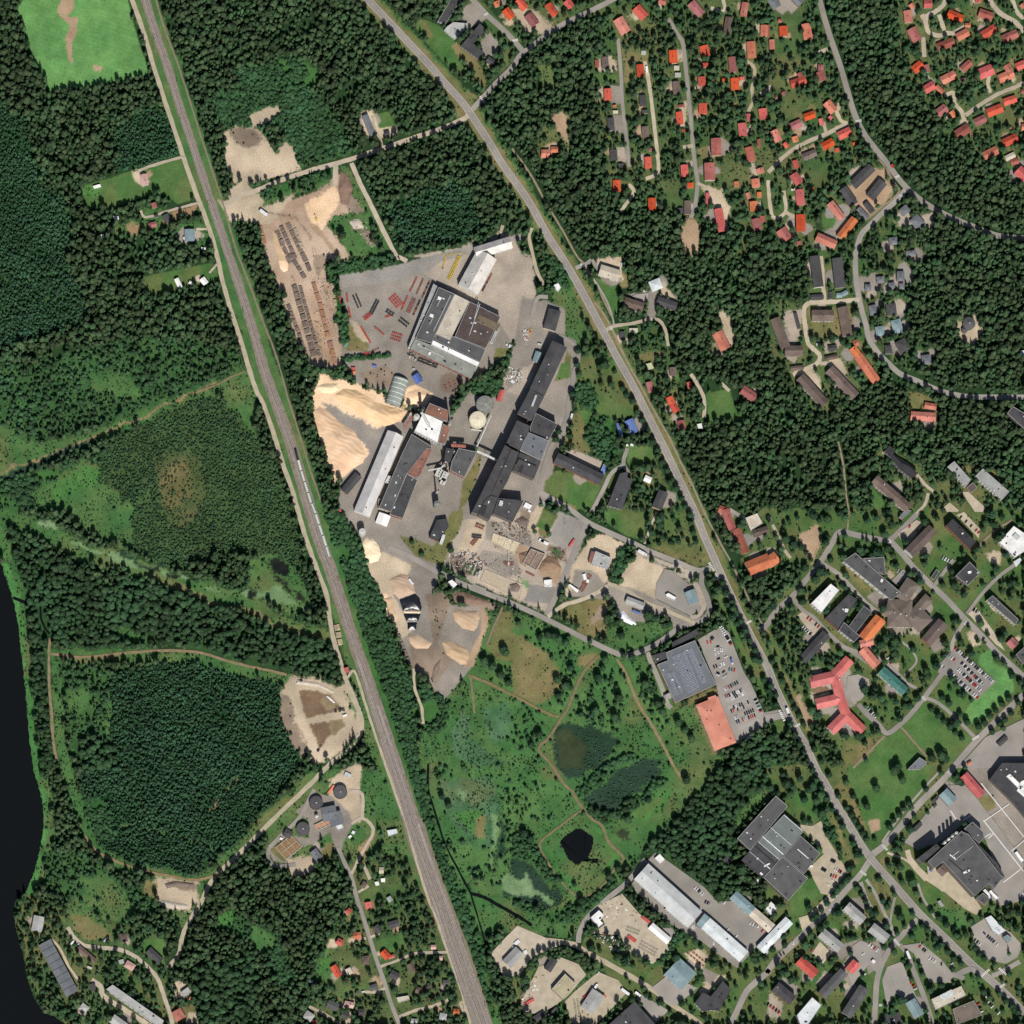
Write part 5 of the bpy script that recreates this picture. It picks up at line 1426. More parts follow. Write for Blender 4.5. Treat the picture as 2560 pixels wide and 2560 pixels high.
def gable(p1, p2, wd, h, k, hip=False, terr=0):
    h0 = h; h = HS(h)
    cx, cy = (p1[0]+p2[0])/2-LX*(h+1), (p1[1]+p2[1])/2-LY*(h+1); ln = math.hypot(p2[0]-p1[0], p2[1]-p1[1]); a = math.atan2(p2[1]-p1[1], p2[0]-p1[0])
    if ln < 1 or wd < 2: return None
    root = empty('', (cx, cy, 0), a); ov = 0.45; L2, W2 = ln/2, wd/2
    pitch = 0.42 if k in 'rRobhqP' else (0.30 if wd < 16 else 0.16)
    if k in 'XZz' : pitch = 0.24 if k == 'Z' else 0.62
    rise = W2*pitch; wl, ww = L2-ov, W2-ov; wm = wallmat(k, h)
    mb = MB()
    if hip:
        mb.box(0, 0, 0, 2*wl, 2*ww, h)
    else:
        e = [(-wl, -ww), (wl, -ww), (wl, ww), (-wl, ww)]; i = 0
        mb.v = [(x, y, 0) for x, y in e]+[(x, y, h-0.02) for x, y in e]+[(-wl, 0, h+rise*ww/W2-0.05), (wl, 0, h+rise*ww/W2-0.05)]
        mb.f = [(0, 1, 5, 4), (1, 2, 6, 9, 5), (2, 3, 7, 6), (3, 0, 4, 8, 7), (3, 2, 1, 0)]; mb.m = [0]*5
    mb.build('wall', wm, root)
    r = MB(); t = 0.22
    if hip:
        rl = max(L2-W2, 0.01) if L2 > W2 else 0.01; zt = h+min(W2, L2)*pitch
        E = [(-L2, -W2), (L2, -W2), (L2, W2), (-L2, W2)]
        r.v = [(x, y, h) for x, y in E]+[(x, y, h+t) for x, y in E]+[(-rl, 0, zt+t), (rl, 0, zt+t)]
        r.f = [(3, 2, 1, 0), (0, 1, 5, 4), (1, 2, 6, 5), (2, 3, 7, 6), (3, 0, 4, 7), (4, 5, 9, 8), (5, 6, 9), (6, 7, 8, 9), (7, 4, 8)]; r.m = [0]*9
    else:
        sec = [(-W2, h-0.1), (0, h+rise), (W2, h-0.1), (W2, h-0.1+t), (0, h+rise+t), (-W2, h-0.1+t)]
        r.v = [(-L2, y, z) for y, z in sec]+[(L2, y, z) for y, z in sec]
        r.f = [(i, (i+1) % 6, 6+(i+1) % 6, 6+i)[::-1] for i in range(6)]+[(0, 1, 4, 5), (1, 2, 3, 4), (11, 10, 7, 6), (10, 9, 8, 7)]; r.m = [0]*10
    ro = r.build('roof', RMAT[k], root)
    if h < 9 and wd > 7 and k in 'rRobkgPh':
        c = MB(); px = random.uniform(-.5, .5)*L2; py = random.choice((-.12, .12))*W2; zt = h+rise*(1-abs(py)/W2) if not hip else h+0.5; c.box(px, py, zt-0.4, .8, .9, zt+1.3); c.box(px, py, zt+1.3, 1.0, 1.1, zt+1.5); c.build('chimney', CHIM, ro)
    elif wd*ln > 250:
        for _ in range(min(5, int(wd*ln/320))):
            c = MB(); px = random.uniform(-.85, .85)*L2; py = random.uniform(-.7, .7)*W2; zt = h+rise*(1-abs(py)/W2); s_ = random.uniform(.7, 1.5); c.box(px, py, zt-.1, s_, s_, zt+.9+t); c.build('roof_vent', VENT if random.random() < .55 else DARKM, ro)
    if terr:
        for i in range(1, terr):
            c = MB(); x = -L2+2*L2*i/terr; c.box(x, 0, h-0.05, .35, 2*W2+.1, h+rise*.2+.3); 
            c = MB(); sec = [(-W2-.1, h-0.05), (0, h+rise), (W2+.1, h-.05), (W2+.1, h+.35), (0, h+rise+.6), (-W2-.1, h+.35)]
            c.v = [(x-.2, y, z) for y, z in sec]+[(x+.2, y, z) for y, z in sec]; c.f = [(j, (j+1) % 6, 6+(j+1) % 6, 6+j)[::-1] for j in range(6)]+[(0, 1, 4, 5), (1, 2, 3, 4), (11, 10, 7, 6), (10, 9, 8, 7)]; c.m = [0]*10
            c.build('firewall', DARKM, ro)
    ca, sa = math.cos(a), math.sin(a); f = [(cx+x*ca-y*sa, cy+x*sa+y*ca) for x, y in ((-L2, -W2), (L2, -W2), (L2, W2), (-L2, W2))]; stamp(f)
    # door on the long side that faces south
    s_ = -1 if math.cos(a) > 0 else 1
    d = MB(); d.box(random.uniform(-.4, .4)*wl, s_*(ww+.04), 0, 1.0 if h < 6 else 3.0, .1, 2.1 if h < 6 else 3.2); d.build('door', DOORM, root)
    if wd > 6 and h < 15:
        n = min(6, int(2*wl/3.5)); fl = 1 if h < 6 else (2 if h < 9 else 3)
        if h >= 10 and k in 'LbKGk': n = min(12, int(2*wl/3.5))
        for f_ in range(fl):
            for i in range(n):
                c = MB(); x = -wl+2*wl*(i+.5)/n; z0 = .95+f_*2.8; c.box(x, s_*(ww+.05), z0, 1.4, .08, z0+1.3)
                if z0+1.3 < h: c.build('window', GLASS, root)
    nm = 'house' if (h0 < 4.2 and wd > 6.5) else ('shed' if h0 < 4.2 else ('apartment_block' if (h0 >= 7.5 and wd < 17) else 'building'))
    if ln*wd > 900: nm = 'hall'
    root.name = nm
    wds = {'house': 'house', 'shed': 'outbuilding', 'apartment_block': 'apartment block', 'building': 'long building', 'hall': 'large hall'}[nm]
    if nm == 'building' and k in 'kbo' and h0 <= 5: wds = 'terraced row'
    later(root, '%s roofed %s' % (ROOF[k][2], wds) if nm != 'house' or True else '', {'house': 'house', 'shed': 'shed', 'apartment_block': 'apartment block', 'building': 'building', 'hall': 'hall'}[nm], cx, cy)
    return root
FLATN = 0
def flat(pts, h, k):
    global FLATN
    FLATN += 1; h0 = h; h = HS(h)+(FLATN % 37)*.012
    pts = base_pts([p[:2] for p in pts], h)
    if area(pts) < 0: pts = pts[::-1]
    c = np.mean(pts, 0); ar = abs(area(pts)); root = empty('', (c[0], c[1], 0)); lp = [(p[0]-c[0], p[1]-c[1]) for p in pts]
    def inset(p, d):
        n = len(p); out = []
        for i in range(n):
            a = Vector(p[i-1]); b = Vector(p[i]); e = Vector(p[(i+1) % n]); d1 = (b-a).normalized(); d2 = (e-b).normalized()
            n1 = Vector((-d1.y, d1.x)); n2 = Vector((-d2.y, d2.x)); s = n1+n2; l = max(s.length_squared/2, .35); out.append(tuple(b+s*(d/l)))
        return out
    wp = inset(lp, .12); wm = wallmat(k, h); mb = MB(); mb.prism(wp, 0, h-.3); mb.build('wall', wm, root)
    r = MB(); r.prism(lp, h-.3, h); ro = r.build('roof', RMAT[k], root)
    if h > 3.4 and ar > 60:
        ip = inset(lp, .35); q = MB(); n = len(lp)
        for i in range(n):
            j = (i+1) % n; a0, a1, b0, b1 = lp[i], lp[j], ip[i], ip[j]; z0, z1 = h+.002, h+.45
            q.quad((*a0, z0), (*a1, z0), (*a1, z1), (*a0, z1)); q.quad((*a0, z1), (*a1, z1), (*b1, z1), (*b0, z1)); q.quad((*b1, z0), (*b0, z0), (*b0, z1), (*b1, z1))
        q.build('parapet', CANT if k not in 'KkD' or random.random() < .3 else RMAT[k], root)
    if ar > 120:
        xs = [p[0] for p in lp]; ys = [p[1] for p in lp]; n = min(8, int(ar/260)+1); t = 0; ang = math.atan2(lp[1][1]-lp[0][1], lp[1][0]-lp[0][0])
        while n > 0 and t < 400:
            t += 1; x = random.uniform(min(xs), max(xs)); y = random.uniform(min(ys), max(ys)); ok = True
            for i in range(len(lp)):
                a = Vector(lp[i]); b_ = Vector(lp[(i+1) % len(lp)]); d = (b_-a).normalized()
            ip = inset(lp, 2.0); ins = False
            for i in range(len(ip)):
                (xa, ya), (xb, yb) = ip[i-1], ip[i]
                if (ya > y) != (yb > y) and x < (xb-xa)*(y-ya)/(yb-ya)+xa: ins = not ins
            if not ins: continue
            s_ = random.uniform(.8, 1.9); c_ = MB(); c_.box(x, y, h+.004, s_*random.uniform(1, 2), s_, h+random.uniform(.6, 1.4), ang); c_.build('roof_vent', VENT if random.random() < .4 else DARKM, ro); n -= 1
    # windows on the south-west facing walls, one pane each
    if h >= 5 and ar < 2600:
        cnt = 0
        for i in range(len(wp)):
            a = Vector(wp[i]); b_ = Vector(wp[(i+1) % len(wp)]); d = b_-a; ln = d.length
            if ln < 6: continue
            d /= ln; nr = Vector((d.y, -d.x))
            if nr.x*LX+nr.y*LY > -.08: continue
            n = min(10, int(ln/4)); fl = min(4, int(h/2.9))
            for f_ in range(fl):
                for j in range(n):
                    if cnt > 44: break
                    cc = a+d*((j+.5)*ln/n)+nr*.05; c_ = MB(); c_.box(cc.x, cc.y, 1+f_*2.9, 1.8, .08, 2.4+f_*2.9, math.atan2(d.y, d.x)); c_.build('window', GLASS, root); cnt += 1
    stamp(pts)
    nm = 'shed' if ar < 70 else ('building' if ar < 700 else 'hall')
    if nm == 'building' and h0 >= 9 and k in 'LKGkDgb': nm = 'apartment_block'
    root.name = nm
    later(root, '%s flat-roofed %s' % (ROOF[k][2], {'shed': 'hut', 'building': 'building', 'hall': 'factory hall', 'apartment_block': 'block'}[nm]), {'shed': 'hut', 'building': 'building', 'hall': 'hall', 'apartment_block': 'apartment block'}[nm], c[0], c[1])
    return root
super_root = None; ROOTS = []
for ln in BLD.strip().split('\n'):
    hd, t = ln.split(';'); kd, h, k = hd.split(); h = float(h)
    for part in t.split('|'):
        pp = P(part)
        if kd == 'F':
            o = flat(pp, h, k); ROOTS.append((o, o.location.x, o.location.y, HS(h)))
            if h == 7.5 and k == 'g': super_root = o
        elif pp[0][2] > 1.0:
            o = gable(pp[0], pp[1], pp[0][2], h, k, kd == 'H')
            if o: ROOTS.append((o, o.location.x, o.location.y, HS(h)+(.42*pp[0][2]/2*.4 if pp[0][2] > 12 else 1)))
for ln in TERR.strip().split('\n'):
    q = ln.split(); pp = P(' '.join(q[:3])); gable(pp[0], pp[1], pp[0][2], float(q[5]), q[4], terr=int(q[3]))

# fittings on big roofs: strip lights, ribs, plant boxes, plus a dark strip for the mill's shadow line
def rooftop(fr, x1, y1, x2, y2, wz, ht, mt, nm):
    setf(fr); a = Vector(W(x1, y1)); b_ = Vector(W(x2, y2)); m_ = (a+b_)/2; o, ox, oy, z = min(ROOTS, key=lambda r_: (r_[1]-m_.x)**2+(r_[2]-m_.y)**2)
    X, Y = m_.x-LX*z, m_.y-LY*z; rz = o.rotation_euler.z; d = Vector((X-ox, Y-oy)); c_, s_ = math.cos(-rz), math.sin(-rz); d = Vector((d.x*c_-d.y*s_, d.x*s_+d.y*c_))
    mb = MB(); mb.box(0, 0, 0, (b_-a).length, L(wz), ht+.6); mb.build(nm, mt, o, (d.x, d.y, z-.1), math.atan2(b_.y-a.y, b_.x-a.x)-rz)
WH = smat('skylight_white', (250,250,248)); RB = smat('rib_grey', (206,212,210)); DKR = smat('rib_dark', (56,56,58))
for a_ in (('E', 490, 420, 690, 590, 7, .6, RB, 'roof_rib'), ('E', 410, 508, 612, 682, 9, .6, WH, 'roof_rib'), ('E', 372, 562, 570, 730, 6, .4, RB, 'roof_rib'), ('E', 335, 598, 532, 770, 10, .5, DKR, 'roof_rib'), ('E', 622, 300, 800, 452, 6, .4, RB, 'roof_rib'), ('E', 750, 630, 858, 722, 8, .3, WH, 'strip_light'), ('E', 285, 655, 480, 822, 4, .2, RB, 'roof_seam'), ('E', 425, 800, 480, 770, 14, 1.0, WH, 'duct'), ('E', 445, 790, 485, 825, 8, 1.0, WH, 'duct'),
           ('E', 385, 860, 410, 880, 16, 1.2, WH, 'vent_box'), ('A', 1064, 815, 1014, 948, 24, .9, RB, 'strip_light'), ('A', 1340, 1585, 1342, 1590, 10, 1, DARKM, 'vent_box'), ('11', 1372, 318, 1398, 328, 22, 1.2, WH, 'plant_box'), ('11', 1312, 448, 1338, 458, 22, 1.2, WH, 'plant_box'), ('11', 1302, 735, 1318, 742, 24, 1.2, WH, 'plant_box'), ('11', 1395, 320, 1368, 385, 3, .3, RB, 'pipe'), ('11', 1340, 460, 1310, 520, 3, .3, RB, 'pipe'), ('11', 1215, 668, 1420, 765, 5, .3, RB, 'pipe'), ('11', 1470, 300, 1340, 570, 4, .3, RB, 'pipe'),
           ('D', 1080, 740, 1190, 740, 12, 1.0, RB, 'duct'), ('D', 1110, 790, 1180, 720, 50, 1.6, DARKM, 'cooling_unit'), ('D', 1020, 840, 1095, 905, 9, .8, WH, 'duct'), ('D', 1095, 895, 1300, 740, 5, .5, RB, 'pipe'), ('D', 1185, 1065, 1260, 1030, 24, 1.4, WH, 'duct'), ('D', 1210, 1035, 1240, 1045, 20, 1.4, WH, 'duct'), ('D', 1330, 965, 1352, 955, 14, .8, WH, 'skylight'), ('D', 1375, 928, 1395, 918, 14, .8, WH, 'skylight'), ('D', 1475, 1042, 1495, 1030, 14, .8, WH, 'skylight'), ('D', 1428, 1082, 1448, 1070, 14, .8, WH, 'skylight'), ('D', 1340, 1160, 1358, 1150, 14, .8, WH, 'skylight'), ('D', 1495, 1156, 1515, 1144, 14, .8, WH, 'skylight'), ('D', 1540, 1112, 1560, 1100, 14, .8, WH, 'skylight'), ('D', 1375, 985, 1440, 1045, 70, .5, DKR, 'roof_well'), ('D', 1405, 885, 1585, 1090, 6, 1.2, DKR, 'roof_step'), ('D', 1010, 900, 1180, 1050, 5, .8, DKR, 'roof_step'), ('D', 1040, 870, 1130, 800, 5, .6, WH, 'pipe'),
           ('32', 700, 385, 725, 385, 22, 1.2, WH, 'skylight'), ('32', 845, 515, 862, 520, 24, 1.2, WH, 'skylight'), ('32', 575, 740, 600, 745, 26, 1.4, WH, 'skylight'), ('32', 1455, 165, 1468, 160, 10, 1, WH, 'vent_box'), ('32', 1500, 458, 1525, 452, 18, 1.6, WH, 'vent_box'), ('32', 1850, 170, 1885, 205, 34, 1.6, RB, 'plant_box'),
           ('11', 1672, 470, 1832, 545, 58, .2, smat('khaki_felt', (122,108,88), (104,92,76)), 'roof_panel'), ('11', 1680, 350, 1650, 470, 3, .4, RB, 'roof_seam'), ('11', 1690, 365, 1610, 600, 4, .5, RB, 'roof_seam'), ('B', 750, 30, 515, 565, 6, 1.4, DKR, 'roof_step'), ('B', 850, 130, 1065, 225, 10, 1.6, DKR, 'roof_step'), ('B', 855, 130, 825, 200, 10, 1.6, DKR, 'roof_step'), ('B', 900, 210, 870, 290, 34, .4, DKR, 'roof_panel'), ('B', 645, 640, 630, 700, 40, 2.4, RB, 'roof_house'), ('B', 440, 700, 400, 800, 70, .8, DKR, 'roof_well'),  # first mill strip is a dark box standing in for the roof's shadow line
           ('33', 1300, 1735, 1390, 1690, 50, 1.4, RB, 'roof_monitor')):
    rooftop(*a_)
# ------------------------------------------------------------------ round tanks, silos, chimneys
STEEL = smat('silo_steel', (214,214,206)); CREAM = smat('tank_cream', (228,220,190), (206,196,166)); TGREY = smat('tank_concrete', (150,150,142), (120,122,116), scale=.3)
TDARK = smat('tank_cover', (92,90,90), (80,78,80)); RUST = smat('rusty_steel', (168,108,96), (136,84,74)); RED = smat('red_paint', (206,74,66), (170,64,58)); YEL = smat('yellow_paint', (226,196,70)); CONC = smat('concrete', (196,188,172), (176,168,152))
def lean(x, y, h): return x-LX*h, y-LY*h
def tank(fr, x, y, r, h, mt, nm, desc, cat, cone=0.0, rail=True):
    setf(fr); X, Y = W(x, y); r = L(r); X, Y = lean(X, Y, h); t = empty(nm, (X, Y, 0)); n = 28
    mb = MB(); mb.cyl(0, 0, 0, h, r, n=n, cap=False); mb.build('tank_shell', mt, t)
    m2 = MB(); m2.cyl(0, 0, h, h+.25, r*1.03, n=n); m2.cyl(0, 0, h+.26, h+.26+cone, r*.97, r*.12, n=n); ro = m2.build('tank_roof', mt, t)
    m3 = MB(); m3.cyl(0, 0, h+.2+cone, h+1.1+cone, max(.35, r*.08), n=8); m3.build('roof_vent', VENT, ro)
    if rail:
        m4 = MB()
        for i in range(12):
            a = 2*math.pi*i/12; m4.box(r*.97*math.cos(a), r*.97*math.sin(a), h+.25, .12, .12, h+1.3)
            b_ = 2*math.pi*(i+1)/12; m4.tube((r*.97*math.cos(a), r*.97*math.sin(a), h+1.3), (r*.97*math.cos(b_), r*.97*math.sin(b_), h+1.3), .07, 4)
        m4.build('railing', DARKM, t)
    stamp([(X+r*1.1*math.cos(a), Y+r*1.1*math.sin(a)) for a in np.linspace(0, 6.28, 12, endpoint=False)]); later(t, desc, cat, X, Y); return t
tank('A', 448, 925, 104, 11, TGREY, 'storage_tank', 'weathered grey round storage tank', 'tank', 1.2)
tank('A', 360, 1110, 100, 10, CREAM, 'storage_tank', 'cream-topped round storage tank', 'tank', 1.4)
tank('12', 805, 150, 27, 13, STEEL, 'silo', 'tall white round silo', 'silo', .8)
tank('13', 455, 262, 51, 5, TDARK, 'settling_tank', 'dark covered round settling tank', 'tank', .8)
tank('13', 638, 180, 51, 5, TDARK, 'settling_tank', 'dark covered round settling tank', 'tank', .8)
tank('13', 355, 458, 51, 5, TDARK, 'settling_tank', 'dark covered round settling tank', 'tank', .8)
tank('13', 460, 362, 13, 6, STEEL, 'silo', 'little white silo', 'silo', .8, False)
for x, y in ((962, 692), (1008, 653), (1054, 614), (1100, 575)): tank('D', x, y, 17, 26, STEEL, 'silo', 'slim white silo in the row of four', 'silo', 1.0, False)
tank('31', 1515, 510, 46, 7, TDARK, 'round_house', 'large dark round roofed building on a sandy patch', 'building', 2.5, False)
tank('31', 1482, 560, 22, 4, TDARK, 'round_house', 'small dark hut beside the round building', 'hut', 1.5, False)
tank('11', 1215, 1215, 22, 18, STEEL, 'silo', 'pale round dust silo', 'silo', 1.2, False)
tank('11', 1370, 1870, 24, 16, TGREY, 'silo', 'grey wood dust silo', 'silo', 1.5)
def chimney(fr, x, y, h, r, desc, mt=None):
    setf(fr); X, Y = W(x, y); t = empty('chimney_stack', (X, Y, 0)); mb = MB(); mb.cyl(0, 0, 0, h, r, r*.8, n=14); mb.build('shaft', mt or TGREY, t)
    m2 = MB(); m2.cyl(0, 0, h, h+.5, r, n=14); m2.build('rim', DARKM, t)
    m3 = MB(); m3.box(0, 0, 0, r*3.4, r*3.4, 1.2); m3.build('plinth', CONC, t); later(t, desc, 'chimney', X, Y)
chimney('11', 1248, 1178, 28, 2.2, 'slender grey chimney with a long shadow'); chimney('11', 1452, 1262, 36, 2.0, 'tall slim grey chimney with a long shadow')
chimney('11', 1412, 1590, 24, .9, 'thin steel flue casting a long shadow', STEEL); chimney('11', 1440, 1610, 22, .8, 'thin twin steel flue', STEEL)
chimney('11', 1360, 1790, 24, 1.1, 'thin mast-like flue in the yard', STEEL)
# conveyor and pipe bridges
def bridge(fr, pts, z, w_, desc, mt, cat='conveyor'):
    setf(fr); q = [lean(*W(*p), z) for p in pts]; cx, cy = q[0]; t = empty('conveyor_bridge', (cx, cy, 0)); mb = MB(); lg = []
    for i in range(len(q)-1):
        a, b_ = q[i], q[i+1]; ln = math.hypot(b_[0]-a[0], b_[1]-a[1]); an = math.atan2(b_[1]-a[1], b_[0]-a[0]); mb.box((a[0]+b_[0])/2-cx, (a[1]+b_[1])/2-cy, z-1.6, ln, w_, z, an)
        for k in range(int(ln/12)+1):
            s_ = min(1, (k*12+2)/ln); lg.append((a[0]+(b_[0]-a[0])*s_-cx, a[1]+(b_[1]-a[1])*s_-cy))
    mb.build('gallery', mt, t)
    for x, y in lg: m2 = MB(); m2.box(x, y, 0, .4, .4, z-1.6); m2.build('leg', DARKM, t)
    later(t, desc, cat, cx, cy)
bridge('A', [(350, 1490), (470, 1540), (600, 1605)], 16, 2.6, 'pale pipe bridge reaching into the mill wall', STEEL)
bridge('A', [(520, 1060), (470, 1170), (400, 1330), (345, 1440)], 9, 1.6, 'thin white pipe run along the mill siding', STEEL)
bridge('A', [(280, 1225), (440, 1245)], 5, 1.2, 'short pale pipe near the cream tank', STEEL)
bridge('11', [(1250, 1180), (1310, 1290)], 21, 3, 'light steel conveyor on the white boiler roof', STEEL)
bridge('11', [(1120, 1300), (1180, 1210)], 12, 3, 'sloping rusty conveyor feeding the boiler house', RUST)
bridge('11', [(1300, 1620), (1400, 1600), (1500, 1470)], 11, 1.6, 'steel conveyor between filter towers', STEEL)
setf('A'); X, Y = lean(*W(40, 1410), 12); t = empty('drum_tank', (X, Y, 0)); mb = MB(); x2, y2 = lean(*W(215, 1425), 12); mb.tube((0, 0, 11), (x2-X, y2-Y, 11), 2.4, 16); mb.build('drum', RUST, t)
for s_ in (.2, .8):
    mb = MB(); mb.box((x2-X)*s_, (y2-Y)*s_, 0, 1, 3, 9); mb.build('support', CONC, t)
later(t, 'long rusty horizontal drum tank', 'tank', X, Y)
for x, y, w_, l_ in ((1385, 1635, 50, 60), (1420, 1660, 52, 70), (1415, 1700, 40, 46), (1010, 1690, 50, 55)):
    setf('11'); X, Y = lean(*W(x, y), 9); t = empty('filter_unit', (X, Y, 0), R(-25)); a, b_ = L(w_), L(l_)
    mb = MB(); mb.box(0, 0, 3, a, b_, 9); mb.build('housing', STEEL, t)
    for sx in (-1, 1):
        for sy in (-1, 1): mb = MB(); mb.box(sx*(a/2-.3), sy*(b_/2-.3), 0, .4, .4, 3); mb.build('leg', DARKM, t)
    mb = MB()
    for i in range(3): mb.cyl(0, (i-1)*b_*.3, 9, 9.6, .7, n=10)
    mb.build('fan', DARKM, t); later(t, 'boxy white dust filter unit', 'filter unit', X, Y)

# solar arrays on the supermarket
PANEL = smat('solar_glass', (92,96,112), (80,84,100), rough=.25, spec=.5, finek=.05); PFR = smat('solar_frame', (212,216,220), var=.02)
setf('C')
if super_root:
    for (xa, ya, xb, yb, wz, n) in ((110, 690, 245, 950, 62, 15), (165, 675, 285, 935, 36, 15), (190, 480, 385, 925, 78, 26), (270, 445, 450, 880, 72, 25), (365, 405, 545, 820, 62, 24)):
        a = Vector(W(xa, ya)); b_ = Vector(W(xb, yb)); d = (b_-a)/n; wv = Vector((math.cos(R(23)), math.sin(R(23))))*L(wz); nc = max(3, int(L(wz)/1.25)); mb = MB(); z = HS(7.5)+.52
        off = Vector((-LX*HS(7.5), -LY*HS(7.5)))-Vector(super_root.location[:2])
        for i in range(n):
            for j in range(nc):
                o_ = a+d*i+wv*(j/nc)+off; e1 = d*.86; e2 = wv*(.84/nc); mb.quad((*(o_), z), (*(o_+e2), z), (*(o_+e2+e1), z+.12), (*(o_+e1), z+.12), 0)
            o_ = a+d*i+off-wv*.01; e1 = d*.98; e2 = wv*1.02; mb.quad((*(o_), z-.05), (*(o_+e2), z-.05), (*(o_+e2+e1), z+.02), (*(o_+e1), z+.02), 1)
        mb.build('solar_array', [PANEL, PFR], super_root)

# arched striped shed
setf('11'); p1 = W(1098, 918); p2 = W(1032, 1120); cx, cy = lean((p1[0]+p2[0])/2, (p1[1]+p2[1])/2, 6); ln = math.hypot(p2[0]-p1[0], p2[1]-p1[1]); a = math.atan2(p2[1]-p1[1], p2[0]-p1[0])
t = empty('arched_shed', (cx, cy, 0), a); r_ = L(118)/2; mb = MB(); rb = MB()
SK = smat('shed_skin', (168,178,166), (150,160,150)); LT = smat('shed_rib', (240,242,238))
for i in range(14):
    a0, a1 = math.pi*i/14, math.pi*(i+1)/14
    mb.quad((-ln/2, -r_*math.cos(a0), 7.5*math.sin(a0)), (ln/2, -r_*math.cos(a0), 7.5*math.sin(a0)), (ln/2, -r_*math.cos(a1), 7.5*math.sin(a1)), (-ln/2, -r_*math.cos(a1), 7.5*math.sin(a1)))
    for s_ in (-1, 1): mb.tri((s_*ln/2, -r_*math.cos(a0), 7.5*math.sin(a0)), (s_*ln/2, -r_*math.cos(a1), 7.5*math.sin(a1)), (s_*ln/2, 0, 0))
mb.build('shell', SK, t)
for k in range(6):
    rb = MB(); x = -ln/2+ln*(k+.35)/6
    for i in range(14):
        a0, a1 = math.pi*i/14, math.pi*(i+1)/14; q = 1.012
        rb.quad((x-.45, -q*r_*math.cos(a0), q*7.5*math.sin(a0)), (x+.45, -q*r_*math.cos(a0), q*7.5*math.sin(a0)), (x+.45, -q*r_*math.cos(a1), q*7.5*math.sin(a1)), (x-.45, -q*r_*math.cos(a1), q*7.5*math.sin(a1)))
    rb.build('rib', LT, t)
mb = MB(); mb.box(ln/2+.05, 0, 0, .1, 5, 4.5); mb.build('door', DARKM, t)
later(t, 'pale green arched shed with white ribs', 'shed', cx, cy); stamp([W(1040, 900), W(1160, 950), W(1100, 1160), W(980, 1100)])

# treatment works basins
def basin(fr, c, h, cols, rows, desc, water, wallm=CONC):
    setf(fr); p = [W(*q) for q in c]; q0 = np.mean(p, 0); t = empty('settling_basin', (q0[0], q0[1], 0)); lp = [(a[0]-q0[0], a[1]-q0[1]) for a in p]
    def bl(u, v): return tuple((1-u)*(1-v)*np.array(lp[0])+u*(1-v)*np.array(lp[1])+u*v*np.array(lp[2])+(1-u)*v*np.array(lp[3]))
    mb = MB()
    def wl(a, b_): ln_ = math.hypot(b_[0]-a[0], b_[1]-a[1]); mb.box((a[0]+b_[0])/2, (a[1]+b_[1])/2, 0, ln_+.6, .7, h, math.atan2(b_[1]-a[1], b_[0]-a[0]))
    for i in range(rows+1): wl(bl(0, i/rows), bl(1, i/rows))
    mb.build('basin_wall', wallm, t); mb = MB()
    for j in range(cols+1): a, b_ = bl(j/cols, 0), bl(j/cols, 1); ln_ = math.hypot(b_[0]-a[0], b_[1]-a[1]); mb.box((a[0]+b_[0])/2, (a[1]+b_[1])/2, 0, ln_-.4, .6, h+.01, math.atan2(b_[1]-a[1], b_[0]-a[0]))
    mb.build('divider', wallm, t)
    mb = MB(); mb.quad(*[(*bl(u, v), h*.62) for u, v in ((0, 0), (1, 0), (1, 1), (0, 1))]); mb.build('sludge', water, t); later(t, desc, 'basin', q0[0], q0[1]); stamp(p)
SLU = smat('sludge', (156,124,86), (128,100,72), rough=.4, scale=.3)
basin('13', [(150, 600), (262, 508), (345, 595), (225, 690)], 2.2, 3, 2, 'concrete basin with brown sludge cells', SLU)
basin('13', [(442, 432), (560, 372), (582, 415), (462, 472)], 2.5, 4, 1, 'narrow concrete basin with orange-brown cells', smat('sludge_orange', (190,142,102), (166,122,90)))
basin('B', [(545, 1030), (870, 1150), (800, 1280), (520, 1130)], 1.2, 4, 1, 'roofless concrete foundation cells left in the demolition yard', smat('rubble_floor', (214,200,170), (180,166,140)))
basin('B', [(445, 1470), (900, 1650), (860, 1830), (390, 1600)], 1.0, 1, 1, 'long low-walled concrete slab in the demolition yard', smat('slab_floor', (196,180,152), (180,164,138)))
basin('B', [(1000, 1225), (1165, 1290), (1060, 1480), (900, 1390)], 4.0, 2, 1, 'open concrete silo walls around dark bark', smat('bark', (128,108,96), (160,138,118)))

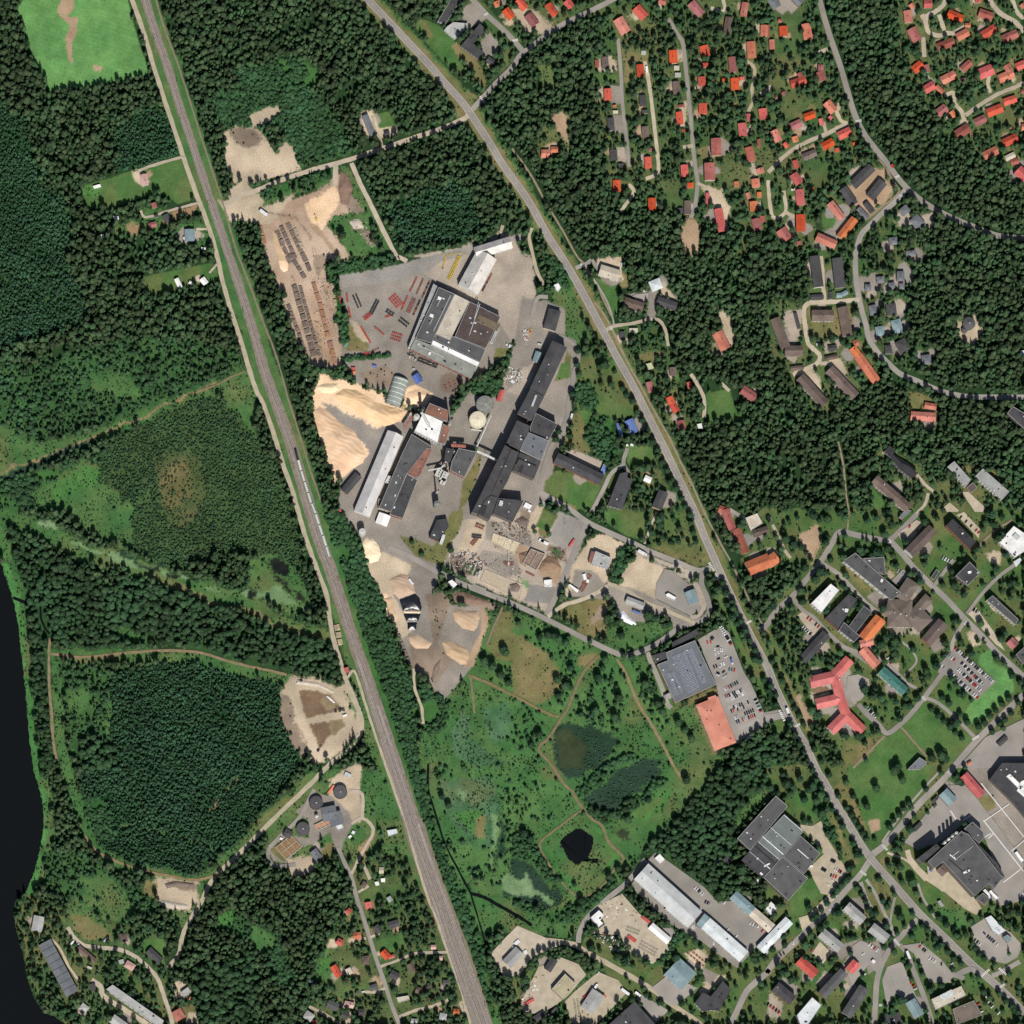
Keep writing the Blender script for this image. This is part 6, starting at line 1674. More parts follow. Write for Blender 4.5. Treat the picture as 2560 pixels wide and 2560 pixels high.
# ------------------------------------------------------------------ heaps
PILEM = {'w': smat('woodchips', (252,216,174), (234,192,150), scale=.06, finek=.12), 'W': smat('pale_woodchips', (255,238,202), (252,224,184), scale=.08, finek=.12), 's': smat('sawdust', (214,184,152), (198,168,136), scale=.1),
         'd': smat('rubble', (140,122,110), (110,98,92), scale=.2, finek=.4), 'c': smat('limestone_heap', (206,194,176), (184,172,156), scale=.2), 'k': smat('black_sheeting', (34,38,44), (26,30,36), rough=.35, spec=.5, finek=.3),
         'B': smat('white_bags', (250,250,250), (226,228,232)), 'e': smat('soil_heap', (150,120,98), (124,100,84), scale=.2)}
def heap(fr, pts, hmax, key, desc, slope=.55, cell=1.1, rough=.2, cat='heap', nm='woodchip_heap'):
    setf(fr); p = [W(*q) for q in (tuple(map(float, s.split(','))) for s in pts.split())]; q = np.array(p); c = q.mean(0); x0, y0 = q.min(0)-1; x1, y1 = q.max(0)+1
    nx, ny = int((x1-x0)/cell)+2, int((y1-y0)/cell)+2; gx, gy = np.meshgrid(x0+np.arange(nx)*cell, y0+np.arange(ny)*cell)
    ins = np.zeros(gx.shape, bool); dm = np.full(gx.shape, 1e9); n = len(q)
    for i in range(n):
        xa, ya = q[i]; xb, yb = q[(i+1) % n]
        if ya != yb: ins ^= ((ya > gy) != (yb > gy)) & (gx < (xb-xa)*(gy-ya)/(yb-ya)+xa)
        dx, dy = xb-xa, yb-ya; t_ = np.clip(((gx-xa)*dx+(gy-ya)*dy)/(dx*dx+dy*dy+1e-9), 0, 1); dm = np.minimum(dm, np.hypot(gx-xa-t_*dx, gy-ya-t_*dy))
    r = np.random.default_rng(int(abs(c[0]*7+c[1]*13))+3); G_ = 9; nz = r.random((ny//G_+3, nx//G_+3)); iy = np.arange(ny)/G_; ix = np.arange(nx)/G_; ay = iy.astype(int); ax_ = ix.astype(int); fy = (iy-ay)[:, None]; fx = (ix-ax_)[None]; fy = fy*fy*(3-2*fy); fx = fx*fx*(3-2*fx)
    nn_ = (nz[ay][:, ax_]*(1-fx)+nz[ay][:, ax_+1]*fx)*(1-fy)+(nz[ay+1][:, ax_]*(1-fx)+nz[ay+1][:, ax_+1]*fx)*fy
    z = hmax*(1-np.exp(-dm*slope/hmax))*(1-rough+2*rough*nn_)+(r.random(gx.shape)-.5)*.10*min(1, hmax/3); z = z+.22*min(1, hmax/5)*np.sin((gx*.5+gy*.86)*1.1+nn_*9)*(hmax > 3.4); z = np.where(ins, np.maximum(z, .12), -.4)
    idx = np.arange(nx*ny).reshape(ny, nx); f = []
    keep = ins[:-1, :-1] | ins[1:, :-1] | ins[:-1, 1:] | ins[1:, 1:]
    for j, i in zip(*np.nonzero(keep)): f.append((int(idx[j, i]), int(idx[j, i+1]), int(idx[j+1, i+1]), int(idx[j+1, i])))
    me = bpy.data.meshes.new(nm); me.from_pydata([(float(a-c[0]), float(b_-c[1]), float(z_)) for a, b_, z_ in zip(gx.ravel(), gy.ravel(), z.ravel())], [], f)
    me.materials.append(PILEM[key]); me.update(); me.shade_smooth(); o = obj(nm, me, None, (c[0], c[1], 0)); later(o, desc, cat, c[0], c[1]); stamp(p, 0); return o
heap('11', '430,1180 480,1130 560,1180 640,1260 740,1320 800,1420 830,1500 810,1560 700,1620 600,1680 560,1600 520,1480 470,1340', 9, 'w', 'huge orange woodchip mountain with pale ridges', .45)
heap('11', '590,1050 660,1000 760,1010 900,1100 1060,1150 1120,1170 1100,1230 1000,1290 900,1270 790,1190 680,1140', 7, 'w', 'curved orange woodchip ridge', .5)
heap('11', '950,1230 1120,1180 1070,1250 980,1290', 4, 'W', 'bright pale tip of the curved woodchip ridge', .6)
heap('11', '455,985 520,960 620,960 625,1010 570,1040 500,1035', 4, 'W', 'small bright cream woodchip mound', .6)
heap('11', '1110,1110 1140,1030 1230,1000 1330,1035 1290,1090 1180,1130', 4, 'w', 'flat orange chip spread beside the arched shed', .5)
heap('11', '160,-30 220,-60 245,60 240,110 210,125 180,90', 3, 'w', 'thin orange chip strip along the logs', .5)
heap('10', '120,1740 170,1760 220,1900 250,1990 180,2000 140,1860', 3, 's', 'tan bark strip beside the logs', .5)
heap('12', '800,240 830,195 880,200 925,250 945,320 920,370 860,390 820,340', 5, 'W', 'round bright cream woodchip heap', .6)
heap('12', '1000,510 1090,465 1150,480 1190,550 1205,610 1080,655 1030,610', 5, 's', 'tan woodchip heap with black scars', .6)
heap('12', '1480,750 1530,735 1600,750 1680,740 1690,800 1670,870 1640,900 1560,880 1500,820', 3.5, 's', 'kidney-shaped tan sawdust heap', .7, rough=.12)
heap('12', '1400,980 1450,970 1590,1030 1612,1080 1590,1150 1540,1150 1440,1080', 5, 's', 'oval tan sawdust heap', .6)
heap('12', '1150,940 1220,925 1330,990 1300,1030 1200,1030 1160,990', 2.5, 's', 'small low tan chip heap', .6)
heap('12', '960,650 1030,640 1060,780 1040,800 1010,770', 2, 's', 'thin tan chip strip by the tree line', .6)
heap('12', '1080,660 1200,615 1235,650 1250,720 1245,750 1180,740 1110,750', 3.5, 'k', 'black plastic covered heap with creases', .9, cat='covered heap', nm='covered_heap')
heap('12', '1110,765 1245,765 1225,825 1135,825', 3.5, 'k', 'smaller black plastic covered heap', .9, cat='covered heap', nm='covered_heap')
heap('12', '1140,832 1215,832 1210,890 1145,890', 3, 'k', 'small black plastic covered heap', .9, cat='covered heap', nm='covered_heap')
heap('12', '1110,745 1245,752 1235,766 1120,762', 2, 'W', 'strip of pale chips between black sheets', .8)
heap('22', '795,755 840,745 880,790 930,830 940,850 910,855 850,830 800,800', 3, 'B', 'pile of white plastic bale bags', .9, .7, .6, 'bag pile', 'bag_pile')
heap('12', '1340,1170 1400,1090 1380,1200 1340,1280 1320,1250', 2, 'd', 'dark rubble streak', .7, rough=.6, nm='rubble_heap')
heap('12', '1480,620 1560,600 1700,650 1800,690 1700,700 1500,680', 2.5, 'e', 'reddish brown spoil bank', .6, rough=.6, nm='spoil_bank')
heap('B', '1130,1370 1200,1300 1320,1330 1370,1450 1200,1490 1080,1470', 4.5, 'e', 'brown bark heap spilling from the silo walls', .7, nm='bark_heap')
heap('B', '850,1270 960,1240 1000,1330 940,1440 870,1390', 4.5, 'e', 'brown bark heap between silo walls', .7, nm='bark_heap')
heap('B', '730,1640 830,1610 890,1670 860,1750 750,1740', 2.5, 'd', 'grey-brown rubble heap on the slab', .7, rough=.6, nm='rubble_heap')
heap('B', '40,1310 110,1280 160,1310 140,1370 60,1380', 3, 'd', 'dark debris heap at the yard corner', .7, rough=.6, nm='rubble_heap')
heap('B', '820,860 900,820 990,880 940,980 860,950', 3, 'd', 'scrap heap beside the mill corner', .8, rough=.7, nm='scrap_heap')
heap('10', '640,1290 700,1330 730,1420 700,1560 640,1540 620,1420', 2.5, 'e', 'long red-brown brushwood pile', .7, rough=.7, nm='brushwood_pile')
heap('10', '700,1670 780,1650 820,1720 740,1730', 1.8, 'c', 'grey stone heap in the weeds', .7, rough=.6, nm='stone_heap')
heap('03', '1240,870 1330,850 1470,870 1460,900 1340,890 1260,910', 2.2, 'd', 'dark curved spoil ridge in the gravel pit', .7, rough=.6, nm='spoil_ridge')
heap('03', '1200,990 1260,1000 1420,1030 1420,1060 1280,1060 1210,1030', 2.2, 'c', 'lower curved gravel ridge in the pit', .7, rough=.6, nm='spoil_ridge')
heap('12', '300,1260 480,1290 590,1350 580,1370 470,1320 300,1300', 1.6, 'c', 'pale bank on the north rim of the basins', .7, nm='gravel_bank')
heap('12', '520,1385 545,1390 600,1440 590,1445', 1.2, 'B', 'white sheeting strip in the upper basin', .9, nm='sheeting')

# ------------------------------------------------------------------ log stacks: each row cut into stacks of lying logs
LOGM = [smat('log_grey', (150,134,122), (112,100,92), finek=.45, fine=2), smat('log_orange', (190,142,114), (156,114,92), finek=.4, fine=2), smat('log_pale', (206,186,158), (168,150,128), finek=.4, fine=2)]
def logrow(fr, x1, y1, x2, y2, wz, mi, desc, seg=9.0, hh=2.2):
    setf(fr); a = Vector(W(x1, y1)); b_ = Vector(W(x2, y2)); w_ = L(wz); ln = (b_-a).length; n = max(1, int(ln/seg)); d = (b_-a)/ln; an = math.atan2(d.y, d.x)
    for i in range(n):
        c = a+d*(ln*(i+.5)/n); sl = ln/n-random.uniform(.4, 1.4); h = hh*random.uniform(.6, 1.1); mb = MB(); r_ = .3; w2 = w_*random.uniform(.85, 1.0)
        for t_ in range(max(2, int(h/.55))):
            for k in range(int(sl/.62)-t_):
                x = -sl/2+.3+.31*t_+k*.62+random.uniform(-.06, .06); y = random.uniform(-.35, .35); mb.tube((x, -w2/2+y, .3+t_*.54), (x+random.uniform(-.15, .15), w2/2+y, .3+t_*.54), r_, 5)
        if mb.v:
            o = mb.build('log_stack', LOGM[mi], None, (c.x, c.y, .25), an+random.uniform(-.03, .03)); later(o, desc, 'log stack', c.x, c.y, 'log stacks in the yard')
    p = Vector((-d.y, d.x))*(w_/2); stamp([tuple(a+p), tuple(a-p), tuple(b_-p), tuple(b_+p)], 0)
logrow('10', 155, 1740, 260, 1990, 34, 0, 'grey log stack'); logrow('10', 185, 1700, 300, 1960, 30, 0, 'grey log stack'); logrow('10', 235, 1680, 370, 1960, 34, 0, 'grey log stack'); logrow('10', 290, 1720, 350, 1880, 26, 2, 'pale log stack')
logrow('11', 250, -20, 370, 170, 34, 0, 'grey log stack'); logrow('11', 350, -20, 410, 120, 34, 0, 'grey log stack')
logrow('11', 285, 215, 440, 760, 44, 0, 'grey log stack'); logrow('11', 330, 220, 480, 760, 26, 0, 'grey log stack'); logrow('11', 240, 360, 400, 800, 28, 0, 'grey log stack')
logrow('11', 430, 195, 480, 350, 34, 1, 'orange-brown log stack'); logrow('11', 480, 350, 545, 620, 34, 1, 'orange-brown log stack'); logrow('11', 555, 640, 600, 820, 38, 1, 'orange-brown log stack'); logrow('11', 570, 200, 600, 380, 22, 2, 'pale log stack'); logrow('11', 590, 500, 620, 600, 20, 2, 'pale log stack')
logrow('12', 605, 845, 640, 1010, 40, 2, 'roadside log stack'); logrow('12', 1075, 920, 1160, 1150, 22, 0, 'thin grey log stack'); logrow('10', 30, 1700, 70, 1850, 26, 1, 'rust-brown log stack')

# ------------------------------------------------------------------ steel frames, containers, small yard goods
def frame_mesh(mt, l=2.6, w_=1.7, h=1.2):
    mb = MB()
    for sx in (-1, 1):
        for sy in (-1, 1): mb.box(sx*l/2, sy*w_/2, 0, .3, .3, h)
        mb.box(sx*l/2, 0, h-.32, .28, w_-.3, h)
    for sy in (-1, 1): mb.box(0, sy*w_/2, h-.3, l-.3, .28, h+.002); mb.box(0, sy*w_/2, .1, l-.3, .22, .3)
    mb.box(0, 0, .3, l-.4, w_-.4, .6); return mb.mesh('steel_frame', mt)
FM = [frame_mesh(RED), frame_mesh(RUST), frame_mesh(DARKM), frame_mesh(YEL), frame_mesh(smat('green_frame', (60,110,70)))]
FW = ['red', 'rust-brown', 'dark', 'yellow', 'dark green']
def frames(fr, x1, y1, x2, y2, n, kinds, along=True, rows=1, gap=0):
    setf(fr); a = Vector(W(x1, y1)); b_ = Vector(W(x2, y2)); d = b_-a; an = math.atan2(d.y, d.x); p = Vector((-d.y, d.x)).normalized()
    for i in range(n):
        for r_ in range(rows):
            k = int(random.choice(kinds)); c = a+d*(i/max(n-1, 1))+p*(gap*(r_-(rows-1)/2)); o = obj('steel_frame', FM[k], None, (c.x, c.y, .04), an+(0 if along else math.pi/2)+random.uniform(-.12, .12))
            later(o, FW[k]+' steel frame stack', 'steel frame', c.x, c.y, 'steel frames stored in the yards')
frames('11', 1165, 260, 1210, 170, 7, '011'); frames('11', 1215, 280, 1258, 180, 8, '1'); frames('11', 1255, 310, 1308, 195, 9, '112')
frames('11', 1030, 310, 1080, 370, 4, '0', rows=4, gap=3); frames('11', 1100, 400, 1140, 310, 7, '01'); frames('11', 1150, 420, 1190, 330, 6, '1', rows=2, gap=3)
frames('11', 1190, 440, 1235, 340, 8, '12'); frames('11', 745, 300, 780, 380, 5, '22', rows=2, gap=4); frames('11', 685, 290, 690, 340, 4, '0'); frames('11', 700, 400, 712, 460, 5, '0')
frames('11', 820, 470, 860, 440, 4, '0', rows=2, gap=3); frames('11', 870, 430, 915, 340, 6, '2', rows=2, gap=3); frames('11', 980, 460, 1010, 450, 3, '0'); frames('11', 900, 540, 960, 590, 5, '01')
frames('11', 1030, 600, 1090, 620, 5, '01', rows=3, gap=4); frames('11', 1090, 480, 1140, 520, 4, '2', rows=2, gap=4); frames('11', 795, 540, 860, 650, 7, '0'); frames('11', 820, 740, 850, 740, 3, '0', rows=2, gap=2)
frames('11', 860, 730, 920, 700, 4, '1'); frames('11', 630, 310, 640, 350, 3, '0'); frames('11', 990, 415, 1030, 440, 3, '2', rows=2, gap=3)
frames('11', 1410, 90, 1430, 10, 7, '31'); frames('11', 1455, 170, 1530, 10, 12, '3', rows=2, gap=2.4); frames('10', 1420, 1925, 1540, 1915, 4, '3'); frames('11', 1710, 260, 1775, 140, 9, '12'); frames('11', 1230, 780, 1360, 830, 10, '2', rows=2, gap=3.4)
frames('11', 1150, 740, 1200, 765, 4, '2'); frames('B', 345, 930, 420, 960, 4, '12', rows=2, gap=3.5); frames('B', 300, 1060, 390, 1070, 4, '2', rows=2, gap=3); frames('B', 290, 1160, 340, 1100, 4, '1', rows=2, gap=3)
frames('B', 250, 1500, 290, 1420, 5, '4', rows=4, gap=5.0); frames('B', 1605, 1720, 1660, 1640, 4, '1', rows=2, gap=3.4); frames('B', 1640, 1640, 1710, 1540, 4, '1', rows=2, gap=3.2)
frames('B', 950, 1500, 1030, 1540, 5, '1'); frames('B', 680, 1390, 780, 1400, 5, '1', rows=2, gap=2.4); frames('23', 970, 1330, 1080, 1390, 6, '22', rows=3, gap=4); frames('23', 870, 1210, 950, 1240, 5, '24', rows=2, gap=4); frames('23', 1340, 1390, 1450, 1480, 6, '11', rows=2, gap=5)
frames('23', 480, 1750, 500, 1900, 7, '2', rows=2, gap=4); frames('23', 80, 1770, 150, 1740, 4, '01', rows=2, gap=3); frames('A', 960, 120, 1000, 20, 5, '03'); frames('12', 600, 1500, 660, 1490, 3, '2', rows=2, gap=2.5)
frames('11', 1430, 990, 1530, 950, 4, '1', rows=2, gap=4); frames('A', 60, 760, 90, 740, 2, '2')
BOXM = {'w': smat('box_white', (250,250,250)), 'k': smat('box_dark', (58,60,66)), 'r': smat('box_red', (214,84,78)), 'b': smat('box_blue', (84,112,190)), 'o': smat('box_orange', (232,128,84)), 's': smat('box_silver', (196,200,202)), 't': smat('box_teal', (120,170,166)), 'g': smat('box_green', (70,120,88))}
CWD = {'w': 'white', 'k': 'black', 'r': 'red', 'b': 'blue', 'o': 'orange', 's': 'silver', 't': 'teal', 'g': 'green'}
WHEEL = smat('tyre', (30,30,32))
def container(fr, x1, y1, x2, y2, wz, c, h=2.6, desc='%s steel container'):
    setf(fr); a = Vector(W(x1, y1)); b_ = Vector(W(x2, y2)); ln = (b_-a).length; m_ = (a+b_)/2; an = math.atan2(b_.y-a.y, b_.x-a.x); w_ = L(wz); X, Y = lean(m_.x, m_.y, h)
    t = empty('container', (X, Y, .05), an); mb = MB(); mb.box(0, 0, .15, ln, w_, h); n = int(ln/.8)
    for i in range(n):
        for s_ in (-1, 1): mb.box(-ln/2+(i+.5)*ln/n, s_*(w_/2+.04), .4, .3, .08, h-.2)
    mb.build('body', BOXM[c], t); mb = MB()
    for s_ in (-1, 1): mb.box(ln/2+.05, s_*w_/4, .3, .08, w_/2-.15, h-.15)
    mb.build('door', BOXM[c], t); mb = MB(); mb.box(0, 0, 0, ln*.98, w_*.9, .14); mb.build('skid', DARKM, t)
    later(t, desc % CWD[c], 'container', X, Y)
for a_ in (('B', 1120, 1115, 1210, 1160, 34, 'w'), ('B', 925, 680, 1000, 720, 60, 'w'), ('B', 970, 750, 1000, 770, 26, 'w'), ('B', 1465, 1190, 1525, 1105, 24, 'r'), ('B', 1640, 1520, 1660, 1590, 40, 'w'), ('B', 1670, 1600, 1700, 1610, 36, 'w'), ('B', 1165, 1630, 1255, 1630, 84, 'w'), ('23', 980, 1120, 1040, 1165, 22, 'r'), ('23', 875, 1265, 935, 1310, 22, 'r'), ('23', 540, 1740, 590, 1695, 26, 'r'), ('23', 95, 1785, 165, 1745, 22, 'r'), ('23', 1590, 630, 1620, 650, 20, 'b'), ('23', 1540, 700, 1580, 720, 20, 'b'), ('23', 690, 1700, 705, 1730, 14, 'r'),
           ('23', 95, 1375, 110, 1400, 24, 'w'), ('23', 20, 1330, 55, 1300, 26, 'w'), ('23', 0, 1370, 15, 1345, 20, 'w'), ('13', 545, 190, 590, 130, 16, 'o'), ('13', 620, 320, 660, 420, 12, 's'), ('13', 670, 40, 715, 60, 30, 's'), ('13', 725, 480, 745, 490, 22, 'w'), ('13', 700, 525, 720, 510, 18, 'w'), ('13', 180, 530, 200, 535, 16, 'w'), ('11', 720, 850, 750, 850, 22, 'r'), ('11', 720, 880, 750, 880, 22, 'o'), ('11', 720, 925, 755, 925, 30, 'k'), ('11', 375, 935, 400, 940, 16, 'w'), ('11', 670, 665, 690, 675, 34, 't'), ('11', 880, 825, 910, 835, 14, 'b'), ('11', 615, 1900, 640, 1932, 22, 'r'), ('A', 1080, 190, 1130, 200, 20, 's'), ('A', 705, 205, 715, 200, 22, 'w'), ('A', 735, 215, 770, 225, 36, 'w'), ('11', 1180, 850, 1200, 855, 14, 's'), ('21', 990, 265, 1020, 260, 14, 'w'), ('30', 175, 1432, 205, 1428, 12, 'w'), ('21', 830, 50, 835, 85, 16, 'w'), ('20', 1015, 500, 1018, 545, 14, 'w'), ('12', 1155, 505, 1185, 545, 16, 'w'), ('12', 655, 1540, 685, 1530, 14, 'w'), ('21', 860, 1430, 875, 1425, 16, 'w'), ('21', 895, 1420, 915, 1430, 16, 'w'), ('33', 300, 740, 340, 740, 14, 'w'), ('22', 205, 205, 240, 225, 20, 'w'), ('31', 365, 665, 400, 665, 16, 'w'), ('D', 795, 1030, 820, 1050, 24, 'b'), ('13', 1005, 985, 1020, 1000, 20, 's'), ('13', 800, 1690, 820, 1685, 10, 'w'), ('03', 985, 1700, 1025, 1730, 16, 'w'), ('03', 1110, 1790, 1120, 1800, 14, 'w'), ('03', 535, 1330, 560, 1305, 14, 'w'), ('03', 590, 1335, 600, 1325, 12, 'w'), ('03', 785, 1310, 815, 1275, 14, 's')):
    container(*a_)

# ------------------------------------------------------------------ vehicles
CARM = {'w': smat('car_white', (250,250,250), rough=.3, spec=.5, finek=.02), 's': smat('car_silver', (186,190,194), rough=.3, finek=.02), 'k': smat('car_black', (38,40,46), rough=.3, finek=.02), 'r': smat('car_red', (206,48,46), rough=.3, finek=.02), 'b': smat('car_blue', (52,66,118), rough=.3, finek=.02), 't': smat('car_teal', (84,132,136), rough=.3, finek=.02)}
def car_meshes():
    out = {}
    g = MB(); sec = [(-1.55, .98), (-1.05, 1.42), (.35, 1.44), (1.0, .98)]; w1, w0 = .62, .78
    g.v = [(x, -(w0 if i in (0, 3) else w1), z) for i, (x, z) in enumerate(sec)]+[(x, (w0 if i in (0, 3) else w1), z) for i, (x, z) in enumerate(sec)]
    g.f = [(0, 3, 2, 1), (4, 5, 6, 7), (0, 1, 5, 4), (2, 3, 7, 6)]; g.m = [0]*4; glass = g.mesh('car_glass', GLASS)
    wh = MB()
    for sx in (-1.35, 1.35):
        for sy in (-.82, .82): wh.tube((sx, sy-.1, .33), (sx, sy+.1, .33), .33, 10)
    wheels = wh
    wm = MB(); wm.tube((0, -.1, .33), (0, .1, .33), .33, 10); wmesh = wm.mesh('wheel', WHEEL)
    for k, mt in CARM.items():
        b_ = MB(); prof = [(-2.2, .35), (-2.25, .8), (-1.6, .98), (1.05, .98), (2.1, .82), (2.25, .5), (2.2, .3)]
        n = len(prof); b_.v = [(x, -.88, z) for x, z in prof]+[(x, .88, z) for x, z in prof]
        b_.f = [tuple(range(n)), tuple(range(2*n-1, n-1, -1))]+[(i, i+n, (i+1) % n+n, (i+1) % n) for i in range(n)]; b_.m = [0]*(n+2)
        i0 = len(b_.v); b_.v += [(-1.05, -.63, 1.425), (.35, -.63, 1.445), (.35, .63, 1.445), (-1.05, .63, 1.425)]+[(-1.05, -.63, 1.46), (.33, -.63, 1.48), (.33, .63, 1.48), (-1.05, .63, 1.46)]
        for q in ((4, 5, 6, 7), (0, 1, 5, 4), (1, 2, 6, 5), (2, 3, 7, 6), (3, 0, 4, 7)): b_.f.append(tuple(i0+j for j in q)); b_.m.append(0)
        out[k] = b_.mesh('car_body', mt)
    return out, glass, wmesh
CARB, CARG, CARW = car_meshes(); NCAR = 0
def car(x, y, an, c, words='parked car'):
    global NCAR
    if NCAR >= 295: return
    NCAR += 1
    t = empty('car', (x-LX, y-LY, roadz+.02), an); obj('body', CARB[c], t); obj('windows', CARG, t)
    for sx in (-1.35, 1.35):
        for sy in (-.8, .8): obj('wheel', CARW, t, (sx, sy, 0))
    later(t, '%s %s' % (CWD[c], words), 'car', x, y, 'cars in the town and yards')
def carrow(fr, x1, y1, x2, y2, pat, along=False, slant=0):
    setf(fr); a = Vector(W(x1, y1)); b_ = Vector(W(x2, y2)); n = len(pat); d = b_-a; an = math.atan2(d.y, d.x)+(0 if along else math.pi/2)+slant
    for i, c in enumerate(pat):
        if c != '-': q = a+d*(i/max(n-1, 1)); car(q.x, q.y, an+random.choice((0, math.pi))+random.uniform(-.04, .04), c)
for a_ in ('C 785,130 905,340 wwwwwkkwkr', 'C 620,320 660,312 rr', 'C 668,275 685,260 kk', 'C 745,370 748,382 k', 'C 708,402 800,412 w--ww', 'C 712,455 745,437 ww', 'C 845,495 848,500 w', 'C 755,518 756,520 k', 'C 700,615 815,575 kk-ww', 'C 782,605 783,606 w', 'C 740,715 750,690 wk', 'C 815,675 850,710 ks', 'C 820,735 821,736 w', 'C 885,645 945,655 ttr', 'C 830,885 980,805 wsrktkk',
           'C 840,972 1040,895 trkwkkwwks', 'C 865,1008 1065,930 --wwkks-w-', 'C 890,1120 1110,1040 --kwskk--k', 'C 910,1150 1130,1080 kr-k--k---', 'C 955,1230 1170,1140 ws---kkkkk', 'C 975,1280 1190,1200 bk-rs-krrk', 'C 1180,970 1265,1150 --kwkstwkr',
           '32 1415,1030 1690,1280 rkwwkkwkkwskkwwkwwssw', '32 1462,1140 1620,1300 kwkwkwksrkwkws', '32 1440,1190 1600,1345 wwskwkrkwrrwsw', '32 1385,1222 1580,1400 wwkswkwkwwk-wwr', '32 1340,1065 1405,1115 ktswr', '32 1310,1160 1330,1175 ws', '32 735,1465 815,1545 ksskwsw', '32 262,870 320,920 wwswk', '32 300,800 380,865 rr-kr', '32 130,745 200,765 kkk', '32 1068,110 1125,140 r-r', '32 1455,40 1590,155 k-k-k-rr', '32 1555,740 1590,760 kkw', '32 885,1065 930,1140 kwr', '32 1320,345 1375,375 swws', '32 980,445 1020,465 sss',
           '33 1145,1347 1185,1380 r-kk', '33 1255,1353 1280,1370 kw', '33 1220,1435 1258,1458 wsw', '33 1308,1480 1312,1480 k', '33 1385,1480 1392,1495 ww', '33 1082,1620 1112,1668 rrw', '33 478,695 502,708 kkk', '33 408,760 432,775 kkk', '33 508,762 548,785 wwrk', '33 475,810 512,822 krr', '33 455,882 486,850 ww', '33 765,1332 822,1375 wwrw', '33 718,1403 722,1408 w', '33 698,1530 728,1560 kkw', '33 684,1598 694,1588 kk', '33 0,1785 82,1845 krrkr', '33 1560,1300 1600,1328 kkw', '33 1632,1248 1634,1246 b', '33 1658,1272 1702,1310 kkbk', '33 1728,1335 1730,1336 w', '33 1590,1780 1610,1840 rkw', '33 1630,1710 1650,1720 rw', '33 330,1380 332,1381 r', '33 415,1455 416,1456 w', '33 95,1410 118,1398 kk', '33 190,1320 191,1320 w', '33 1800,1065 1900,1060 k--k', '33 1900,965 1925,950 ww', '33 1820,1800 1880,1830 k-w', '33 1660,1770 1740,1850 wkw-kw',
           '23 1382,905 1440,950 wwkww', '23 1460,1010 1495,1025 kks', '23 1602,1018 1603,1019 w', '23 1800,1170 1858,1195 wwsw', '23 1888,1230 1889,1231 r', '23 1520,1322 1521,1322 w', '23 1362,1195 1385,1205 wws', '23 1630,1220 1631,1221 w', '23 1692,1270 1693,1271 w', '23 650,1548 668,1560 ws', '23 1830,1505 1860,1488 wsw', '23 830,1710 832,1711 w', '23 1225,1660 1232,1652 w', '23 1172,1608 1176,1604 k', '23 1262,815 1263,816 w', '23 990,1725 992,1727 w', '23 700,1830 640,1870 k-w',
           '21 862,1290 920,1290 wsk', '21 860,1380 912,1400 wks', '21 850,1350 900,1340 wk', '21 935,290 1010,318 wwwsw', '21 65,155 66,156 w', '21 78,312 79,313 w', '21 25,270 26,285 rr', '20 768,680 768,768 k-k-w', '20 1585,1250 1585,1275 ww', '20 1595,1325 1596,1326 k', '31 1160,1610 1172,1622 rr', '31 1150,1675 1151,1676 r', '31 1205,1770 1215,1765 rr', '31 1505,1795 1555,1840 bkkr', '31 1590,1882 1610,1900 kk', '31 1352,1880 1412,1915 wkww', '31 725,715 740,720 ww', '31 540,238 560,238 rr', '21 1638,540 1668,655 wrw', '13 695,1300 710,1295 ww', '13 740,1060 744,1095 ww', '22 1440,-60 1441,-60 w', '03 880,1750 925,1790 wwkw', '03 1130,1800 1180,1850 w-w-w', '03 1075,1890 1095,1895 rr', '12 345,1275 346,1276 k', '12 710,1580 711,1595 k', '33 740,970 755,975 r', '00 1355,1560 1356,1561 s', '21 1830,980 1831,981 w', '20 1060,1225 1062,1205 kk', '23 1380,1195 1440,1215 k--s', '23 1455,1270 1456,1271 k'):
    q = a_.split(); x1, y1 = map(float, q[1].split(',')); x2, y2 = map(float, q[2].split(',')); carrow(q[0], x1, y1, x2, y2, q[3])
def traffic(fr, lst):
    setf(fr)
    for x, y, c, an in lst: X, Y = W(x, y); car(X, Y, R(an), c, 'moving car')
traffic('21', [(390, 45, 'w', -60), (1240, 1660, 'w', -66)]); traffic('10', [(1325, 495, 'r', -48), (1572, 826, 'k', -48), (1632, 815, 'k', 48), (1660, 787, 'w', 48), (1680, 835, 'k', 60)]); traffic('32', [(88, 1378, 'r', -64), (262, 1686, 'r', -64), (345, 1872, 'w', -64), (120, 1552, 'w', -10), (15, 1555, 'k', 10)])
traffic('33', [(440, 120, 'r', -62), (525, 270, 'w', -62), (627, 465, 'k', -55), (720, 572, 'r', -52), (852, 776, 'w', -50), (942, 872, 'w', -48), (995, 970, 'k', -48), (1225, 1157, 'w', -44), (1320, 1247, 'w', -44), (1470, 1357, 'r', -44), (1442, 1400, 'w', -44), (1725, 1530, 'r', 30), (1690, 1557, 'k', -44), (1690, 1640, 'w', -44)]); traffic('30', [(440, 220, 'w', -70), (455, 372, 'w', -75), (1010, 1377, 'k', -50), (940, 1250, 'r', -50)]); traffic('31', [(424, 370, 'k', 5), (1176, 1066, 'w', 90)]); traffic('22', [(1552, 428, 'b', 40), (1650, 610, 'w', -65), (705, 548, 'k', 60)])
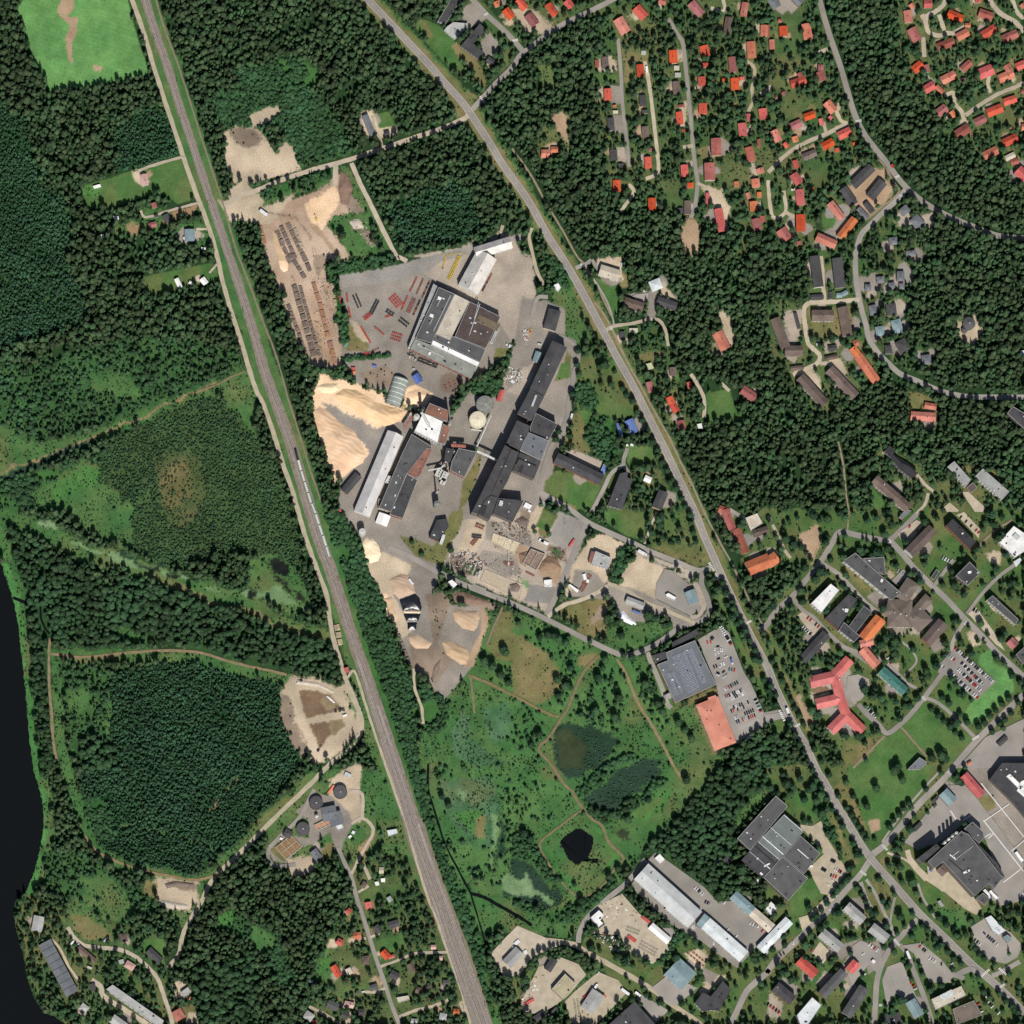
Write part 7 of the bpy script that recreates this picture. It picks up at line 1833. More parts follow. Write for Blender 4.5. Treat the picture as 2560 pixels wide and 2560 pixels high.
# lorries, buses, trailers
def lorry(fr, x1, y1, x2, y2, wz, c, cab, desc, h=3.6):
    setf(fr); a = Vector(W(x1, y1)); b_ = Vector(W(x2, y2)); ln = (b_-a).length; m_ = (a+b_)/2; an = math.atan2(b_.y-a.y, b_.x-a.x); w_ = max(2.4, L(wz)); X, Y = lean(m_.x, m_.y, h)
    t = empty('lorry' if cab else 'trailer', (X, Y, roadz+.02), an); x0 = -ln/2; bl = ln-(2.6 if cab else 0)
    mb = MB(); mb.box(x0+bl/2, 0, 1.0, bl-.1, w_, h); mb.build('cargo_box', BOXM[c], t); mb = MB(); mb.box(x0+bl/2, 0, .75, bl, 1.1, .98); mb.build('chassis', DARKM, t)
    if cab:
        mb = MB(); mb.box(ln/2-1.2, 0, .6, 2.2, w_*.96, 2.9); mb.build('cab', CARM[cab], t); mb = MB(); mb.box(ln/2-.08, 0, 1.8, .1, w_*.85, 2.7); mb.build('windscreen', GLASS, t)
    for xx_ in (x0+1.2, x0+2.5, ln/2-1.3):
        for s_ in (-1, 1): mb = MB(); mb.tube((xx_, s_*(w_/2-.3), .5), (xx_, s_*(w_/2-.02), .5), .5, 12); mb.build('wheel', WHEEL, t)
    later(t, desc, 'lorry' if cab else 'trailer', X, Y)
lorry('D', 1445, 1275, 1535, 1375, 32, 'w', None, 'long white trailer docked at the works ramp'); lorry('D', 1515, 1290, 1610, 1385, 32, 'w', None, 'second long white trailer docked at the works ramp'); lorry('D', 1830, 820, 1910, 930, 34, 'w', None, 'white trailer parked alone on the loading yard')
lorry('C', 1080, 1495, 1155, 1440, 30, 'w', 'w', 'white delivery lorry by the trees'); lorry('C', 1575, 1110, 1610, 1200, 28, 'w', 'k', 'white lorry with dark cab on the highway'); lorry('C', 905, 515, 925, 585, 22, 'b', 'w', 'blue lorry with white cab'); lorry('22', 950, 290, 1015, 325, 22, 'w', 'w', 'white lorry on the mill road')
lorry('10', 30, 1585, 85, 1625, 22, 'w', None, 'white trailer at the log yard gate'); lorry('33', 1045, 1380, 1070, 1440, 18, 'w', None, 'white bus on the bus lane'); lorry('23', 825, 1665, 885, 1710, 20, 'w', None, 'white box trailer beside the haulage yard'); lorry('23', 930, 1690, 970, 1720, 18, 'w', 'w', 'white van by the courtyard entrance'); lorry('23', 1850, 835, 1862, 885, 18, 'w', 'w', 'white delivery van at the workshop hall')
lorry('A', 1500, 1035, 1480, 1110, 24, 'w', 's', 'pale lorry beside the mill lawn'); lorry('23', 625, 1660, 645, 1630, 18, 'w', 'w', 'white van in front of the haulage shed'); lorry('30', 930, 1245, 950, 1262, 16, 'r', 'r', 'red van near the crossing'); lorry('12', 1395, 235, 1420, 190, 20, 's', 's', 'silver lorry beside the dark yard office'); lorry('33', 1630, 930, 1632, 931, 18, 'w', None, 'tiny') if False else None
# mobile crane and excavators
def digger(fr, x, y, an, desc, boom=7, mt=YEL):
    setf(fr); X, Y = W(x, y); t = empty('excavator', (X, Y, .05), R(an)); mb = MB(); mb.box(0, .9, 0, 3.6, .6, .8); mb.box(0, -.9, 0, 3.6, .6, .8); mb.build('tracks', DARKM, t)
    mb = MB(); mb.box(-.3, 0, .85, 3.2, 2.5, 2.0); mb.box(-.9, .6, 2.0, 1.4, 1.1, 2.9); mb.build('body', mt, t); mb = MB(); mb.tube((1, 0, 1.8), (boom*.6, 0, 4), .28, 6); mb.tube((boom*.6, 0, 4), (boom, 0, 1.2), .22, 6); mb.build('boom', mt, t); mb = MB(); mb.box(boom, 0, .2, .9, 1.2, 1.2); mb.build('bucket', DARKM, t)
    later(t, desc, 'excavator', X, Y)
digger('B', 730, 1395, 95, 'dark crawler crane with raised boom', 16, STEEL); digger('10', 455, 1655, 110, 'small yellow excavator on chips'); digger('12', 470, 1800, 60, 'dark excavator at the basin tip', 7, DARKM); digger('12', 340, 1275, 200, 'small dark excavator on the basin rim', 6, DARKM); digger('12', 640, 1490, 150, 'excavator between the two basins', 7, DARKM); digger('22', 1890, -60, 0, 'x') if False else None
# freight train
FWG = smat('wagon_cover', (214,224,216), (196,208,200)); LOCO = smat('loco', (44,50,56))
setf('11'); trk = [W(305, 1500)]+[W(*q) for q in ((335, 1610), (372, 1730), (410, 1850))]; setf('12'); trk += [W(*q) for q in ((440, -10), (478, 110), (515, 220), (555, 350), (566, 372))]
tw = walk(trk, 14.2)
for i, (x, y, a) in enumerate(tw):
    if i == 0:
        t = empty('locomotive', (x, y, .5), a); mb = MB(); mb.box(0, 0, .9, 12.5, 2.8, 3.2); mb.box(-2, 0, 3.2, 3.0, 2.6, 4.2); mb.build('body', LOCO, t); mb = MB(); mb.box(-3.55, 0, 3.4, .1, 2.2, 4.0); mb.build('windscreen', GLASS, t)
        for s_ in (-4, 4): mb = MB(); mb.box(s_, 0, .1, 3.2, 2.2, .88); mb.build('bogie', DARKM, t)
        later(t, 'dark locomotive at the north end of the goods train', 'locomotive', x, y); continue
    t = empty('goods_wagon', (x, y, .5), a); mb = MB(); mb.box(0, 0, 1.1, 13.0, 2.6, 3.3); mb.tube((-6.5, 0, 3.0), (6.5, 0, 3.0), 1.2, 12); mb.build('body', FWG, t)
    for s_ in (-4.6, 4.6): mb = MB(); mb.box(s_, 0, .1, 2.6, 2.0, 1.08); mb.build('bogie', DARKM, t)
    tag(t, 'pale grey-green goods wagon, %s behind the locomotive' % nth(i-1), 'goods wagon', 'wagons of the goods train')
# tracks
RAILM = smat('rail_steel', (206,200,194)); SLP = smat('sleeper', (128,118,108), (108,98,90)); n_ = len(rail_pts)
TR = [(-2.3, 0, 1), (2.3, 0, 1), (-6.6, .62, 1), (6.6, .68, 1), (10.4, .80, 1), (-10.4, .86, 1)]
for ti, (off, s0, s1) in enumerate(TR):
    i0 = int(n_*s0); seg = rail_pts[i0:]; m_ = len(seg); ease = [min(1, k/24)*off if s0 > 0 else off for k in range(m_)]
    if s0 > 0: b0 = 2.3*(1 if off > 0 else -1)*(1 if abs(off) < 9 else 3.04); ease = [b0+(off-b0)*min(1, k/20) for k in range(m_)]
    t = empty('railway_track', (0, 0, 0)); z = railz+.03+ti*.012; ribbon(seg, 2.5, z, ease).build('sleepers', SLP, t)
    for s_ in (-.76, .76):
        mb = MB(); ribbon(seg, .3, z+.2, [e+s_ for e in ease], mb); mb.build('rail', RAILM, t)
    tag(t, ['western through track of the railway', 'eastern through track of the railway', 'siding just west of the through tracks in the south', 'siding just east of the through tracks in the south', 'outermost eastern siding at the bottom edge', 'outermost western siding at the bottom edge'][ti], 'railway track', 'railway tracks')
# masts over the wide part of the tracks
for k, s_ in enumerate(np.linspace(.04, .98, 26)):
    i = int(n_*s_); p = rail_pts[i]; q = rail_pts[min(i+1, n_-1)]; a = math.atan2(q[1]-p[1], q[0]-p[0]); side = 1 if k % 2 else -1; o_ = 5.4 if s_ < .6 else rail_w[i]/2-1
    X, Y = p[0]-math.sin(a)*o_*side, p[1]+math.cos(a)*o_*side; t = empty('catenary_mast', (X, Y, 0), a); mb = MB(); mb.box(0, 0, 0, .35, .35, 8); mb.build('pole', DARKM, t); mb = MB(); mb.tube((0, 0, 7), (0, -side*3.4, 7.2), .1, 5); mb.build('arm', DARKM, t)
    later(t, 'thin dark catenary mast', 'mast', X, Y, 'catenary masts along the railway')
# light masts with long shadows
for fr, x, y, h in (('33', 1375, 172, 20), ('11', 1350, 1790, 14), ('21', 380, 1870, 9), ('12', 1210, 230, 10), ('20', 560, 1560, 8), ('22', 395, 90, 9)):
    setf(fr); X, Y = W(x, y); t = empty('light_mast', (X, Y, 0)); mb = MB(); mb.cyl(0, 0, 0, h, .3, .16, n=8); mb.build('pole', DARKM, t); mb = MB(); mb.box(.7, 0, h-.1, 1.4, .3, h+.1); mb.build('lamp_head', DARKM, t); later(t, 'tall light mast', 'light mast', X, Y)

# ------------------------------------------------------------------ road paint
mz = roadz+.06; mb = MB(); cl = walk(hi_pts, 12.0)
for x, y, a in cl: mb.box(x, y, mz-.01, 3.6, .28, mz, a)
o = mb.build('centre_line', PAINT); tag(o, kind='structure')
for off in (-3.9, 3.9):
    o = ribbon(hi_pts, .26, mz-.03, off).build('edge_line', PAINT); tag(o, kind='structure')
def zebra(fr, x1, y1, x2, y2, w_=3.2, n=6):
    setf(fr); a = Vector(W(x1, y1)); b_ = Vector(W(x2, y2)); d = b_-a; ln = d.length; an = math.atan2(d.y, d.x); q = MB()
    for i in range(n):
        c = a+d*((i+.5)/n); q.box(c.x, c.y, mz-.02, ln/n*.62, w_, mz+.02, an)
    o = q.build('zebra_crossing', PAINT); tag(o, kind='structure')
for z_ in (('22', 1485, 380, 1525, 445), ('22', 1530, 460, 1560, 510), ('22', 1755, 850, 1805, 820), ('22', 1865, 870, 1890, 925), ('32', 85, 1495, 125, 1580), ('32', 195, 1625, 240, 1600), ('32', 1165, 1390, 1190, 1425), ('32', 1480, 850, 1505, 825), ('32', 1540, 1720, 1590, 1690), ('32', 905, 205, 930, 230), ('33', 860, 580, 900, 620), ('33', 695, 775, 740, 810), ('33', 950, 1290, 990, 1340), ('33', 460, 1065, 490, 1090), ('33', 1605, 1575, 1670, 1520), ('33', 1740, 1510, 1800, 1560), ('33', 1745, 1660, 1795, 1625), ('33', 1355, 25, 1385, 45), ('33', 835, 1790, 860, 1790), ('20', 140, 345, 155, 385), ('20', 0, 310, 45, 300), ('10', 1720, 115, 1750, 100), ('10', 1690, 725, 1735, 790), ('30', 660, 915, 705, 910), ('30', 960, 1340, 990, 1325), ('30', 990, 1470, 1030, 1490), ('21', 515, 60, 545, 85), ('21', 745, 530, 750, 560), ('21', 205, 1850, 265, 1880)): zebra(*z_)
mb = MB(); setf('C')
for xa, ya, xb, yb, n in ((830, 1000, 1060, 900, 18), (860, 1030, 1080, 935, 16), (875, 1110, 1110, 1010, 16), (905, 1155, 1135, 1065, 16), (940, 1225, 1170, 1125, 16), (980, 1270, 1200, 1180, 16), (1005, 1360, 1235, 1260, 16), (1040, 1410, 1160, 1350, 9), (1085, 815, 1185, 985, 14)):
    a = Vector(W(xa, ya)); b_ = Vector(W(xb, yb)); d = (b_-a); an = math.atan2(d.y, d.x)
    for i in range(n): c = a+d*(i/(n-1)); mb.box(c.x, c.y, mz-.02, 4.4, .22, mz+.01, an+math.pi/2+.1)
setf('33')
for xa, ya, xb, yb, n in ((1150, 1320, 1330, 1480, 16), (1190, 1400, 1330, 1530, 14), (940, 1560, 1010, 1720, 10)):
    a = Vector(W(xa, ya)); b_ = Vector(W(xb, yb)); d = (b_-a); an = math.atan2(d.y, d.x)
    for i in range(n): c = a+d*(i/(n-1)); mb.box(c.x, c.y, mz-.02, 4.8, .2, mz+.01, an+math.pi/2+.5)
setf('D')
for xa, ya, xb, yb in ((1440, 440, 1930, 1060), (1410, -10, 1930, 640), (1450, 450, 1750, 240), (1500, 660, 1560, 600), (1780, 810, 1932, 680), (1680, 1190, 1890, 1030), (1040, 320, 1110, 430), (1190, 440, 1290, 380), (1460, 640, 1530, 600)):
    a = Vector(W(xa, ya)); b_ = Vector(W(xb, yb)); d = b_-a; c = (a+b_)/2; mb.box(c.x, c.y, mz-.03, d.length, 1.3, mz-.012+random.random()*.01, math.atan2(d.y, d.x))
o = mb.build('bay_lines', PAINT); tag(o, kind='structure')

# loose scrap and rubble lying about the yards, too much to count
RUB = [smat('rubble_pale', (214,206,190)), smat('rubble_grey', (124,120,114)), smat('rubble_rust', (136,96,80)), smat('rubble_white', (244,244,244)), smat('rubble_dark', (70,66,64))]
def litter(fr, pts, n, mats, smax, lab):
    setf(fr); p = [W(*map(float, q.split(','))) for q in pts.split()]; q = np.array(p); lo, hi = q.min(0), q.max(0); mb = MB(); rd = random.Random(n+len(pts)); k = 0
    while k < n:
        x, y = rd.uniform(lo[0], hi[0]), rd.uniform(lo[1], hi[1]); ins = False
        for i in range(len(p)):
            (xa, ya), (xb, yb) = p[i-1], p[i]
            if (ya > y) != (yb > y) and x < (xb-xa)*(y-ya)/(yb-ya)+xa: ins = not ins
        if not ins: continue
        k += 1; s_ = smax*rd.random()**2+.25; mb.box(x, y, .02, s_*rd.uniform(.6, 2.2), s_*rd.uniform(.3, 1), s_*rd.uniform(.2, .7)+.1, rd.uniform(0, 3.14), rd.randrange(len(mats)))
    o = mb.build('scrap_litter', [RUB[i] for i in mats]); tag(o, lab, 'rubble', kind='stuff')
litter('B', '160,1240 300,1240 460,1400 380,1560 200,1520 20,1440 0,1300', 420, [0, 1, 2, 3, 4], 2.4, 'jumbled scrap and rubble at the west corner of the demolition yard')
litter('B', '520,900 960,860 1010,1160 860,1180 560,1080', 300, [0, 1, 4, 2], 1.8, 'broken masonry strewn between the mill end and the foundation cells')
litter('B', '1180,1150 1420,1220 1440,1400 1200,1340', 160, [1, 4, 2], 1.5, 'dark debris on the east side of the demolition yard')
litter('B', '320,1300 900,1240 900,1640 460,1460', 160, [0, 1, 2], 1.2, 'sparse rubble across the middle of the demolition yard')
litter('A', '560,500 700,440 900,520 880,680 740,660 620,560', 240, [0, 3, 1], 2.0, 'pale stones and junk on the slope below the big hall')
litter('A', '900,30 980,0 960,200 940,250', 100, [3, 0, 1], 1.8, 'white junk lined up beside the mill hedge')
litter('23', '640,1040 830,950 960,1100 940,1180 860,1100 700,1170', 260, [3, 1, 2, 0], 2.0, 'scrap metal heaped at the north rim of the scrap yard')
litter('23', '600,1250 700,1230 900,1330 940,1440 780,1400', 260, [3, 1, 0, 2], 2.0, 'scrap pieces along the west hedge of the scrap yard')
litter('23', '80,1640 220,1540 260,1600 120,1760 40,1800', 240, [0, 1, 3, 2], 1.8, 'machine parts lying beside the khaki workshop yard')
litter('23', '470,1760 560,1760 620,1860 560,1930 440,1930', 200, [4, 1, 0], 1.8, 'dark scrap rows beside the haulage shed')
litter('10', '700,1650 820,1650 930,1880 880,1880 760,1740', 160, [1, 0], 1.5, 'grey stones in the weedy patch by the log yard')
litter('11', '1150,720 1380,820 1360,850 1160,770', 140, [4, 1, 0], 1.6, 'dark scrap stored along the south side of the big hall')
litter('11', '400,160 560,160 600,800 480,800', 260, [0, 2, 1], 1.2, 'bark and log ends strewn over the log yard')
litter('21', '840,1280 930,1300 960,1420 860,1430', 60, [1, 3, 4], 1.2, 'small clutter in the courtyard of the blue-roofed building')
litter('10', '1460,110 1560,130 1560,200 1480,190', 60, [4, 1, 0], 1.5, 'dark clutter in the yard of the top centre workshop')
# ------------------------------------------------------------------ trees
BARK = smat('bark_brown', (112,88,72), (84,66,56), finek=.3)
LEAF = {'F': leafmat('needles_dark', (0.030, 0.063, 0.026), .42, .03), 'P': leafmat('young_green', (0.026, 0.066, 0.032), .34, .02), 'D': leafmat('birch_green', (0.029, 0.064, 0.027), .34, .03),
        'B': leafmat('bush_green', (0.032, 0.080, 0.032), .30, .03), 'N': leafmat('pine_green', (0.043, 0.071, 0.031), .40, .035), 'h': leafmat('heath_green', (0.034, 0.070, 0.028), .35, .03), 'A': leafmat('avenue_green', (0.019, 0.048, 0.023), .22, .02)}
def trunk(mb, h, r, m=0):
    mb.cyl(0, 0, 0, h, r, r*.35, n=6, m=m, cap=False)
    for i in range(4):
        a = random.uniform(0, 6.28); z = h*random.uniform(.35, .8); mb.tube((0, 0, z), (math.cos(a)*h*.14, math.sin(a)*h*.14, z+h*.1), r*.25, 4, m)
def conifer(h, r, seed, pine=False):
    rd = random.Random(seed); c = MB(); nl = 9 if not pine else 7; z0 = h*(.10 if not pine else .45)
    for k in range(nl):
        t = k/(nl-1); z = z0+(h-z0)*(t**.9)*.93; rr = r*((1-t)**.75+.08) if not pine else r*(math.sin(math.pi*(.22+.74*t))**.7)*.95; n = max(6, int(11*(1-t*.45)))
        top = z+(h-z0)/nl*1.35; ph = rd.uniform(0, 6.28); lx, ly = rd.uniform(-.12, .12)*r, rd.uniform(-.12, .12)*r
        for i in range(n):
            a = ph+6.283*i/n+rd.uniform(-.12, .12); w_ = 3.1416/n*rd.uniform(.75, 1.25); q = rr*rd.uniform(.78, 1.15)
            tip = (lx+q*math.cos(a), ly+q*math.sin(a), z-rr*.22*rd.uniform(.5, 1.4)); b1 = (lx+q*.55*math.cos(a-w_), ly+q*.55*math.sin(a-w_), z+.10*rr); b2 = (lx+q*.55*math.cos(a+w_), ly+q*.55*math.sin(a+w_), z+.10*rr)
            c.tri((lx, ly, top), b1, b2); c.tri(b1, tip, b2)
    return c
def round_crown(h, r, z0, seed, n=170, leaf=.75):
    rd = random.Random(seed); c = MB(); cz = (h+z0)/2; rz = (h-z0)/2
    lob = [(rd.gauss(0, 1), rd.gauss(0, 1), rd.gauss(0, 1), rd.uniform(.1, .32)) for _ in range(9)]
    lob = [(x/math.sqrt(x*x+y*y+z*z), y/math.sqrt(x*x+y*y+z*z), z/math.sqrt(x*x+y*y+z*z), k) for x, y, z, k in lob]
    def rad(d):
        s_ = .74
        for x, y, z, k in lob: s_ += k*max(0, d[0]*x+d[1]*y+d[2]*z-.55)/.45
        return min(s_, 1.18)
    bm = bmesh.new(); bmesh.ops.create_icosphere(bm, subdivisions=2, radius=1.0); i0 = len(c.v)
    for v in bm.verts: d = v.co.normalized(); q = rad(d)*rd.uniform(.80, .98); c.v.append((d.x*r*q, d.y*r*q, cz+d.z*rz*q))
    for f in bm.faces: c.f.append(tuple(i0+v.index for v in f.verts)); c.m.append(0)
    bm.free()
    for _ in range(n):
        d = Vector((rd.gauss(0, 1), rd.gauss(0, 1), rd.gauss(.25, 1))).normalized(); q = rad(d)*rd.uniform(.92, 1.12); p = Vector((d.x*r*q, d.y*r*q, cz+d.z*rz*q))
        nr = (d+Vector((rd.uniform(-.6, .6), rd.uniform(-.6, .6), rd.uniform(-.3, .8)))).normalized(); u = nr.orthogonal().normalized(); v = nr.cross(u); s_ = leaf*rd.uniform(.6, 1.3)
        a = rd.uniform(0, 6.28); e1 = (u*math.cos(a)+v*math.sin(a))*s_; e2 = (v*math.cos(a)-u*math.sin(a))*s_*.7
        c.quad(tuple(p-e1), tuple(p-e2), tuple(p+e1), tuple(p+e2))
    return c
def joined(crown, h, tr, key, nm):
    crown = crown; crown.m = [0]*len(crown.f); trunk(crown, h*.7, tr, 1); me = crown.mesh(nm, [LEAF[key], BARK]); o = bpy.data.objects.new(nm, me); return o
protos = bpy.data.collections.new('tree_kinds'); PI_ = {}
def proto(kind, objs): PI_[kind] = objs
PR = []
def addp(k, o): PR.append((k, o))
random.seed(3)
for s_ in range(2): addp('F', joined(conifer(13+s_*1.5, 2.7, 10+s_), 13, .22, 'F', 'spruce'))
for s_ in range(3): addp('F', joined(round_crown(11.5+s_*1.2, 2.9, 4.5, 20+s_, 130, .7), 11, .2, 'N' if s_ != 1 else 'F', 'pine'))
for s_ in range(3): addp('P', joined(conifer(6.5+s_*.6, 1.75, 30+s_), 5, .1, 'P', 'young_spruce') if s_ else joined(round_crown(6.5, 1.8, 2.0, 33, 60, .55), 5, .1, 'P', 'young_tree'))
for s_ in range(3): addp('D', joined(round_crown(12+s_, 3.3, 3.8, 40+s_, 190, .75), 12, .2, 'D', 'birch'))
for s_ in range(3): addp('B', joined(round_crown(4.4+s_*.9, 2.0+.2*s_, .3, 50+s_, 90, .55), 3, .08, 'B', 'willow_bush'))
for s_ in range(2): addp('h', joined(round_crown(2.4, 1.15, .3, 60+s_, 40, .4), 2, .05, 'h', 'heath_bush'))
for s_ in range(2): addp('A', joined(round_crown(9+s_, 3.2, 2.4, 70+s_, 190, .75), 8, .18, 'A', 'avenue_tree'))
colls = {}
for k, o in PR: colls.setdefault(k, []).append(o)
MIX = {'F': [('F', 1.0)], 'P': [('P', 1.0)], 'D': [('D', 1.0)], 'B': [('B', 1.0)], 'S': [('F', .3, .62), ('D', .3, .6), ('B', .8, 1.0)], 'h': [('h', 1.0)], 'p': [('h', .7, 1.15), ('P', .3, .62)],
       'o': [('F', .5, .9), ('D', .50, .78), ('B', .3, .9)], 't': [('A', .5, 1.12), ('D', .4, 1.0), ('F', .15, .9), ('B', .2, .9)], 'g': [('B', 1.0, .8)], 'u': [('B', 1.0, .7)], 'j': [('h', 1.0, 1.0)], 'V': [('D', .25, .6), ('B', .8, .95)]}
CT = {c: CL[c] for c in CL if CL[c][2]}
fix = []   # individual trees: x, y, kind, scale
TREES = '''
A ; @32 30,1130 60,1190 105,1270 150,1360 175,1420 200,1480 235,1540 268,1600 325,1610 320,1710 345,1785 400,1880 20,1310 60,1380 60,1450 165,1600 200,1680 235,1750 265,1810 295,1870
A ; @33 330,20 365,85 400,160 440,230 485,310 520,370 560,440 640,570 605,760 455,55 530,215 590,300 625,350 650,395 680,440 715,490 740,530
A ; @22 1520,505 1590,530 1570,600 1625,605 1625,700 1660,680 1690,755 1725,820 1730,905 1760,895 1790,965 1830,1045 1830,1115 1865,1125 1895,1265 1930,1345 1690,845
A ; @21 650,750 710,830 830,1000 860,1050 910,1100 945,1175 980,1240 1015,1320 1060,1400 1095,1470 1135,1555 1170,1620 1205,1690 1237,1750 1275,1830 1305,1890 450,1045 495,720 350,1330 327,1385 440,1360 490,820
A ; @32 1230,1490 1280,1540 1320,1580 1370,1620 1410,1665 1460,1700 1810,1410 1760,1450 1715,1500 1670,1540 1630,1590 1580,1620 1500,1590 1450,1530 1360,1445 1310,1400 1880,1440 1830,1520 1785,1565 1740,1600 1690,1660 1840,1240 1900,1290 1930,1330 580,570 470,360 730,1745 590,1685 670,1690
A ; @33 915,445 945,390 985,350 1025,305 1060,265 1185,160 590,850 555,880 520,920 490,960 440,1020 400,1070 365,1110 330,1140 905,735 960,720 865,1000 895,1045 835,840 870,1350 920,1275 890,1190 815,1095 750,1070
A ; @33 1230,1080 1290,1130 1340,1180 1400,1235 1440,1275 1560,1360 1590,1405 1625,1435 1300,1640 1235,1655 1100,1210 1160,1190 1200,1215 1260,1280 1310,1330 1350,1385 1400,1435 1450,1475 1085,1265 1740,1700 1790,1755 1840,1795 1885,1840 1620,1690
D ; @33 810,155,1.1 390,200,1.2 365,250,1.1 400,340,1.1 740,290,1.0 130,125,1.2 180,150,1.1 270,240,1.1 640,215,.9 590,110,.9 990,1125,1.2 1080,860,1.3 1115,940,.9 700,950,.9 665,905,.9 140,1550,1.1 170,1600,1.0 530,1090,1.1 320,1260,1.0 275,1340,1.2 115,1270,.9 30,1370,1.0 110,50,.8 950,20,1.3 1010,90,1.1
F ; @33 1690,1040,1.3 1740,1070,1.2 1830,1150,1.0 1820,1400,.9 560,1280,.8 
F ; @32 720,210,1.0 750,220,1.0 800,225,.9 540,250,1.2 580,270,1.1 1160,340,1.0 1190,370,1.0 1480,1010,.7 1030,940,.6 1055,915,.6 1080,890,.6
D ; @32 240,600,1.1 250,680,1.0 380,450,1.3 350,510,1.2 940,330,.9 1330,990,1.1 1090,1040,1.0 950,980,1.3 850,1010,1.2 720,1340,1.3 500,1350,.0 1200,1240,1.1 30,1590,.6 1300,1840,1.4 1230,1860,1.2 970,1920,1.2 1600,840,1.1 1750,960,1.2 1720,1110,1.0 1370,1330,.6 1440,1380,.6 1470,1395,.6 1530,1420,.6
D ; @22 650,1250,1.3 210,940,1.0 45,840,.8 270,930,1.1 310,940,1.1 350,960,1.1 400,990,1.0 825,930,1.1 695,940,.8 585,975,.7 1025,785,1.3 1060,800,1.0 1150,860,1.1 1185,840,.9 840,1085,.9 900,1095,1.1 700,1115,1.0 685,1180,.9 440,1180,1.1 340,1270,1.1 400,1310,1.2 440,1320,1.0 345,1385,.9 800,1400,1.2 630,1505,1.2 600,1535,1.0 520,1525,.9 770,1550,1.1 800,1575,.9 1005,1300,1.2 1030,1340,1.0 1100,1450,1.1 1130,1510,1.2 1250,1590,1.1 1300,1650,1.0 1350,1710,1.1 1300,1440,.9 140,1760,1.0 200,1680,1.0
D ; @23 90,490,1.2 130,540,1.1 870,390,1.1 1030,240,1.0 700,340,1.0 640,330,1.0 800,760,.9 730,820,1.0 520,1000,1.1 500,1060,1.1 180,1060,1.0 1720,770,1.5 1640,470,1.2 1310,90,1.1 850,310,1.0 560,180,.7 470,880,.6 370,840,.6
D ; @12 1860,1040,1.1 1880,1060,1.0 1720,1130,1.2 1780,1170,1.3 1840,1230,1.3 1900,1290,1.1 1180,225,.7 1250,320,.7 1470,290,.8 1410,410,.5 340,790,1.1 440,770,1.0 400,560,.9
F ; @12 740,1720,1.1 720,1750,1.1 690,1780,1.0 670,1820,1.0 1390,410,.4
F ; @13 500,60,1.1 490,100,1.1 570,10,1.0 495,550,1.0 500,590,.9 925,470,1.0 945,500,1.0
D ; @13 1450,280,.9 1400,210,.9 1370,490,1.3 1760,580,.9 1720,650,1.1 1700,690,1.0 1850,770,1.3 1790,840,1.2 1540,490,1.1 1800,280,.9 1640,120,.9 1610,140,1.0 1240,910,.6
F ; @00 1165,1310,1.1 1170,1350,1.0 985,1345,.7 1255,1410,1.2 1390,1380,.9 1350,1390,.9 1310,1400,.9 840,1540,1.1 870,1530,1.1 920,1540,1.1 1070,1480,1.0 1110,1480,1.0 1490,1700,.7 1480,1600,.9 1460,1610,.9 1275,180,1.3 1290,200,1.3
D ; @03 490,1200,1.1 750,1340,1.3 820,1180,1.0 860,1200,1.0 775,1010,.8 905,1010,.6 635,1030,1.0 680,1050,1.0 720,1090,.9 650,920,1.1 890,1140,.9 1060,1280,.5 960,1580,.9 1220,1740,1.1
D ; @11 1845,640,1.2 1870,660,1.0 1500,1820,.7 1600,1220,1.0 1620,1130,1.1
F ; @20 625,580,1.0 685,590,1.1 690,920,.6 750,30,1.1 770,50,1.0 660,90,1.1 820,910,.6 1395,1460,.0
D ; @20 850,830,1.3 880,850,1.2 850,660,1.2 1350,1460,1.0 1580,1570,.0 875,1570,1.2 800,330,.7 950,1195,.8
A ; @10 1770,80 1820,110 1865,155 1910,190 1825,240 1800,210 1850,270 1630,480 1630,520 1735,870 1770,900
D ; @10 980,40,1.0 1000,70,1.0 1130,200,.9 1160,225,.9 1190,260,1.0 1215,290,.9 1300,400,.9 1340,430,1.0 1370,470,1.0 1395,500,.8 1440,540,1.0 1445,570,.9 1530,620,1.0 1560,650,1.0 1605,670,1.1 1635,690,1.0 1260,515,.6 1350,600,.7 1410,970,1.0 1475,950,1.0
F ; @31 1435,620,.9 1520,610,.8 1545,620,.9 400,540,1.0 480,540,1.0 620,330,1.2 615,400,1.0 690,80,1.2 1140,960,1.1 1220,970,1.1 350,260,.9 400,880,1.2
D ; @21 385,1700,1.2 350,1660,1.0 270,1740,.9 460,1840,.7 590,1770,1.1 510,1780,1.0 840,240,1.3 855,220,1.1 715,270,.9 760,360,.9 1085,560,1.2 1500,960,1.4 1480,1110,1.3 1700,1060,1.4 880,1520,.9 920,1530,.9 940,1560,.8 990,1545,.6 540,450,1.3 880,1420,.5
'''
setf('O'); FIX = []
for ln in TREES.strip().split('\n'):
    k, t = ln.split(';'); k = k.strip()
    for q in t.split():
        if q[0] == '@': setf(q[1:]); continue
        v = [float(z) for z in q.split(',')]; X, Y = W(v[0], v[1]); s_ = v[2] if len(v) > 2 else random.uniform(.85, 1.05)
        if s_ > 0: FIX.append((X-.5, Y-1.0, k, s_*(1.25 if k == 'A' else 1.08)))
for X, Y, k, s_ in FIX:
    j, i = int((Y-X0)/CELL), int((X-X0)/CELL); r_ = int(3.4*s_/CELL); block[max(0, j-r_):j+r_+1, max(0, i-r_):i+r_+1] = True
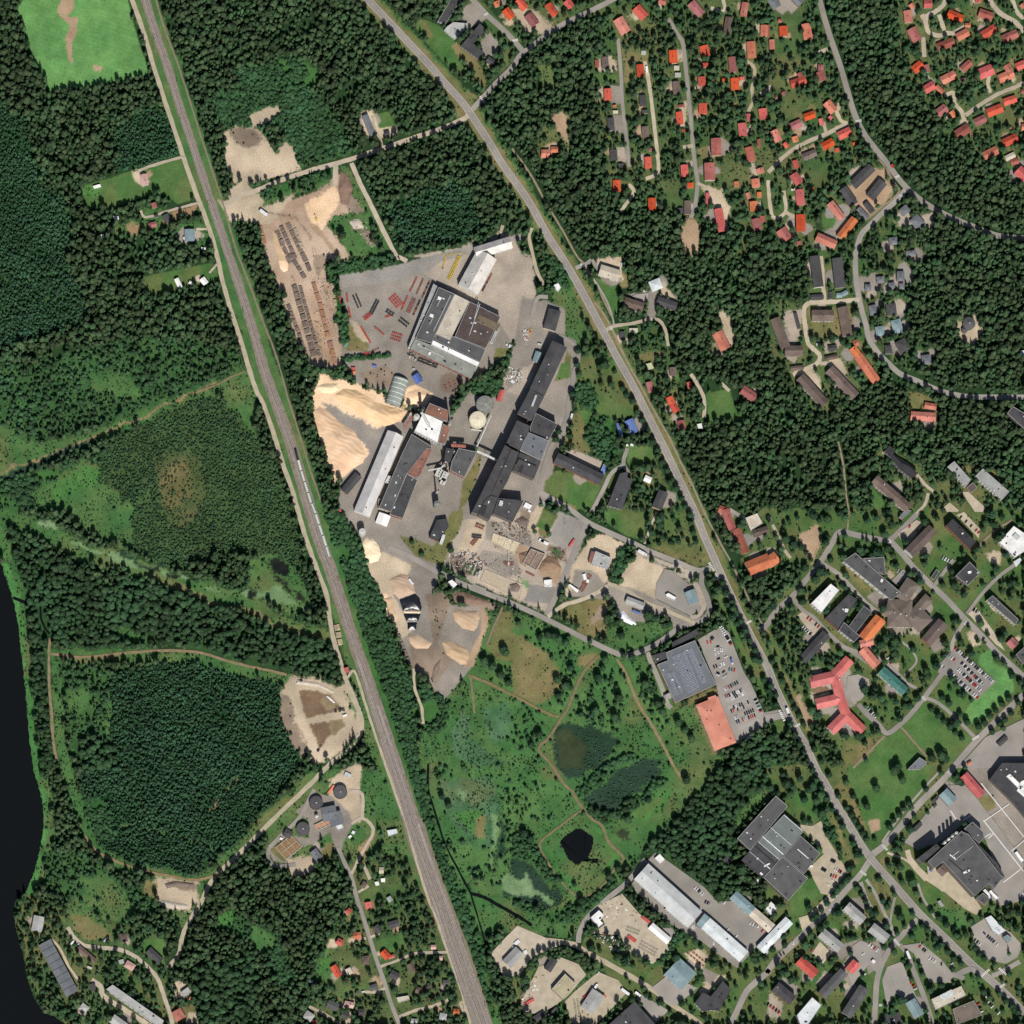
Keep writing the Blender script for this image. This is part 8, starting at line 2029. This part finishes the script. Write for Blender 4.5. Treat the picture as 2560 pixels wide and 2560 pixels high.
# scatter
pts_by = {}
grow = block.copy(); grow[1:] |= block[:-1]; grow[:-1] |= block[1:]; grow[:, 1:] |= block[:, :-1]; grow[:, :-1] |= block[:, 1:]
thin = fbm(30, 401); sizes = fbm(44, 402)
for c, (g1, g2, tk, sp, prob, sz) in CT.items():
    ci = CK.index(c); n = int(1330/sp); gx, gy = np.meshgrid(np.arange(n), np.arange(n)); x = -665+(gx+RNG.random(gx.shape)*.9)*sp+(gy % 2)*sp*.5; y = -665+(gy+RNG.random(gx.shape)*.9)*sp; x = x.ravel(); y = y.ravel()
    i = np.clip(((x-X0)/CELL).astype(int), 0, N-1); j = np.clip(((y-X0)/CELL).astype(int), 0, N-1)
    pr_ = prob*(np.clip((thin[j, i]-.30)*6, 0.0, 1) if c in 'ogtBV' else np.clip((thin[j, i]-.18)*7, .45, 1)); blk = grow if c in 'FDo' else block
    ok = (cls[j, i] == ci) & ~blk[j, i] & (RNG.random(len(x)) < pr_); x, y, i, j = x[ok], y[ok], i[ok], j[ok]
    opts = MIX[c]; wts = np.array([o_[1] for o_ in opts]); ch = RNG.choice(len(opts), len(x), p=wts/wts.sum())
    for q, o_ in enumerate(opts):
        m_ = ch == q; base = o_[2] if len(o_) > 2 else sz; sc = base*(.62+.68*RNG.random(m_.sum())**1.3)*(.82+.5*sizes[j[m_], i[m_]])
        pts_by.setdefault(o_[0], []).append(np.stack([x[m_], y[m_], sc], 1))
n = int(1330/2.4); gx, gy = np.meshgrid(np.arange(n), np.arange(n)); x = (-665+(gx+RNG.random(gx.shape))*2.4).ravel(); y = (-665+(gy+RNG.random(gx.shape))*2.4).ravel()
i = np.clip(((x-X0)/CELL).astype(int), 0, N-1); j = np.clip(((y-X0)/CELL).astype(int), 0, N-1)
pq = np.zeros(len(CK)); 
for c_, v_ in (('g', .34), ('S', .40), ('q', .42), ('k', .30), ('u', .22), ('t', .10), ('o', .22), ('y', .10), ('r', .12), ('V', .24), ('z', .06), ('j', .3)): pq[CK.index(c_)] = v_
ok = (RNG.random(len(x)) < pq[cls[j, i]]*np.clip((fbm(22, 733)[j, i]-.30)*4.5, .12, 1.5)) & ~block[j, i]
x, y = x[ok], y[ok]; pts_by.setdefault('h', []).append(np.stack([x, y, .30+.75*RNG.random(len(x))**1.6], 1))
def gn_group(name, coll):
    g = bpy.data.node_groups.new(name, 'GeometryNodeTree'); g.interface.new_socket('Geometry', in_out='INPUT', socket_type='NodeSocketGeometry'); g.interface.new_socket('Geometry', in_out='OUTPUT', socket_type='NodeSocketGeometry')
    n = g.nodes; l = g.links; gi = n.new('NodeGroupInput'); go = n.new('NodeGroupOutput'); ip = n.new('GeometryNodeInstanceOnPoints'); ci = n.new('GeometryNodeCollectionInfo')
    ci.inputs['Collection'].default_value = coll; ci.inputs['Separate Children'].default_value = True; ci.inputs['Reset Children'].default_value = True
    def na(nm, ty): q = n.new('GeometryNodeInputNamedAttribute'); q.data_type = ty; q.inputs['Name'].default_value = nm; return q
    a1, a2, a3 = na('idx', 'INT'), na('rot', 'FLOAT_VECTOR'), na('scl', 'FLOAT_VECTOR')
    l.new(gi.outputs[0], ip.inputs['Points']); l.new(ci.outputs[0], ip.inputs['Instance']); ip.inputs['Pick Instance'].default_value = True
    l.new(a1.outputs['Attribute'], ip.inputs['Instance Index'])
    er = n.new('FunctionNodeEulerToRotation'); l.new(a2.outputs['Attribute'], er.inputs[0]); l.new(er.outputs[0], ip.inputs['Rotation']); l.new(a3.outputs['Attribute'], ip.inputs['Scale']); l.new(ip.outputs[0], go.inputs[0]); return g
GG = {}
for k, os_ in colls.items():
    cc = bpy.data.collections.new(os_[0].name+'_kinds')
    for o in os_: cc.objects.link(o)
    GG[k] = (gn_group('scatter_'+os_[0].name, cc), len(os_))
FA = [('west of the railway in the upper left', -420, 350), ('beside the bog on the left', -420, 30), ('between the river and the railway at lower left', -420, -300), ('around the cottages at the bottom left', -400, -560), ('strip between the railway and the mill', -190, 60), ('north of the log yard and mill', -100, 440), ('around the mill and the highway', 110, 150), ('over the marsh south of the mill', 60, -270), ('around the lane houses below the treatment works', -150, -560),
      ('in the northern garden suburb', 220, 440), ('along the forest road at upper right', 430, 500), ('in the big pine forest on the right', 430, 130), ('around the upper right estate', 560, 480), ('around the apartment slabs at mid right', 560, -40), ('around the hospital and town centre', 450, -240), ('around the highway crossroads', 470, -480), ('around the workshops at the bottom centre', 230, -500)]
KN = {'F': ('conifer_wood', 'dark tall conifers'), 'P': ('young_plantation', 'dense young green plantation'), 'D': ('broadleaf_wood', 'rounded broadleaf trees'), 'B': ('scrub', 'lush bright green scrub'), 'h': ('heath_scrub', 'fine-grained low bog bushes'), 'A': ('park_trees', 'dark round park trees')}
TOT = 0; big = []
for k, lst in pts_by.items():
    a = np.concatenate(lst); fa = np.array([[q[1], q[2]] for q in FA]); near = np.argmin(((a[:, None, :2]-fa[None])**2).sum(-1), 1)
    if k in 'DA':
        pass
    for r_ in range(len(FA)):
        b_ = a[near == r_]
        if len(b_) < 3: continue
        TOT += len(b_); n = len(b_); me = bpy.data.meshes.new(KN[k][0]); me.vertices.add(n); me.vertices.foreach_set('co', np.concatenate([b_[:, :2], np.zeros((n, 1))], 1).astype(np.float32).ravel())
        at = me.attributes.new('idx', 'INT', 'POINT'); at.data.foreach_set('value', RNG.integers(0, GG[k][1], n).astype(np.int32))
        at = me.attributes.new('rot', 'FLOAT_VECTOR', 'POINT'); at.data.foreach_set('vector', np.stack([RNG.normal(0, .04, n), RNG.normal(0, .04, n), RNG.random(n)*6.28], 1).astype(np.float32).ravel())
        sx = b_[:, 2]; at = me.attributes.new('scl', 'FLOAT_VECTOR', 'POINT'); at.data.foreach_set('vector', np.stack([sx*RNG.uniform(.9, 1.12, n), sx*RNG.uniform(.9, 1.12, n), sx*RNG.uniform(.85, 1.15, n)], 1).astype(np.float32).ravel())
        o = obj(KN[k][0], me); md = o.modifiers.new('scatter', 'NODES'); md.node_group = GG[k][0]; tag(o, '%s %s' % (KN[k][1], FA[r_][0]), 'trees' if k in 'FDPA' else 'scrub', kind='stuff')
print('trees scattered', TOT, 'fixed', len(FIX), 'cars', NCAR)
# individual trees as things
TM = {}
random.seed(5)
for s_ in range(3):
    TM.setdefault('F', []).append((conifer(15+s_*1.5, 2.9, 110+s_).mesh('crown', LEAF['F']), 11)); TM.setdefault('D', []).append((round_crown(11+s_, 4.0, 3.2, 120+s_, 260, .75).mesh('crown', LEAF['D' if s_ else 'A']), 8)); TM.setdefault('A', []).append((round_crown(8.6+s_, 3.3, 2.4, 130+s_, 220, .7).mesh('crown', LEAF['A']), 6))
mb = MB(); trunk(mb, 1.0, .022); TRK = mb.mesh('trunk', BARK)
TW = {'F': ('spruce_tree', 'pointed dark conifer', 'conifer'), 'D': ('broadleaf_tree', 'broad rounded green tree', 'tree'), 'A': ('avenue_tree', 'compact round dark green tree', 'tree')}
FIX = FIX[:300]
for X, Y, k, s_ in FIX:
    me, th = random.choice(TM[k]); t = empty(TW[k][0], (X, Y, 0), random.uniform(0, 6.28)); t.scale = (s_, s_, s_*random.uniform(.9, 1.1)); obj('crown', me, t); obj('trunk', TRK, t, sc=(10, 10, th))
    later(t, TW[k][1], TW[k][2], X, Y, 'single trees')
flush_labels()
print('objects', len(bpy.data.objects))
